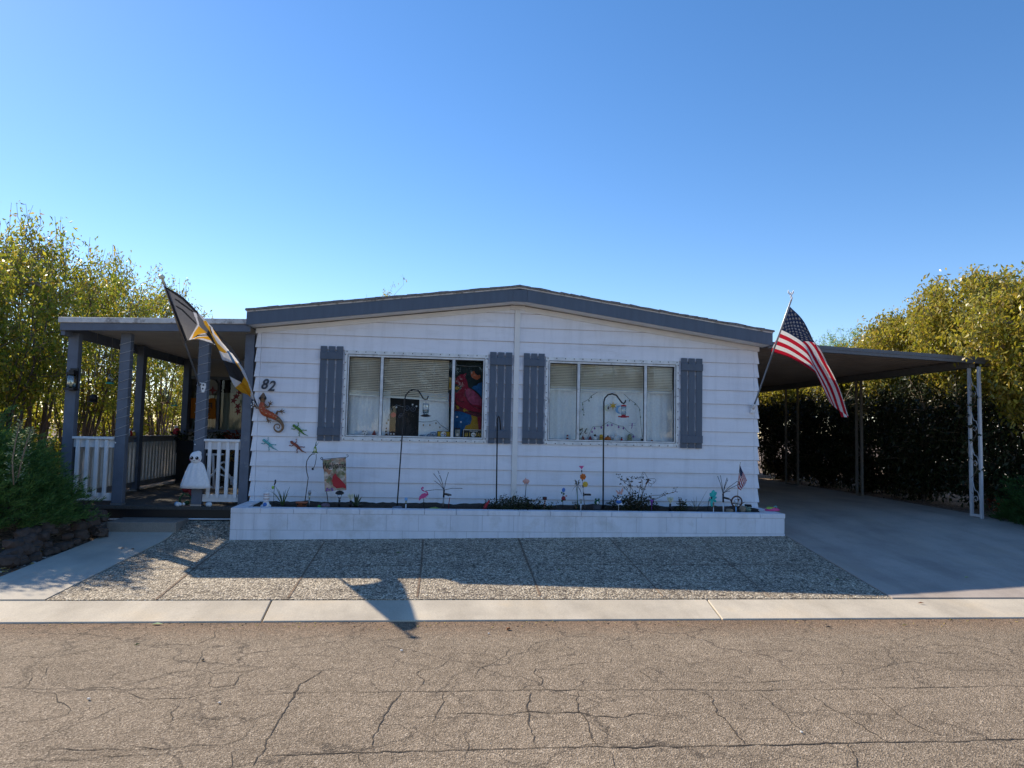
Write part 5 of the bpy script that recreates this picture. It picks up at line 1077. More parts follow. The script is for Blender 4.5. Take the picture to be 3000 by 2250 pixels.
solar(c2_, 380, 1208, 1400, .020, mSkyB, mLens, mFrost, 'light blue and white solar light right of the first hook pole', -.62)
solar(cC, 1115, 850, 1080, .020, mFrost, mLens, mFrost, 'white solar light standing before the three flower stake', -.55)
solar(cE, 1715, 950, 1112, .012, mTan, mTan, mFrost, 'short white post in front of the teal spinner', -.68)
solar(cE, 2080, 908, 1118, .022, mFrost, mLens, mSkyB, 'white topped solar light in front of the rusty ring', -.66)
# mushroom shaped solar lamp
p = base(cD, 1512, 1370, -.5); zt = P(*cD(1512,1085), -.5).z; h = zt-p.z; t = thing('solar_lamp', 'black domed solar lamp below the welcome flag', 'garden light', p)
b = MB(); b.tube([p, p+V((0,0,h*.45))], .013, 8); b.build('post', mBlackP, t); b = MB(); b.lathe(p+V((0,0,h*.45)), [(.008,0),(.024,.03),(.033,h*.32)], 14); b.build('lens', Mglass('lamp_lens', (.75,.78,.82), .3), t)
b = MB(); b.lathe(p+V((0,0,h*.45+h*.321)), [(.045,0),(.057,.008),(.052,.026),(.03,.042),(.001,.048)], 18); b.build('dome', mBlackP, t)
def tulip(cc, x, yt, yb, label, yy):
    p = base(cc, x, yb, yy); zt = P(*cc(x, yt), yy).z; t = thing('tulip_light', label, 'garden light', p); h = zt-p.z
    b = MB(); b.tube([p, p+V((.004,0,h*.5))], [.018,.013], 8); b.build('post', mBlackP, t); b = MB(); q = p+V((.004,0,h*.48))
    for k in range(6):
        a_ = k*PI/3; dx, dy = math.cos(a_), math.sin(a_); s_ = V((-dy, dx, 0)); o = V((dx, dy, 0))
        b.add([q, q+o*.035-s_*.018+V((0,0,h*.28)), q+o*.045+V((0,0,h*.52)), q+o*.035+s_*.018+V((0,0,h*.28))], [(0,1,2,3)])
        b.add([q, q+o*.02-s_*.014+V((0,0,h*.3)), q+o*.02+V((0,0,h*.46)), q+o*.02+s_*.014+V((0,0,h*.3))], [(0,1,2,3)])
    b.build('petals', mCream, t, recalc=False)
tulip(cD, 1692, 1135, 1345, 'cream tulip shaped solar light beside the agave', -.5); tulip(cE, 1010, 850, 1065, 'cream tulip shaped solar light left of the small succulents', -.5)
def firework(cc, bx, by, hub, tips, panel, label, yy=YP, pole=None):
    t = thing('firework_light', label, 'garden light', base(cc, bx, by, yy)); b = MB(); b.tube(L_(cc, [(bx, by), (lerp(bx, hub[0], .55), lerp(by, hub[1], .55))], yy), .009, 7, 0); b.build('stake', pole or mSteel, t)
    b = MB(); b.tube(L_(cc, [(lerp(bx, hub[0], .55), lerp(by, hub[1], .55)), hub], yy), .012, 7); b.build('hub', mBlackP, t)
    for q in tips:
        m_ = (lerp(hub[0], q[0], .45), lerp(hub[1], q[1], .55)-(12 if abs(q[1]-hub[1]) < 60 else 0)); e = P(*cc(*q), yy-.05); a_ = P(*cc(*hub), yy)
        b = MB(); b.tube([a_, P(*cc(*m_), yy-.02), e], .0035, 5); b.ball(e, .006, 6); br = b.build('branch', mBlackP, t); b = MB(); b.ball(e+(e-a_).normalized()*.012, .009, 8); b.build('bulb', mWhite, br)
    b = MB(); a_, c_ = P(*cc(*panel[0]), yy-.02), P(*cc(*panel[1]), yy-.06); b.obox((a_+c_)/2, ((c_-a_).length, .07, .022), (c_-a_).to_track_quat('X','Z').to_matrix()); b.build('solar_panel', mBlackP, t, bevel=.006)
firework(c2_, 985, 1345, (1002,1080), [(905,775),(835,820),(930,845),(850,935),(1070,800),(1290,1055),(705,1095)], ((1010,1140),(1105,1168)), 'black branching firework solar light right of the pink flamingo')
firework(cH, 660, 1345, (650,930), [(538,560),(595,545),(735,598),(750,635),(955,665),(1015,715),(795,875)], ((650,1010),(785,1045)), 'black branching firework solar light beside the teal spinner', pole=mFrost, yy=-.6)
# flamingo
t = thing('flamingo_stake', 'flat pink flamingo stake left of the firework light', 'garden stake', base(c2_, 675)); F_ = lambda q: P(*c2_(*q), YP)
b = MB(); b.prism([F_(q) for q in ((590,1250),(600,1190),(640,1145),(690,1130),(735,1150),(728,1190),(690,1215),(630,1222),(605,1250))], (0,.01,0)); b.tube([F_(q) for q in ((735,1165),(730,1120),(690,1100),(650,1085),(635,1060),(650,1045),(670,1050))], [.012,.010,.009,.009,.009,.014,.012], 7, 0, .5); b.build('bird', mPink, t)
b = MB(); [b.ball(F_(q)+V((0,-.008,0)), .010, 7, 0, 1, .4, 1) for q in ((690,1215),(715,1195),(735,1215),(725,1240),(700,1240))]; b.build('flower', mWhite, t); spike(t, c2_, [(672,1225),(672,1345)])
# candy stake
t = thing('candy_stake', 'thin red stake with a white ball under the firework light', 'garden stake', base(c2_, 1075, 1390, -.6)); spike(t, c2_, [(1072,1390),(1080,1290),(1095,1200)], .005, mDRed, -.6); b = MB(); b.ball(P(*c2_(1095,1188), -.6), .013, 8); b.build('ball', mWhite, t)
# balancing bird
t = thing('balancing_bird', 'green and white bird balancing on a curved black rod with a ball weight', 'garden ornament', base(cD, 955)); spike(t, cD, [(955,1300),(985,1080),(1012,885),(990,800),(978,700),(990,610),(1030,540),(1075,500),(1120,495)], .0055)
q = P(*cD(1122,455), YP); b = MB(); b.lathe(q+V((0,0,-.02)), [(.006,-.002),(.020,.01),(.024,.04),(.014,.075),(.005,.09)], 12, 0, 1, .8); b.build('body', mGrass, t); b = MB(); b.ball(q+V((-.003,-.015,.018)), .017, 10, 0, 1, .5, 1.3); b.build('breast', mCream, t)
b = MB(); b.tube([q+V((.004,0,.07)), q+V((.012,0,.13))], [.007,.004], 6); b.tube([q+V((.01,0,.07)), q+V((.045,0,.12))], [.004,.001], 5); [b.prism([q+V((s_*.012,0,-.02)), q+V((s_*.04,0,-.025)), q+V((s_*.012,0,.02))], (0,.006,0)) for s_ in (-1,1)]; b.build('tail_and_wing', mDGreen, t)
b = MB(); b.tube(L_(cD, [(1140,500),(1142,570),(1125,660),(1105,715),(1088,735)]), .004, 5); b.ball(P(*cD(1085,740), YP), .016, 10); b.build('weight', mBlackM, t)
# welcome flag
t = thing('garden_flag', 'small garden flag reading Welcome over a red bird among leaves', 'garden flag', base(cD, 1340)); spike(t, cD, [(1342,1340),(1300,1050),(1250,600),(1235,590),(1212,575),(1222,552),(1245,560),(1248,590)], .005, name='pole')
spike(t, cD, [(1250,585),(1640,548),(1665,530),(1655,512),(1630,515)], .004, name='arm')
Fw = lambda x, y, d=0: P(*cD(x, y), YP-.012-d)
def fq(u, v, d=0): return Fw(lerp(lerp(1255,1622,u), lerp(1280,1632,u), v), lerp(lerp(592,552,u), lerp(1108,1080,u), v)+6*math.sin(u*9), d)
mFlagBg = bpy.data.materials.new('leafy_print'); mFlagBg.use_nodes = True; nt = mFlagBg.node_tree; bs_ = nt.nodes['Principled BSDF']; v_ = coord(nt); vo = tex(nt, 'ShaderNodeTexVoronoi', 26, v_); no = tex(nt, 'ShaderNodeTexNoise', 18, v_, Detail=4.0)
cc_ = ramp(nt, vo.outputs['Color'], [(.15,(.42,.20,.12)),(.35,(.62,.50,.42)),(.55,(.20,.22,.10)),(.75,(.66,.60,.56)),(.95,(.50,.28,.14))]); cc_ = mixc(nt, cc_, ramp(nt, no.outputs[0], [(.35,(.55,.5,.45)),(.65,(1.2,1.15,1.1))]), 1, 'MULTIPLY'); nt.links.new(cc_, bs_.inputs['Base Color']); bs_.inputs['Roughness'].default_value = .8
b = MB(); n = 12; b.add([fq(i/n, j/n) for j in range(n+1) for i in range(n+1)], [(j*(n+1)+i, j*(n+1)+i+1, (j+1)*(n+1)+i+1, (j+1)*(n+1)+i) for j in range(n) for i in range(n)], 0, True); fc = b.build('cloth', mFlagBg, t, recalc=False)
b = MB(); c_ = fq(.48, .22, .012); text_into(b, 'Welcome', c_, .085, 0, shear=.35, bold=0, extrude=0, tilt=.09, width=.30); b.build('lettering', mBlackP, fc, recalc=False)
b = MB(); b.add([Fw(*q, .012) for q in ((1452,808),(1480,860),(1545,920),(1610,990),(1628,1060),(1570,1040),(1470,1055),(1415,1010),(1398,930),(1410,860))], [tuple(range(10))], 0); [b.add([Fw(x_+14*math.cos(a_), y_+14*math.sin(a_), .012) for a_ in np.linspace(0, 2*PI, 9)[:-1]], [tuple(range(8))], 1) for x_, y_ in ((1320,1060),(1350,1080),(1395,1060),(1405,1085),(1310,1090))]; b.build('printed_bird', [mRed, mPurp], fc, recalc=False)
# striped cat figurine
p = P(*cD(325,1390), -.62); p.z = .52; t = thing('snowman_figurine', 'white figurine with red stripes and a blue belly on the planter\'s left corner', 'figurine', p)
b = MB(); b.lathe(p, [(.04,0),(.045,.03),(.04,.07),(.03,.085)], 14); b.build('body', mWhite, t); b = MB(); b.ball(p+V((-.005,-.035,.05)), .026, 12, 0, 1, .5, 1.15); b.build('belly', mBlue, t)
b = MB(); b.lathe(p+V((0,0,.0855)), [(.033,0),(.036,.03),(.034,.06),(.036,.10),(.03,.125)], 14); b.build('head', mWhite, t)
b = MB(); b.lathe(p+V((0,0,.118)), [(.038,0),(.038,.007)], 14); b.lathe(p+V((0,0,.155)), [(.038,0),(.038,.006)], 14, 0); b.lathe(p+V((0,0,.18)), [(.038,0),(.034,.012)], 14); b.build('stripe', mDRed, t)
b = MB(); [b.ball(p+V((s_*.045,-.005,.03)), .022, 9) for s_ in (-1,1)]; [b.ball(p+V((s_*.03,-.02,.0)), .017, 8) for s_ in (-1,1)]; b.build('paw', mFrost, t)
# dragonfly stake
t = thing('bee_stake', 'small green and yellow insect stake with a black top above the grassy plant', 'garden stake', base(cD, 452)); spike(t, cD, [(452,1300),(455,1130),(470,1000)], .003)
b = MB(); q = P(*cD(440,1040), YP); b.ball(q, .020, 10, 0, .9, .6, 1.2); b.build('body', mLime, t); b = MB(); b.tube(L_(cD, [(462,1000),(480,960),(480,915)]), [.006,.011,.009], 7); b.tube(L_(cD, [(425,1040),(445,1060),(460,1020)]), .005, 5); b.build('wing', mBlackP, t)
# blade plants
def blades(cc, x, y, tips, label, name, mt, r=.006, yy=YP, cat='plant', flat=True):
    p0 = base(cc, x, y, yy); t = thing(name, label, cat, p0); b = MB()
    for k, q in enumerate(tips):
        e = P(*cc(q[0], q[1]), yy+random.uniform(-.12,.12)); m_ = p0.lerp(e, .5); m_.z += q[2] if len(q) > 2 else .02; d_ = (e-p0)
        s_ = V((0,1,0)) if abs(d_.x) > abs(d_.z) else V((1,.3,0)); s_ = s_.normalized()
        pts = []
        for i in range(7):
            f = i/6; c_ = p0.lerp(m_, f).lerp(m_.lerp(e, f), f); w_ = r*(1-f)**.6+.0005; pts += [c_+s_*w_, c_-s_*w_]
        b.add(pts, [(2*i, 2*i+1, 2*i+3, 2*i+2) for i in range(6)], 0, True)
    b.build('leaves', mt, t, recalc=False); return t
mBlade = Mleaf('blade_green', [(.05,.09,.03),(.07,.12,.04)], .2); mBlade2 = Mleaf('agave_green', [(.035,.06,.03),(.05,.08,.04)], .1)
blades(cD, 600, 1330, [(290,1030,.12),(200,1060,.16),(480,1020,.05),(720,1020,.04),(620,1090,.03),(380,1100,.08),(550,1130,.05),(1205,1155,.28),(700,1130,.05),(300,1250,.05),(430,1210,.08),(520,1060,.06),(650,1070,.04),(740,1300,.05),(480,1290,.03),(800,1310,.05)], 'thin arching grassy plant at the left end of the planter', 'grass_plant', mBlade, .006)
blades(cD, 1790, 1335, [(1755,1135),(1800,1150),(1835,1140),(1880,1190),(1980,1265),(1610,1285),(1700,1250),(1660,1320),(1900,1300),(1770,1170),(1930,1310),(1720,1300)], 'spiky dark agave right of the tulip light', 'agave', mBlade2, .017)
blades(cE, 1430, 1060, [(1390,870),(1620,740,.0),(1440,840),(1600,960,.03),(1560,920),(1330,1000),(1300,950),(1500,950),(1380,930),(1350,900)], 'thin twiggy grass tuft right of the small succulents', 'grass_tuft', Mleaf('dry_blade', [(.10,.10,.08),(.14,.13,.10)], .1), .004)
# terracotta pot with cut face
p = base(cD, 903, 1350, -.48); t = thing('terracotta_pot', 'terracotta pot with dark cut-out eyes at the foot of the balancing bird', 'pot', p); b = MB(); b.lathe(p, [(.055,0),(.068,.05),(.072,.05),(.074,.065),(.06,.065),(.055,.03)], 20, 0, 1.05, .8); b.build('bowl', mTerra, t)
b = MB(); [b.prism([p+V((dx-.012,-.062,.03)), p+V((dx+.012,-.062,.03)), p+V((dx,-.062,.05))], (0,.01,0)) for dx in (-.04,.03,.055)]; b.build('cut_eye', mBlackP, t)
# turtle
p = base(cD, 1270, 1390, -.60); t = thing('turtle_figurine', 'small green turtle with a purplish shell under the welcome flag', 'figurine', p); b = MB(); b.ball(p+V((.015,0,.03)), .06, 14, 0, 1, .7, .6); b.build('shell', M('shell', (.14,.10,.13), .6, .3, 40), t); b = MB(); b.ball(p+V((-.06,-.02,.02)), .022, 10); [b.ball(p+V(q), .018, 8) for q in ((-.03,-.04,.0),(.04,-.04,0))]; b.build('head_and_feet', mGreen, t)
# rocks on the soil
def rock_mesh(p, sx, sy, sz, seed, n=2):
    bm_ = bmesh.new(); bmesh.ops.create_icosphere(bm_, subdivisions=n, radius=1); sd = V((seed*3.1, seed*1.7, seed*.9))
    rz = Matrix.Rotation(seed*1.3, 3, 'Z')@Matrix.Rotation(random.uniform(-.4,.4), 3, 'X')
    mb = MB(); vs = []
    for v in bm_.verts:
        c_ = v.co.copy(); k = 1+.38*noise.noise(c_*1.1+sd)+.16*noise.noise(c_*2.6+sd); c_ = V((max(-.8, min(.8, c_.x*k)), max(-.8, min(.8, c_.y*k)), max(-.75, min(.75, c_.z*k))))
        vs.append(rz@V((c_.x*sx, c_.y*sy, c_.z*sz))+Vector(p))
    mb.add(vs, [tuple(v.index for v in f.verts) for f in bm_.faces]); bm_.free(); return mb
single(rock_mesh(base(c2_, 240, 1380, -.6)+V((0,0,.01)), .085, .06, .035, 3), 'rock', mBlueRock, 'flat blue grey rock at the foot of the left hook pole', 'rock')
single(rock_mesh(base(cE, 1975, 1075, -.55)+V((0,0,.02)), .06, .05, .035, 5), 'rock', mTan, 'rounded tan rock just left of the rusty ring\'s light', 'rock')
single(rock_mesh(base(cE, 2185, 1060, -.5)+V((0,0,.04)), .055, .05, .06, 8), 'rock', mTan, 'upright tan rock beside the green face pot', 'rock')
b = MB(); b.tube(L_(c2_, [(750,1395),(800,1385),(860,1380),(920,1390),(985,1392)], -.62), [.012,.018,.02,.012,.004], 7); single(b, 'aloe_leaf', mGrass, 'fallen pale green fleshy leaf on the soil below the firework light', 'leaf')
# red critter
p = base(c2_, 1660, 1390, -.55); t = thing('red_critter', 'red critter figurine leaning up beside the trailing plant', 'figurine', p); b = MB(); b.tube(L_(c2_, [(1650,1400),(1665,1360),(1700,1300),(1735,1250)], -.55), [.020,.026,.017,.009], 9); b.build('body', mRed, t)
b = MB(); b.ball(P(*c2_(1660,1380), -.57), .018, 9); [b.tube(L_(c2_, q, -.57), .005, 5) for q in ([(1640,1380),(1655,1320)], [(1690,1380),(1700,1340)])]; b.build('head_and_legs', mDRed, t)
# trailing dark plant, rose bush
def bush(p, rx, ry, rz_, n, mt, label, name, ll=.03, lw=.009, twigs=(), group=None, seed=1):
    t = thing(name, label, 'plant', p, group); b = MB(); rr = random.Random(seed)
    for i in range(n):
        a_ = rr.uniform(0, 2*PI); e = math.acos(rr.uniform(.0, 1)); k = rr.random()**.4
        c_ = p+V((rx*k*math.cos(a_)*math.sin(e)*(1+.25*math.sin(3*a_)), ry*k*math.sin(a_)*math.sin(e), rz_*k*math.cos(e)*(1+.35*noise.noise(V((a_*2, e*3, seed))))))
        d_ = V((rr.uniform(-1,1), rr.uniform(-1,1), rr.uniform(-.3,1))).normalized(); s_ = d_.orthogonal().normalized(); s_ = Matrix.Rotation(rr.uniform(0,PI), 3, d_)@s_; L = ll*rr.uniform(.6,1.3)
        b.add([c_, c_+d_*L*.5+s_*lw, c_+d_*L, c_+d_*L*.5-s_*lw], [(0,1,2,3)])
    lv_ = b; b = MB(); [b.tube([p, p+V((rx*.5*math.cos(k), ry*.5*math.sin(k), rz_*.7))], [.006,.002], 5) for k in range(7)]
    for tw in twigs: b.tube(tw, [.004]*(len(tw)-1)+[.0015], 5)
    b.build('stems', mTwig, t); b = lv_
    for tw in twigs:
        for q in tw[1:]: leafy(b, q+V((0,0,-.01)), 5, .03, .02, ll, lw, rr.randint(0,9999), .4)
    b.build('leaves', mt, t, recalc=False)
    return t
tw = lambda cc, L, yy=YP: [L_(cc, q, yy) for q in L]
bush(base(cC, 20, 1050, -.5), .40, .25, .17, 1900, mLeafD, 'dark small leafed trailing plant spilling over the planter edge near the middle', 'trailing_plant', .028, .008, tw(cC, [[(-200,1000),(-160,900),(-115,830)],[(-20,950),(20,860),(45,790)],[(90,950),(150,865)],[(330,960),(400,900),(430,880)],[(600,1030),(610,975)],[(640,1020),(675,985)],[(720,1020),(720,970)],[(420,1000),(470,940)],[(100,1060),(140,1120),(150,1150)]], -.55), seed=4)
bush(base(cC, 480, 1050, -.45), .17, .15, .06, 260, mLeafD, 'low sparse tail of the trailing plant beside the striped stake', 'trailing_plant', .028, .008, seed=9)
mRose = Mleaf('rose_leaf', [(.03,.035,.012),(.06,.05,.02),(.04,.03,.02),(.02,.03,.01)], .2)
bush(base(cE, 420, 1090, -.42), .36, .28, .22, 1300, mRose, 'tangled brown green rose bush mound with bare twigs on the right half of the planter', 'rose_bush', .035, .010, tw(cE, [[(470,870),(370,690),(320,600)],[(400,850),(300,740),(230,660)],[(530,870),(590,750),(660,600)],[(500,860),(520,720),(510,680)],[(360,840),(370,700),(380,620),(415,545)],[(300,650),(260,600),(200,560),(180,500)],[(370,690),(350,600),(335,555)],[(560,800),(560,620),(550,570),(490,570),(440,570)],[(560,880),(700,840),(900,830),(1090,780),(1105,730)],[(700,880),(780,900),(880,850),(945,800)],[(280,640),(250,590)]], -.42), seed=6)
bush(base(cE, 1200, 1050, -.42), .075, .06, .17, 160, mLeafD, 'upright little succulent between the right tulip light and the grass tuft', 'succulent', .04, .008, seed=7)
bush(base(cE, 1120, 1050, -.45), .05, .05, .06, 60, mLeafD, 'tiny low succulent at the foot of the taller one', 'succulent', .03, .008, seed=8)
bush(base(cC, 1040, 1030, -.4), .07, .05, .12, 60, mRose, 'small dry seedling at the foot of the palm like plant', 'seedling', .03, .007, seed=10)
# pig stake
t = thing('pig_stake', 'flat pink pig on a stake above the trailing plant', 'garden stake', base(cC, 212)); spike(t, cC, [(210,1040),(215,850),(232,640)], .004); q = P(*cC(232,608), YP); b = MB(); b.ball(q, .042, 14, 0, 1.05, .3, .75); b.ball(q+V((-.035,-.005,.0)), .018, 9, 0, 1, .5, 1); b.prism([q+V((-.02,0,.03)), q+V((-.008,0,.05)), q+V((.0,0,.03))], (0,.008,0)); [b.ball(q+V((k,0,-.033)), .010, 7) for k in (-.02,.02)]; b.build('pig', mPeach, t)
b = MB(); a_, c_ = P(*cC(215,895), YP), P(*cC(325,930), YP-.03); b.obox((a_+c_)/2, ((c_-a_).length,.05,.018), (c_-a_).to_track_quat('X','Z').to_matrix()); b.build('solar_panel', mBlackP, t)
# striped stake
p = base(cC, 522, 1050, -.45); h = P(*cC(522,860), -.45).z-p.z; t = thing('striped_stake', 'black and pale striped stake light with a black square top', 'garden light', p); b = MB(); [b.lathe(p+V((.001*k,0,h*.76*k/9)), [(.011,0),(.011,h*.76/9-.001)], 8, k % 2) for k in range(9)]; b.build('post', [mPeach, mBlackP], t); b = MB(); b.box(p.x-.022, p.x+.030, p.y-.02, p.y+.02, p.z+h*.77, p.z+h); b.build('lantern_top', mBlackP, t); b = MB(); b.ball((p.x+.004, p.y-.02, p.z+h*.9), .008, 7); b.build('spot', mRed, t)
# balloon flower stake
t = thing('flower_stake', 'stake with a blue disc above a dark red rose', 'garden stake', base(cC, 825)); spike(t, cC, [(825,1050),(822,860),(832,790)], .0035); b = MB(); b.ball(P(*cC(836,750), YP), .024, 12, 0, 1, .3, 1.3); b.build('disc', mBlue, t)
b = MB(); b.ball(P(*cC(835,885), YP), .030, 10, 0, 1, .5, 1.1); b.build('rose', mDRed, t); b = MB(); [b.ball(P(*cC(*q), YP), .013, 7, 0, 1, .4, 1.2) for q in ((806,795),(840,812),(808,925),(858,905))]; b.build('leaf', mDGreen, t); b = MB(); b.ball(P(*cC(880,845), YP), .014, 8, 0, 1, .5, 1); b.build('bud', mPeach, t)
# palm like plant
t = thing('lily_plant', 'palm like plant with drooping dark green leaves left of the three flower stake', 'plant', base(cC, 1060)); spike(t, cC, [(1062,1050),(1060,850),(1055,690)], .005, mDGreen, name='stem'); b = MB(); o = P(*cC(1055,680), YP); rr = random.Random(2)
for q in [(1010,570),(1040,600),(1105,575),(1115,620),(995,590),(980,650),(970,700),(965,785),(1010,740),(1035,860),(1140,740),(1120,680),(1140,850),(1090,760),(1060,720),(990,680),(1000,640),(1130,640),(1040,780),(1110,700)]:
    e = P(*cC(*q), YP+rr.uniform(-.06,.06)); m_ = o.lerp(e, .5)+V((0,0,.025)); s_ = V((-(e-o).z, .2, (e-o).x)).normalized()*.009; b.add([o, m_+s_, e, m_-s_], [(0,1,2,3)])
b.build('leaves', mLeafD, t, recalc=False)
# three flower stake
t = thing('triple_flower_stake', 'solar stake with pink, orange and yellow metal flowers', 'garden stake', base(cC, 1180)); spike(t, cC, [(1182,1050),(1160,850),(1145,600),(1132,470),(1128,420)], .005, mSteel)
b = MB(); b.prism([P(*cC(*q), YP) for q in ((1085,360),(1165,360),(1150,385),(1130,412),(1105,385))], (0,.02,0)); b.build('pink_flower', mPink, t)
def daisy(b, c_, r, n=7):
    for k in range(n): a_ = k*2*PI/n; b.ball(c_+V((r*.6*math.cos(a_), 0, r*.6*math.sin(a_))), r*.42, 8, 0, 1, .3, 1)
    b.ball(c_+V((0,-.006,0)), r*.45, 8, 0, 1, .5, 1)
b = MB(); daisy(b, P(*cC(1150,535), YP-.015), .044); b.build('orange_flower', mOr, t); b = MB(); daisy(b, P(*cC(1187,658), YP-.015), .040); b.build('yellow_flower', mYel, t)
b = MB(); [b.tube(L_(cC, q), .009, 6) for q in ([(1130,430),(1130,455)], [(1140,575),(1143,600)], [(1148,670),(1152,710)], [(1158,790),(1163,850)])]; b.build('joint', mBlackP, t); b = MB(); a_, c_ = P(*cC(1165,825), YP-.02), P(*cC(1275,822), YP-.05); b.obox((a_+c_)/2, ((c_-a_).length,.07,.024), 0.0); b.build('solar_panel', mBlackP, t, bevel=.006)
# frog gnome
p = base(cC, 1375, 1080, -.45); t = thing('frog_figurine', 'dark green frog figurine on a grey block left of the right hook pole', 'figurine', p); b = MB(); b.box(p.x-.045, p.x+.045, p.y-.04, p.y+.04, p.z, p.z+.075); b.build('block', M('grey_block', (.06,.065,.08), .8), t, bevel=.01)
b = MB(); b.ball(p+V((0,-.01,.10)), .040, 12, 0, 1, .8, 1); [b.ball(p+V((s_*.022,-.012,.145)), .014, 8) for s_ in (-1,1)]; b.build('frog', mDGreen, t); b = MB(); b.ball(p+V((.0,-.045,.10)), .016, 8, 0, 1, .4, 1.4); b.ball(p+V((.028,-.03,.085)), .009, 7); b.build('belly', mFrost, t)
# butterfly and bird stake
t = thing('butterfly_stake', 'white and pink butterfly above a blue bird on a white stake', 'garden stake', base(cC, 1725, 1100, -.6)); spike(t, cC, [(1725,1110),(1730,990),(1745,790)], .003, mWhite, -.6)
b = MB(); B_ = lambda q: P(*cC(*q), -.62)
b.prism([B_(q) for q in ((1745,790),(1795,710),(1805,760),(1785,800),(1790,815),(1760,820))], (0,.004,0)); b.prism([B_(q) for q in ((1740,790),(1680,745),(1695,785),(1710,800),(1705,830),(1738,815))], (0,.004,0)); bw = b.build('butterfly', mPeach, t); b = MB(); b.tube(L_(cC, [(1740,750),(1748,830)], -.625), .003, 5); b.build('body', mDRed, bw)
b = MB(); b.ball(B_((1730,940)), .033, 10, 0, 1.2, .5, .8); b.prism([B_(q) for q in ((1750,950),(1800,985),(1760,985))], (0,.004,0)); b.build('bird', mBlue, t); b = MB(); b.prism([B_(q) for q in ((1690,910),(1740,890),(1758,868),(1760,895),(1735,915))], (0,-.03,0)); b.prism([B_(q) for q in ((1700,985),(1795,985),(1770,962),(1735,975))], (0,-.02,0)); b.build('wing', mWhite, t)
# wire butterfly
t = thing('wire_butterfly', 'large open wire butterfly standing over the rose bush', 'garden ornament', base(cE, 640)); b = MB()
for q in ([(650,590),(640,540),(600,470),(570,455),(555,500),(560,550),(600,585),(640,590)], [(565,500),(575,485),(585,500),(572,512)], [(650,590),(700,565),(760,565),(785,585),(770,620),(730,650),(680,640),(655,600)], [(670,620),(665,680),(700,690),(720,660),(690,645)], [(735,610),(755,610),(755,640),(735,630)], [(640,600),(625,660)]): b.tube(L_(cE, q, -.5), .0025, 5)
b.build('wire', mBlackM, t); b = MB(); b.tube(L_(cE, [(672,565),(650,610),(620,655)], -.5), [.010,.014,.009], 7); b.build('body', mRust, t); spike(t, cE, [(620,655),(560,850),(545,1060)], .003, yy=-.5)
# purple funnel
p = base(cE, 712, 1080, -.58); h = P(*cE(712,908), -.58).z-p.z; t = thing('purple_funnel', 'small purple trumpet stake beside the rose bush', 'garden stake', p); b = MB(); b.lathe(p+V((0,0,h*.45)), [(.008,0),(.012,h*.35),(.032,h*.55)], 12); b.build('trumpet', mPurp, t); b = MB(); b.tube([p, p+V((0,0,h*.46))], .005, 6); b.build('stake', mPurp, t)
# teal spinner
t = thing('teal_spinner', 'bright teal pinwheel spinner on a bent black stake', 'garden spinner', base(cE, 1620, 1065, -.5)); spike(t, cE, [(1618,1080),(1650,872),(1685,878)], .004, yy=-.52)
b = MB(); o = P(*cE(1690,880), -.5)
for q in ((1720,760,34),(1755,790,30),(1765,870,32),(1755,940,28),(1690,1010,26),(1640,930,24),(1660,800,28),(1700,900,45)):
    e = P(*cE(q[0], q[1]), -.5+random.uniform(-.02,.02)); d_ = e-o; a_ = math.atan2(d_.x, d_.z); b.ball(o.lerp(e, .62), .5*max(.05, d_.length), 12, 0, q[2]/60, .15, .95, Matrix.Rotation(a_, 3, 'Y'))
b.build('blades', mTeal, t); b = MB(); b.ball(P(*cE(1683,878), -.53), .013, 8); b.build('hub', mBlackP, t)
# rusty ring
q = P(*cE(2092,940), -.45); t = thing('rusty_ring', 'rust brown ring with a small bird silhouette, beside the small flag', 'garden ornament', V((q.x, -.45, SZ))); b = MB(); b.tube([q+V((.075*math.cos(a_), 0, .075*math.sin(a_))) for a_ in np.linspace(0, 2*PI, 29)], .011, 8); [b.prism([q+V((s_*.075,0,.03+(0 if s_ < 0 else -.05))), q+V((s_*.125,0,.05+(0 if s_ < 0 else -.05))), q+V((s_*.08,0,0+(0 if s_ < 0 else -.03)))], (0,.008,0)) for s_ in (-1,1)]; b.build('ring', mRust, t)
b = MB(); b.ball(q+V((-.005,0,.012)), .028, 10, 0, 1.3, .3, .8); b.ball(q+V((.03,0,.03)), .014, 8, 0, 1, .4, 1); b.tube([q+V((-.07,0,-.02)), q+V((.07,0,-.035))], .008, 6); b.tube([q+V((0,0,-.08)), q+V((0,0,-.16))], .005, 6); b.build('bird', mRust, t)
# stick flag
t = thing('stick_flag', 'small stars and stripes flag on a stick at the right end of the planter', 'flag', base(cH, 960, 1300, -.4)); b = MB(); b.tube(L_(cH, [(962,1240),(965,1000),(975,800),(1015,310),(1030,250)], -.40), .004, 6); b.build('stick', M('stick_wood', (.35,.27,.17), .6), t)
ctrl = [[(1018,312),(1060,420),(1100,500),(1140,590),(1168,650)], [(1000,440),(1025,530),(1060,600),(1090,690),(1110,760)], [(980,585),(968,680),(962,760),(970,810),(1035,862)]]
cl, S = cloth_grid(ctrl, [0,.25,.5,.75,1], [0,.5,1], lambda u, v: -.41-.03*math.sin(u*5+v*3)*u, cH, 40, 39, 'cloth', t, uscol, [mFW, mFR, mFB]); us_stars(S, cl, .016, .003)
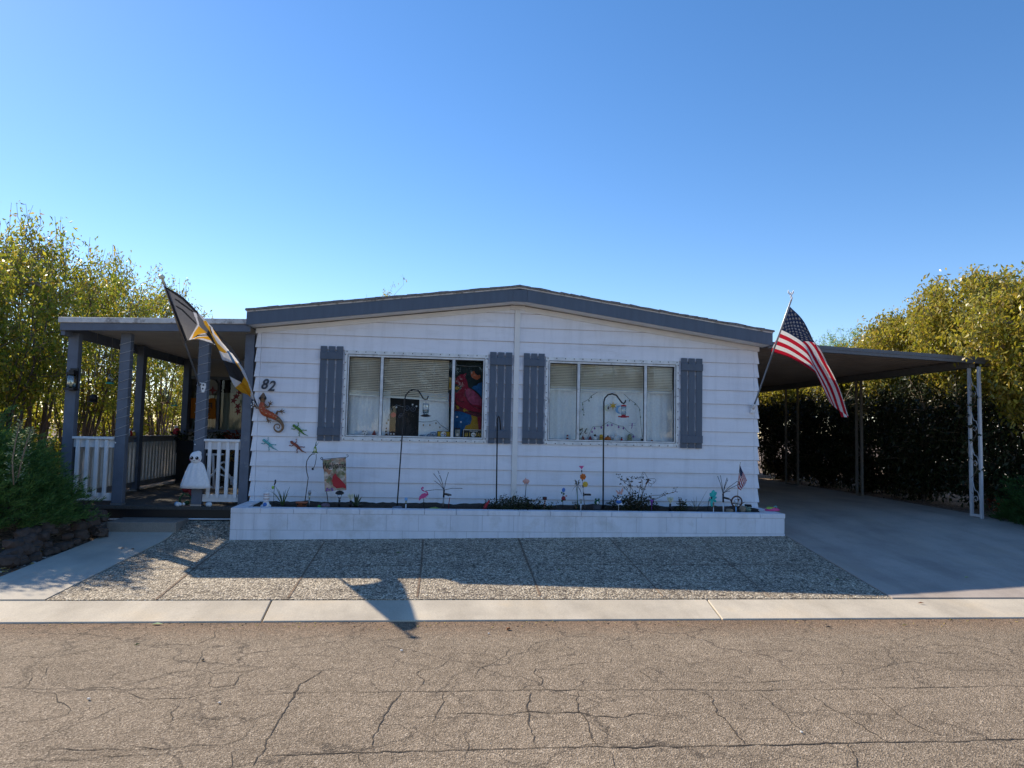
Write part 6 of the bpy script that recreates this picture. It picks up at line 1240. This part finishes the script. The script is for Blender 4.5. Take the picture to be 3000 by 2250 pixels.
# face pot
p = base(cH, 1190, 1320, -.4); t = thing('face_pot', 'pale green cup with a dark jagged rim and two eyes, near the planter\'s right end', 'pot', p); b = MB(); b.lathe(p, [(.036,0),(.042,.03),(.045,.075)], 16); b.build('cup', M('pale_green_glaze', (.30,.42,.34), .4), t); b = MB(); b.lathe(p+V((0,0,.0755)), [(.047,0),(.047,.02)], 16); [b.prism([p+V((dx-.01,-.05,.078)), p+V((dx+.01,-.05,.078)), p+V((dx,-.05,.058))], (0,.008,0)) for dx in (-.028,-.01,.01,.028)]; b.build('rim', mBlackP, t)
b = MB(); [b.ball(p+V((dx,-.045,.042)), .008, 8, 0, 1, .5, 1) for dx in (-.006,.02)]; b.build('eye', mBlackP, t)
# painted shoe like ornament
p = P(*cH(1715,1368), -.5); p.z = .549; t = thing('painted_clog', 'bright pink and green painted clog shaped ornament on the right end of the planter cap', 'ornament', p)
b = MB(); b.lathe(p, [(.085,0),(.095,.012),(.085,.03),(.05,.045),(.01,.05)], 24, 0, 1.15, .6); b.build('sole', mPink, t); b = MB(); b.ball(p+V((-.045,-.01,.035)), .045, 14, 0, 1.1, .8, .55); b.build('toe', mLime, t); b = MB(); b.ball(p+V((.005,-.02,.045)), .025, 10, 0, 1, .7, .5); b.build('patch', mYel, t); b = MB(); b.tube([p+V((.0,-.03,.05)), p+V((.03,-.03,.072)), p+V((.06,-.02,.06)), p+V((.04,-.03,.045))], .006, 6); b.build('strap', mAqua, t)

# ------------------------------------------------------------------ step, rocks and litter
b = MB(); b.box(-5.17, -4.34, -.60, -.125, .08, .33); single(b, 'concrete_step', mat_concrete('step_concrete', (.30,.27,.235), 1.2), 'low concrete step between the walkway and the porch deck', 'step', bevel=.008)
proto_r = []
rr = random.Random(11)
def gxy(x): return x
rocks = []
for k in range(64):
    lay = k % 4
    px_ = lerp(5, 300, rr.random()); top = interp(px_, [0,180,310], [1570,1496,1494]); bot = interp(px_, [0,160,250,310], [1660,1625,1590,1560]); py_ = lerp(bot, top, (lay+rr.uniform(0,.6))/4)
    yy = interp(px_, [0,310], [-2.45,-.70])+.10*lay
    rocks.append((P(px_, py_, yy), lay))
ORD = 'leftmost second third fourth fifth sixth seventh eighth ninth tenth eleventh twelfth thirteenth fourteenth fifteenth sixteenth seventeenth'.split()
where = ['bottom row', 'second row up', 'third row up', 'top row']
for k, (p_, lay) in enumerate(rocks):
    s_ = rr.uniform(.05, .10); mb = rock_mesh(p_, s_*1.3, s_, s_*.78, k+1)
    rank = sum(1 for q_, l_ in rocks if l_ == lay and (q_.x/(11.0+q_.y)) < (p_.x/(11.0+p_.y)))
    single(mb, 'lava_rock', mRock, ORD[rank]+' lava rock from the left in the '+where[lay]+' of the juniper bank', 'rock', None, 'lava rocks banked beside the walkway')
lf = [(1018,729,c3,'pale green leaf lying at the kerb edge on the left',0,.05),(575,1215,c3,'white pebble on the street at the left',1,.022),(1422,1238,c3,'white pebble on the street right of the left one',1,.016),(390,901,c4,'white pebble on the street below the flag shadow',1,.022),(955,790,c4,'round white pebble near the kerb at mid street',1,.018),(1082,762,c4,'brown seed pod near the kerb at mid street',2,.022),(1315,960,c3,'black seed pod on the street at the left',3,.014),(888,862,c3,'small dark green leaf on the street at the left',4,.02),
 (948,748,c5,'dark leaf lying near the kerb on the right street side',3,.03),(1440,735,c5,'yellow leaf at the kerb edge on the right',5,.03),(1545,592,c5,'orange brown leaf on the kerb below the driveway',2,.03),(1840,425,c5,'pale leaf on the shaded driveway',0,.03),(1005,440,c5,'dark green leaf on the shaded aggregate slab',4,.03),(770,1430,c5,'white pebble on the street at the lower right',1,.018),(1735,700,c5,'small yellow leaf at the far right kerb edge',5,.018),(1410,378,c4,'green leaf on the shaded aggregate in the middle',4,.02),(1100,378,c4,'green leaf on the shaded aggregate left of the middle joint',4,.02),(370,265,c4,'sprig of green leaves on the shaded aggregate near the planter',4,.04),(795,237,c3,'brown leaf on the shaded walkway below the step',2,.025),(860,242,c3,'dry curled leaf on the walkway beside the brown leaf',2,.03)]
mPeb = M('pebble', (.70,.68,.64), .7); mLf = [M('litter%d' % i, c_, .7) for i, c_ in enumerate(((.45,.55,.25), (.7,.68,.64), (.28,.12,.05), (.03,.03,.03), (.08,.16,.04), (.60,.45,.15)))]
for (x_, y_, cc, l, k, s_) in lf:
    if k == 1: s_ *= .6
    q = cc(x_, y_); p_ = PZ(*q, .004) if q[1] > 1815 else PG(*q, .014)
    if k in (1, 3, 2) and s_ < .025: mb = rock_mesh(p_+V((0,0,s_*.4)), s_, s_*.8, s_*.6, k+x_*.01, 1); single(mb, 'pebble' if k == 1 else 'seed_pod', mLf[k], l, 'pebble' if k == 1 else 'seed pod')
    else:
        mb = MB(); a_ = rr.uniform(-.5,.5); d_ = V((math.cos(a_), math.sin(a_), .0)); n_ = V((-d_.y, d_.x, 0)); mb.add([p_-d_*s_, p_-d_*s_*.1+n_*s_*.35+V((0,0,.012)), p_+d_*s_+V((0,0,.006)), p_-d_*s_*.1-n_*s_*.35+V((0,0,.010)), p_+V((0,0,.002))], [(0,4,1),(1,4,2),(2,4,3),(3,4,0)]); single(mb, 'fallen_leaf', mLf[k], l, 'leaf')
# grit and leaf crumbs along the kerb edge and the bed
mb = MB(); gr = random.Random(5)
for k in range(420):
    x = gr.uniform(-6, 7); y = -4.09-abs(gr.gauss(0, .10)); s_ = gr.uniform(.002, .0055); mb.obox((x, y, s_*.5), (s_*2, s_*1.5, s_), gr.uniform(0, 3), k % 3)
o = struct(mb, 'kerb_grit', [mRock, mTan, mLf[5]], 'stuff')
mb = MB()
for k in range(900):
    x = gr.uniform(-7.2, -5.2); y = gr.uniform(-3.5, -1.2) ; s_ = gr.uniform(.006, .02)
    if x > -5.2-.0: continue
    z = zg(x, y)+.012; a_ = gr.uniform(0, 3); mb.obox((x, y, z), (s_*2.2, s_*1.2, s_*.4), a_, k % 3)
struct(mb, 'bed_litter', [mLf[2], mPeb, mLf[5]], 'stuff')

# ------------------------------------------------------------------ trees
def leaf_mesh(name, Pn, D, L, W, mt, parent, curl=.25):
    n = len(Pn); Pn = np.asarray(Pn); D = np.asarray(D); D /= np.linalg.norm(D, axis=1)[:,None]
    A = rng.normal(size=(n,3)); S_ = np.cross(D, A); S_ /= np.linalg.norm(S_, axis=1)[:,None]; Nn = np.cross(S_, D)
    L = np.asarray(L)[:,None]; W = np.asarray(W)[:,None]
    v = np.empty((n,4,3)); v[:,0] = Pn; v[:,1] = Pn+D*L*.42+S_*W*.5+Nn*L*.06; v[:,2] = Pn+D*L-Nn*L*curl; v[:,3] = Pn+D*L*.42-S_*W*.5+Nn*L*.06
    o = np.array(parent_origin(parent)); v = v.reshape(-1,3)-o
    me = bpy.data.meshes.new(name); me.vertices.add(4*n); me.vertices.foreach_set('co', v.ravel()); me.loops.add(4*n); me.loops.foreach_set('vertex_index', np.arange(4*n, dtype=np.int32))
    me.polygons.add(n); me.polygons.foreach_set('loop_start', np.arange(0, 4*n, 4, dtype=np.int32)); me.polygons.foreach_set('loop_total', np.full(n, 4, dtype=np.int32)); me.update(calc_edges=True); me.materials.append(mt)
    ob = bpy.data.objects.new(name, me); col.objects.link(ob); ob.parent = parent; return ob
def parent_origin(q):
    o = Vector((0,0,0))
    while q is not None: o += q.location; q = q.parent
    return o
def tree(x, y, zg_, ht, rx, ry, zlow, nst, ntw, nlf, mt, label, group, name='tree', ll=.065, lw=.026, rough=.28, tipk=1, bark=None, lean=(0,0), droop=.9, seed=1, blobs=None, low=0):
    r_ = random.Random(seed); t = thing(name, label, 'tree', (x, y, zg_), group); tr = MB(); nodes = []
    for k in range(nst):
        a_ = r_.uniform(0, 2*PI); b0 = V((x+.22*math.cos(a_)*r_.random(), y+.3*math.sin(a_)*r_.random(), zg_-.1)); e = V((x+lean[0]+rx*.75*math.cos(a_)*r_.random()**.5, y+lean[1]+ry*.75*math.sin(a_)*r_.random()**.5, zg_+ht*r_.uniform(.55,.82)))
        m_ = b0.lerp(e, .45)+V((r_.uniform(-.2,.2), r_.uniform(-.2,.2), .15*ht)); pts = []; n = 12
        for i in range(n+1):
            f = i/n; c_ = b0.lerp(m_, f).lerp(m_.lerp(e, f), f); c_ += V((noise.noise(c_*1.3+V((k,0,0)))*.12, noise.noise(c_*1.3+V((0,k,0)))*.12, 0))*min(1, f*3); pts.append(c_)
        r0 = r_.uniform(.014, .034); tr.tube(pts, [r0*(1-.8*i/n)+.004 for i in range(n+1)], 6, 0, cap=False); nodes += [(p_, k) for p_ in pts[3:]]
    tr.build('trunk', bark or mWood, t, recalc=False)
    tg = MB(); PP = []; DD = []; npts = np.array([p_[:] for p_, _ in nodes]); bl = blobs or []
    for k in range(ntw):
        a_ = r_.uniform(0, 2*PI); cz = r_.uniform(-1, 1); q = (1-cz*cz)**.5; rad = r_.uniform(.45, 1.0)**.6
        zc = (zlow+ht)/2; hz = (ht-zlow)/2
        bump_ = 1+rough*noise.noise(V((math.cos(a_)*1.5, math.sin(a_)*1.5, cz*2+seed*7)))
        tp = V((x+lean[0]+rx*q*math.cos(a_)*rad*bump_, y+lean[1]+ry*q*math.sin(a_)*rad*bump_, zg_+zc+hz*cz*rad*(bump_ if cz > 0 else 1)))
        if low and r_.random() < low: tp = V((x+rx*.8*math.cos(a_)*r_.random(), y+ry*.8*math.sin(a_)*r_.random(), zg_+r_.uniform(.25, zlow+.2)))
        d2 = ((npts-np.array(tp[:]))**2).sum(1)+np.where(npts[:,2] > tp.z, 1.2, 0); s_ = Vector(npts[int(d2.argmin())]); L0 = (tp-s_).length
        m_ = s_.lerp(tp, .5)+V((0,0,.12*L0)); n = 6; pts = [s_.lerp(m_, i/n).lerp(m_.lerp(tp, i/n), i/n) for i in range(n+1)]
        up = V((tp.x-x, tp.y-y, 0)); tip = tp+V((up.x*.05+r_.uniform(-.1,.1), up.y*.05+r_.uniform(-.1,.1), r_.uniform(.05,.30)*(1.5 if cz > .35 else .7)*tipk)); pts.append(tip)
        tg.tube(pts, [.010*(1-i/(n+2))+.0018 for i in range(n+2)], 3, 0, cap=False)
        seg = pts[2:]; cls = [r_.random()**.7*(len(seg)-1) for _ in range(4)]; nl = int(nlf*r_.uniform(1.2, 2.8))
        for j in range(nl):
            f = min(len(seg)-1.001, max(0, r_.choice(cls)+r_.gauss(0, .28))) if r_.random() < .75 else r_.random()**.75*(len(seg)-1); i = min(int(f), len(seg)-2); c_ = seg[i].lerp(seg[i+1], f-i); sp = .085 if f > len(seg)-2 else .12
            if f > len(seg)-1.4 and r_.random() < .25: continue
            PP.append((c_.x+r_.gauss(0, sp), c_.y+r_.gauss(0, sp), c_.z+r_.gauss(0, sp*.9))); DD.append((r_.gauss(0, .7), r_.gauss(0, .7), -droop+r_.gauss(0, .6)))
    tg.build('twigs', mTwig, t, recalc=False); n = len(PP); leaf_mesh('crown', PP, DD, rng.uniform(.5, 1.45, n)*ll, rng.uniform(.7, 1.2, n)*lw, mt, t)
    return t
GL = 'tall many stemmed trees behind the porch'
LBL = ['tall airy yellow green tree at the left edge, its trunk hidden by the juniper', 'tallest yellow green tree, left of the porch roof corner', 'dense yellow green tree rising above the left end of the porch roof', 'golden green tree behind the porch roof, under the flag top', 'golden tree behind the porch, right of the flag top', 'furthest small tree behind the porch, seen beside the rear post']
specs = [(-8.1,2.0,4.15,1.2,1.1),(-8.45,3.6,5.1,1.2,1.05),(-8.6,5.7,4.55,1.2,1.15),(-8.7,7.8,5.25,1.1,1.2),(-8.6,10.2,5.2,1.15,1.2),(-8.1,12.3,4.4,1.1,1.1)]
for k, (x, y, ht, rx, ry) in enumerate(specs):
    tree(x, y, .3, ht, rx, ry, 1.35, 15, 230, 22, mLeafL, LBL[k], GL, 'yellow_green_tree', .088, .037, .26, 1, mWood, (0,0), seed=20+k, low=.05)
tree(-8.0, .7, .25, 3.9, 1.0, .9, 1.2, 9, 210, 34, mLeafL, 'smaller yellow green tree at the very left edge, above the juniper', GL, 'yellow_green_tree', .085, .036, .26, 1, mWood, seed=31, low=.2)
GR = 'tall dense trees along the far side of the carport'
LBR = ['dense olive tree at the right edge, overhanging the carport corner', 'tallest rounded olive tree right of the carport roof', 'rounded olive tree behind the right end of the carport roof', 'sloping olive tree behind the middle of the carport roof', 'low olive tree behind the carport, left of the sloping one', 'furthest olive tree at the back of the carport']
spr = [(8.32,-.3,3.72,1.5,.9),(9.1,2.0,4.35,1.4,1.15),(8.9,3.9,3.85,1.3,1.1),(8.9,5.7,3.25,1.2,1.1),(8.7,7.7,2.9,1.2,1.2),(8.4,9.8,2.7,1.2,1.2)]
for k, (x, y, ht, rx, ry) in enumerate(spr):
    tree(x, y, .4, ht, rx, ry, 1.9 if k else 1.45, 11, 360, 44, mLeafR, LBR[k], GR, 'olive_green_tree', .085, .038, .14, .45, mBarkD, (-.15,0), seed=50+k, low=0)
tree(13.6, 14.2, .5, 4.95, 1.7, 1.4, 2.4, 5, 150, 45, mLeafG, 'bright green feathery tree showing above the carport roof', None, 'bright_green_tree', .13, .022, .28, 1, mWood, seed=70, droop=-.4)
p = P(1140,850,17); tree(p.x, 17, .5, P(1135,822,17).z-.55, 1.1, .8, 3.4, 4, 30, 12, mLeafL, 'thin sparse tree whose top just shows over the home roof', None, 'sparse_tree', .11, .045, .28, 1, mWood, seed=77)
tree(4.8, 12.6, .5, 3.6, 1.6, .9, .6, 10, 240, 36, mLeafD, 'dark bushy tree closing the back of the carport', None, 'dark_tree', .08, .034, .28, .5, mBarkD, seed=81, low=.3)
# inner hedge: the carport's shade is put into the near-black leaf colour
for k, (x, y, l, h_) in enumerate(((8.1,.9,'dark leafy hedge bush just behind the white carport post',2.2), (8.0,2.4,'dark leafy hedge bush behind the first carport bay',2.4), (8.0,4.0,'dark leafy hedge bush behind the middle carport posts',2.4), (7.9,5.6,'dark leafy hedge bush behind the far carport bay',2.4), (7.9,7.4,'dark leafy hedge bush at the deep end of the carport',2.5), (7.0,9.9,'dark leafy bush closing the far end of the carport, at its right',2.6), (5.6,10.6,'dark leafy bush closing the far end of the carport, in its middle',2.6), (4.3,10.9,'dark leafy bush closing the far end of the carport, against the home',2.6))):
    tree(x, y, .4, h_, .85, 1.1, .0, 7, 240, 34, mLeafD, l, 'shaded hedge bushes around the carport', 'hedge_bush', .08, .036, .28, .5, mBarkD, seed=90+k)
for k, (x, y) in enumerate(((-10.2,.8),(-10.2,3.0),(-10.2,5.2),(-10.0,7.6),(-9.8,10.2),(-9.0,13.2))):
    tree(x, y, .3, 2.3, 1.0, 1.3, .0, 6, 130, 30, mLeafL, ['nearest','second','third','fourth','fifth','furthest'][k]+' low hedge bush behind the many stemmed trees left of the porch', 'low hedge bushes behind the left trees', 'hedge_bush', .09, .04, .28, .5, mBarkD, seed=120+k)

# ------------------------------------------------------------------ junipers and weeds
def juniper(c, r3, nsp, label, mt, seed, bias, name='juniper_shrub', npn=42, ext=None):
    r_ = random.Random(seed); t = thing(name, label, 'shrub', c); PP = []; DD = []; LL = []; br = MB(); C_ = Vector(c)
    for k in range(nsp):
        a_ = r_.uniform(0, 2*PI); ez = r_.uniform(-.15, 1); q = (max(0, 1-ez*ez))**.5; rad = r_.uniform(.35, 1)**.5*(1+.22*noise.noise(V((math.cos(a_)*2, math.sin(a_)*2, ez*3+seed))))
        e = C_+V((r3[0]*q*math.cos(a_)*rad, r3[1]*q*math.sin(a_)*rad, r3[2]*max(.0, ez)*rad+.05)); d_ = (V((math.cos(a_)*q*.6+bias[0], math.sin(a_)*q*.6+bias[1], .25+bias[2]+r_.uniform(-.1,.3)))).normalized(); L = r_.uniform(.16,.36)
        for j in range(npn):
            f = r_.random(); c_ = e+d_*L*f+V((0,0,-.06*f*f))+V((r_.gauss(0,.016), r_.gauss(0,.016), r_.gauss(0,.016)))*(1.6-f); dd = d_+V((r_.gauss(0,.38), r_.gauss(0,.38), r_.gauss(0,.32))); PP.append(c_[:]); DD.append(dd[:]); LL.append(r_.uniform(.035,.08))
        if k % 9 == 0: br.tube([C_+V((0,0,.1)), C_.lerp(e, .5)+V((0,0,.05)), e], [.012,.007,.003], 4, cap=False)
    leaf_mesh('foliage', PP, DD, LL, [.0085]*len(PP), mt, t, .1); br.build('branches', mBarkD, t, recalc=False); return t
juniper((-6.36,-1.2,.34), (.98,.80,1.0), 1700, 'large dark green feathery juniper shrub in front of the left porch corner', mJun, 3, (.62,-.1,.32))
juniper((-6.75,-.75,.40), (.7,.7,1.15), 480, 'taller juniper behind the large one, at the left edge', mJun, 8, (.3,0,.4))
juniper((7.75,-.85,.36), (.72,.75,.62), 620, 'low dark green shrub right of the carport post', mJunR, 5, (-.3,-.1,.3), 'low_shrub')
juniper((7.6,-1.9,.24), (.40,.6,.26), 240, 'low trailing shrub spreading along the driveway edge at the right', mJunR, 6, (-.3,-.1,.2), 'trailing_shrub')
def weed(pts, label, seed):
    t = thing('silvery_weed', label, 'plant', pts[0]); r_ = random.Random(seed); b = MB(); b.tube(pts, [.008]*(len(pts)-1)+[.003], 6); b.build('stem', mTwig, t); PP = []; DD = []; LL = []
    for i in range(len(pts)-1):
        for j in range(60):
            f = r_.random(); c_ = pts[i].lerp(pts[i+1], f); a_ = r_.uniform(0, 2*PI); tt = (i+f)/(len(pts)-1); rad = .07*(1-tt)+.018; d_ = V((math.cos(a_), math.sin(a_), .45)); c_ = c_+d_*r_.random()*rad; PP.append(c_[:]); DD.append(d_[:]); LL.append(.022+.02*r_.random())
    leaf_mesh('leaves', PP, DD, LL, [.011]*len(PP), mPale, t, .1)
weed([P(40,1420,-1.9), P(36,1350,-1.9), P(46,1290,-1.9), P(61,1232,-1.9)], 'pale silvery weed standing in the juniper, the taller left stem', 1)
weed([P(52,1400,-1.85), P(66,1340,-1.85), P(80,1290,-1.85), P(93,1252,-1.85)], 'pale silvery weed standing in the juniper, the shorter right stem', 2)
p = V((8.0, .6, H(8,.6))); bush(p, .22, .2, .28, 200, Mleaf('red_weed_leaf', [(.35,.06,.03),(.22,.05,.02)], .3), 'small red leafed weed at the foot of the carport post', 'red_weed', .05, .02, seed=12)

# ------------------------------------------------------------------ neighbours
def neighbour(x0, x1, y0, y1, zg_, ht, mt, mtr, label, ridge='y'):
    t = thing('neighbour_house', label, 'house', ((x0+x1)/2, (y0+y1)/2, zg_)); b = MB(); b.box(x0, x1, y0, y1, zg_, zg_+ht); b.build('wall', mt, t)
    b = MB(); xm = (x0+x1)/2; ym = (y0+y1)/2; e = .35; z = zg_+ht+.003
    if ridge == 'y': b.prism([(x0-e,y0-e,z),(x1+e,y0-e,z),(x1+e,y0-e,z+.15),(xm,y0-e,z+.9),(x0-e,y0-e,z+.15)], (0,y1-y0+2*e,0))
    else: b.prism([(x0-e,y0-e,z),(x0-e,y1+e,z),(x0-e,y1+e,z+.15),(x0-e,ym,z+.9),(x0-e,y0-e,z+.15)], (x1-x0+2*e,0,0))
    b.build('roof', mtr, t)
    for s_ in range(3):
        yy = lerp(y0, y1, (s_+.6)/3.2); b = MB(); xx = x0 if x0 > 0 else x1; d = .03 if xx > 0 else -.03
        if ridge == 'y': b.box(min(xx-d, xx), max(xx-d, xx), yy-.5, yy+.5, zg_+1.2, zg_+2.1)
        else: cx_ = lerp(x0, x1, (s_+.5)/3); b.box(cx_-.6, cx_+.6, y1, y1+.03, zg_+1.0, zg_+2.1)
        b.build('window', mDark, t)
mTanW = M('tan_siding', (.50,.40,.30), .7); mWhW = M('white_siding', (.70,.70,.68), .7)
neighbour(13.5, 20, -1, 12, .4, 2.6, mWhW, mShingle, 'white neighbouring home glimpsed through the right hand trees')
neighbour(-20, -13.5, 0, 13, .35, 2.6, mTanW, mShingle, 'tan neighbouring home glimpsed through the left hand trees')
neighbour(-3, 9, -30, -23, .05, 2.7, mWhW, mShingle, 'white home across the street, reflected in the windows', 'x')
for k, (x, y, h_, mt_, l) in enumerate(((-5.0,-19.5,6.0,mLeafD,'leftmost dark tree across the street, reflected in the left window'),(-.8,-20,6.4,mLeafD,'dark tree across the street between the leftmost and the green one'),(4.0,-19.5,5.6,mLeafG,'green tree across the street, reflected in the right window'),(7.2,-20.5,4.4,mLeafR,'olive tree across the street, furthest right'))):
    tree(x, y, .05, h_, 2.3, 1.7, 1.0, 6, 190, 34, mt_, l, None, 'street_tree', .17, .085, .28, 1, mWood, seed=101+k)
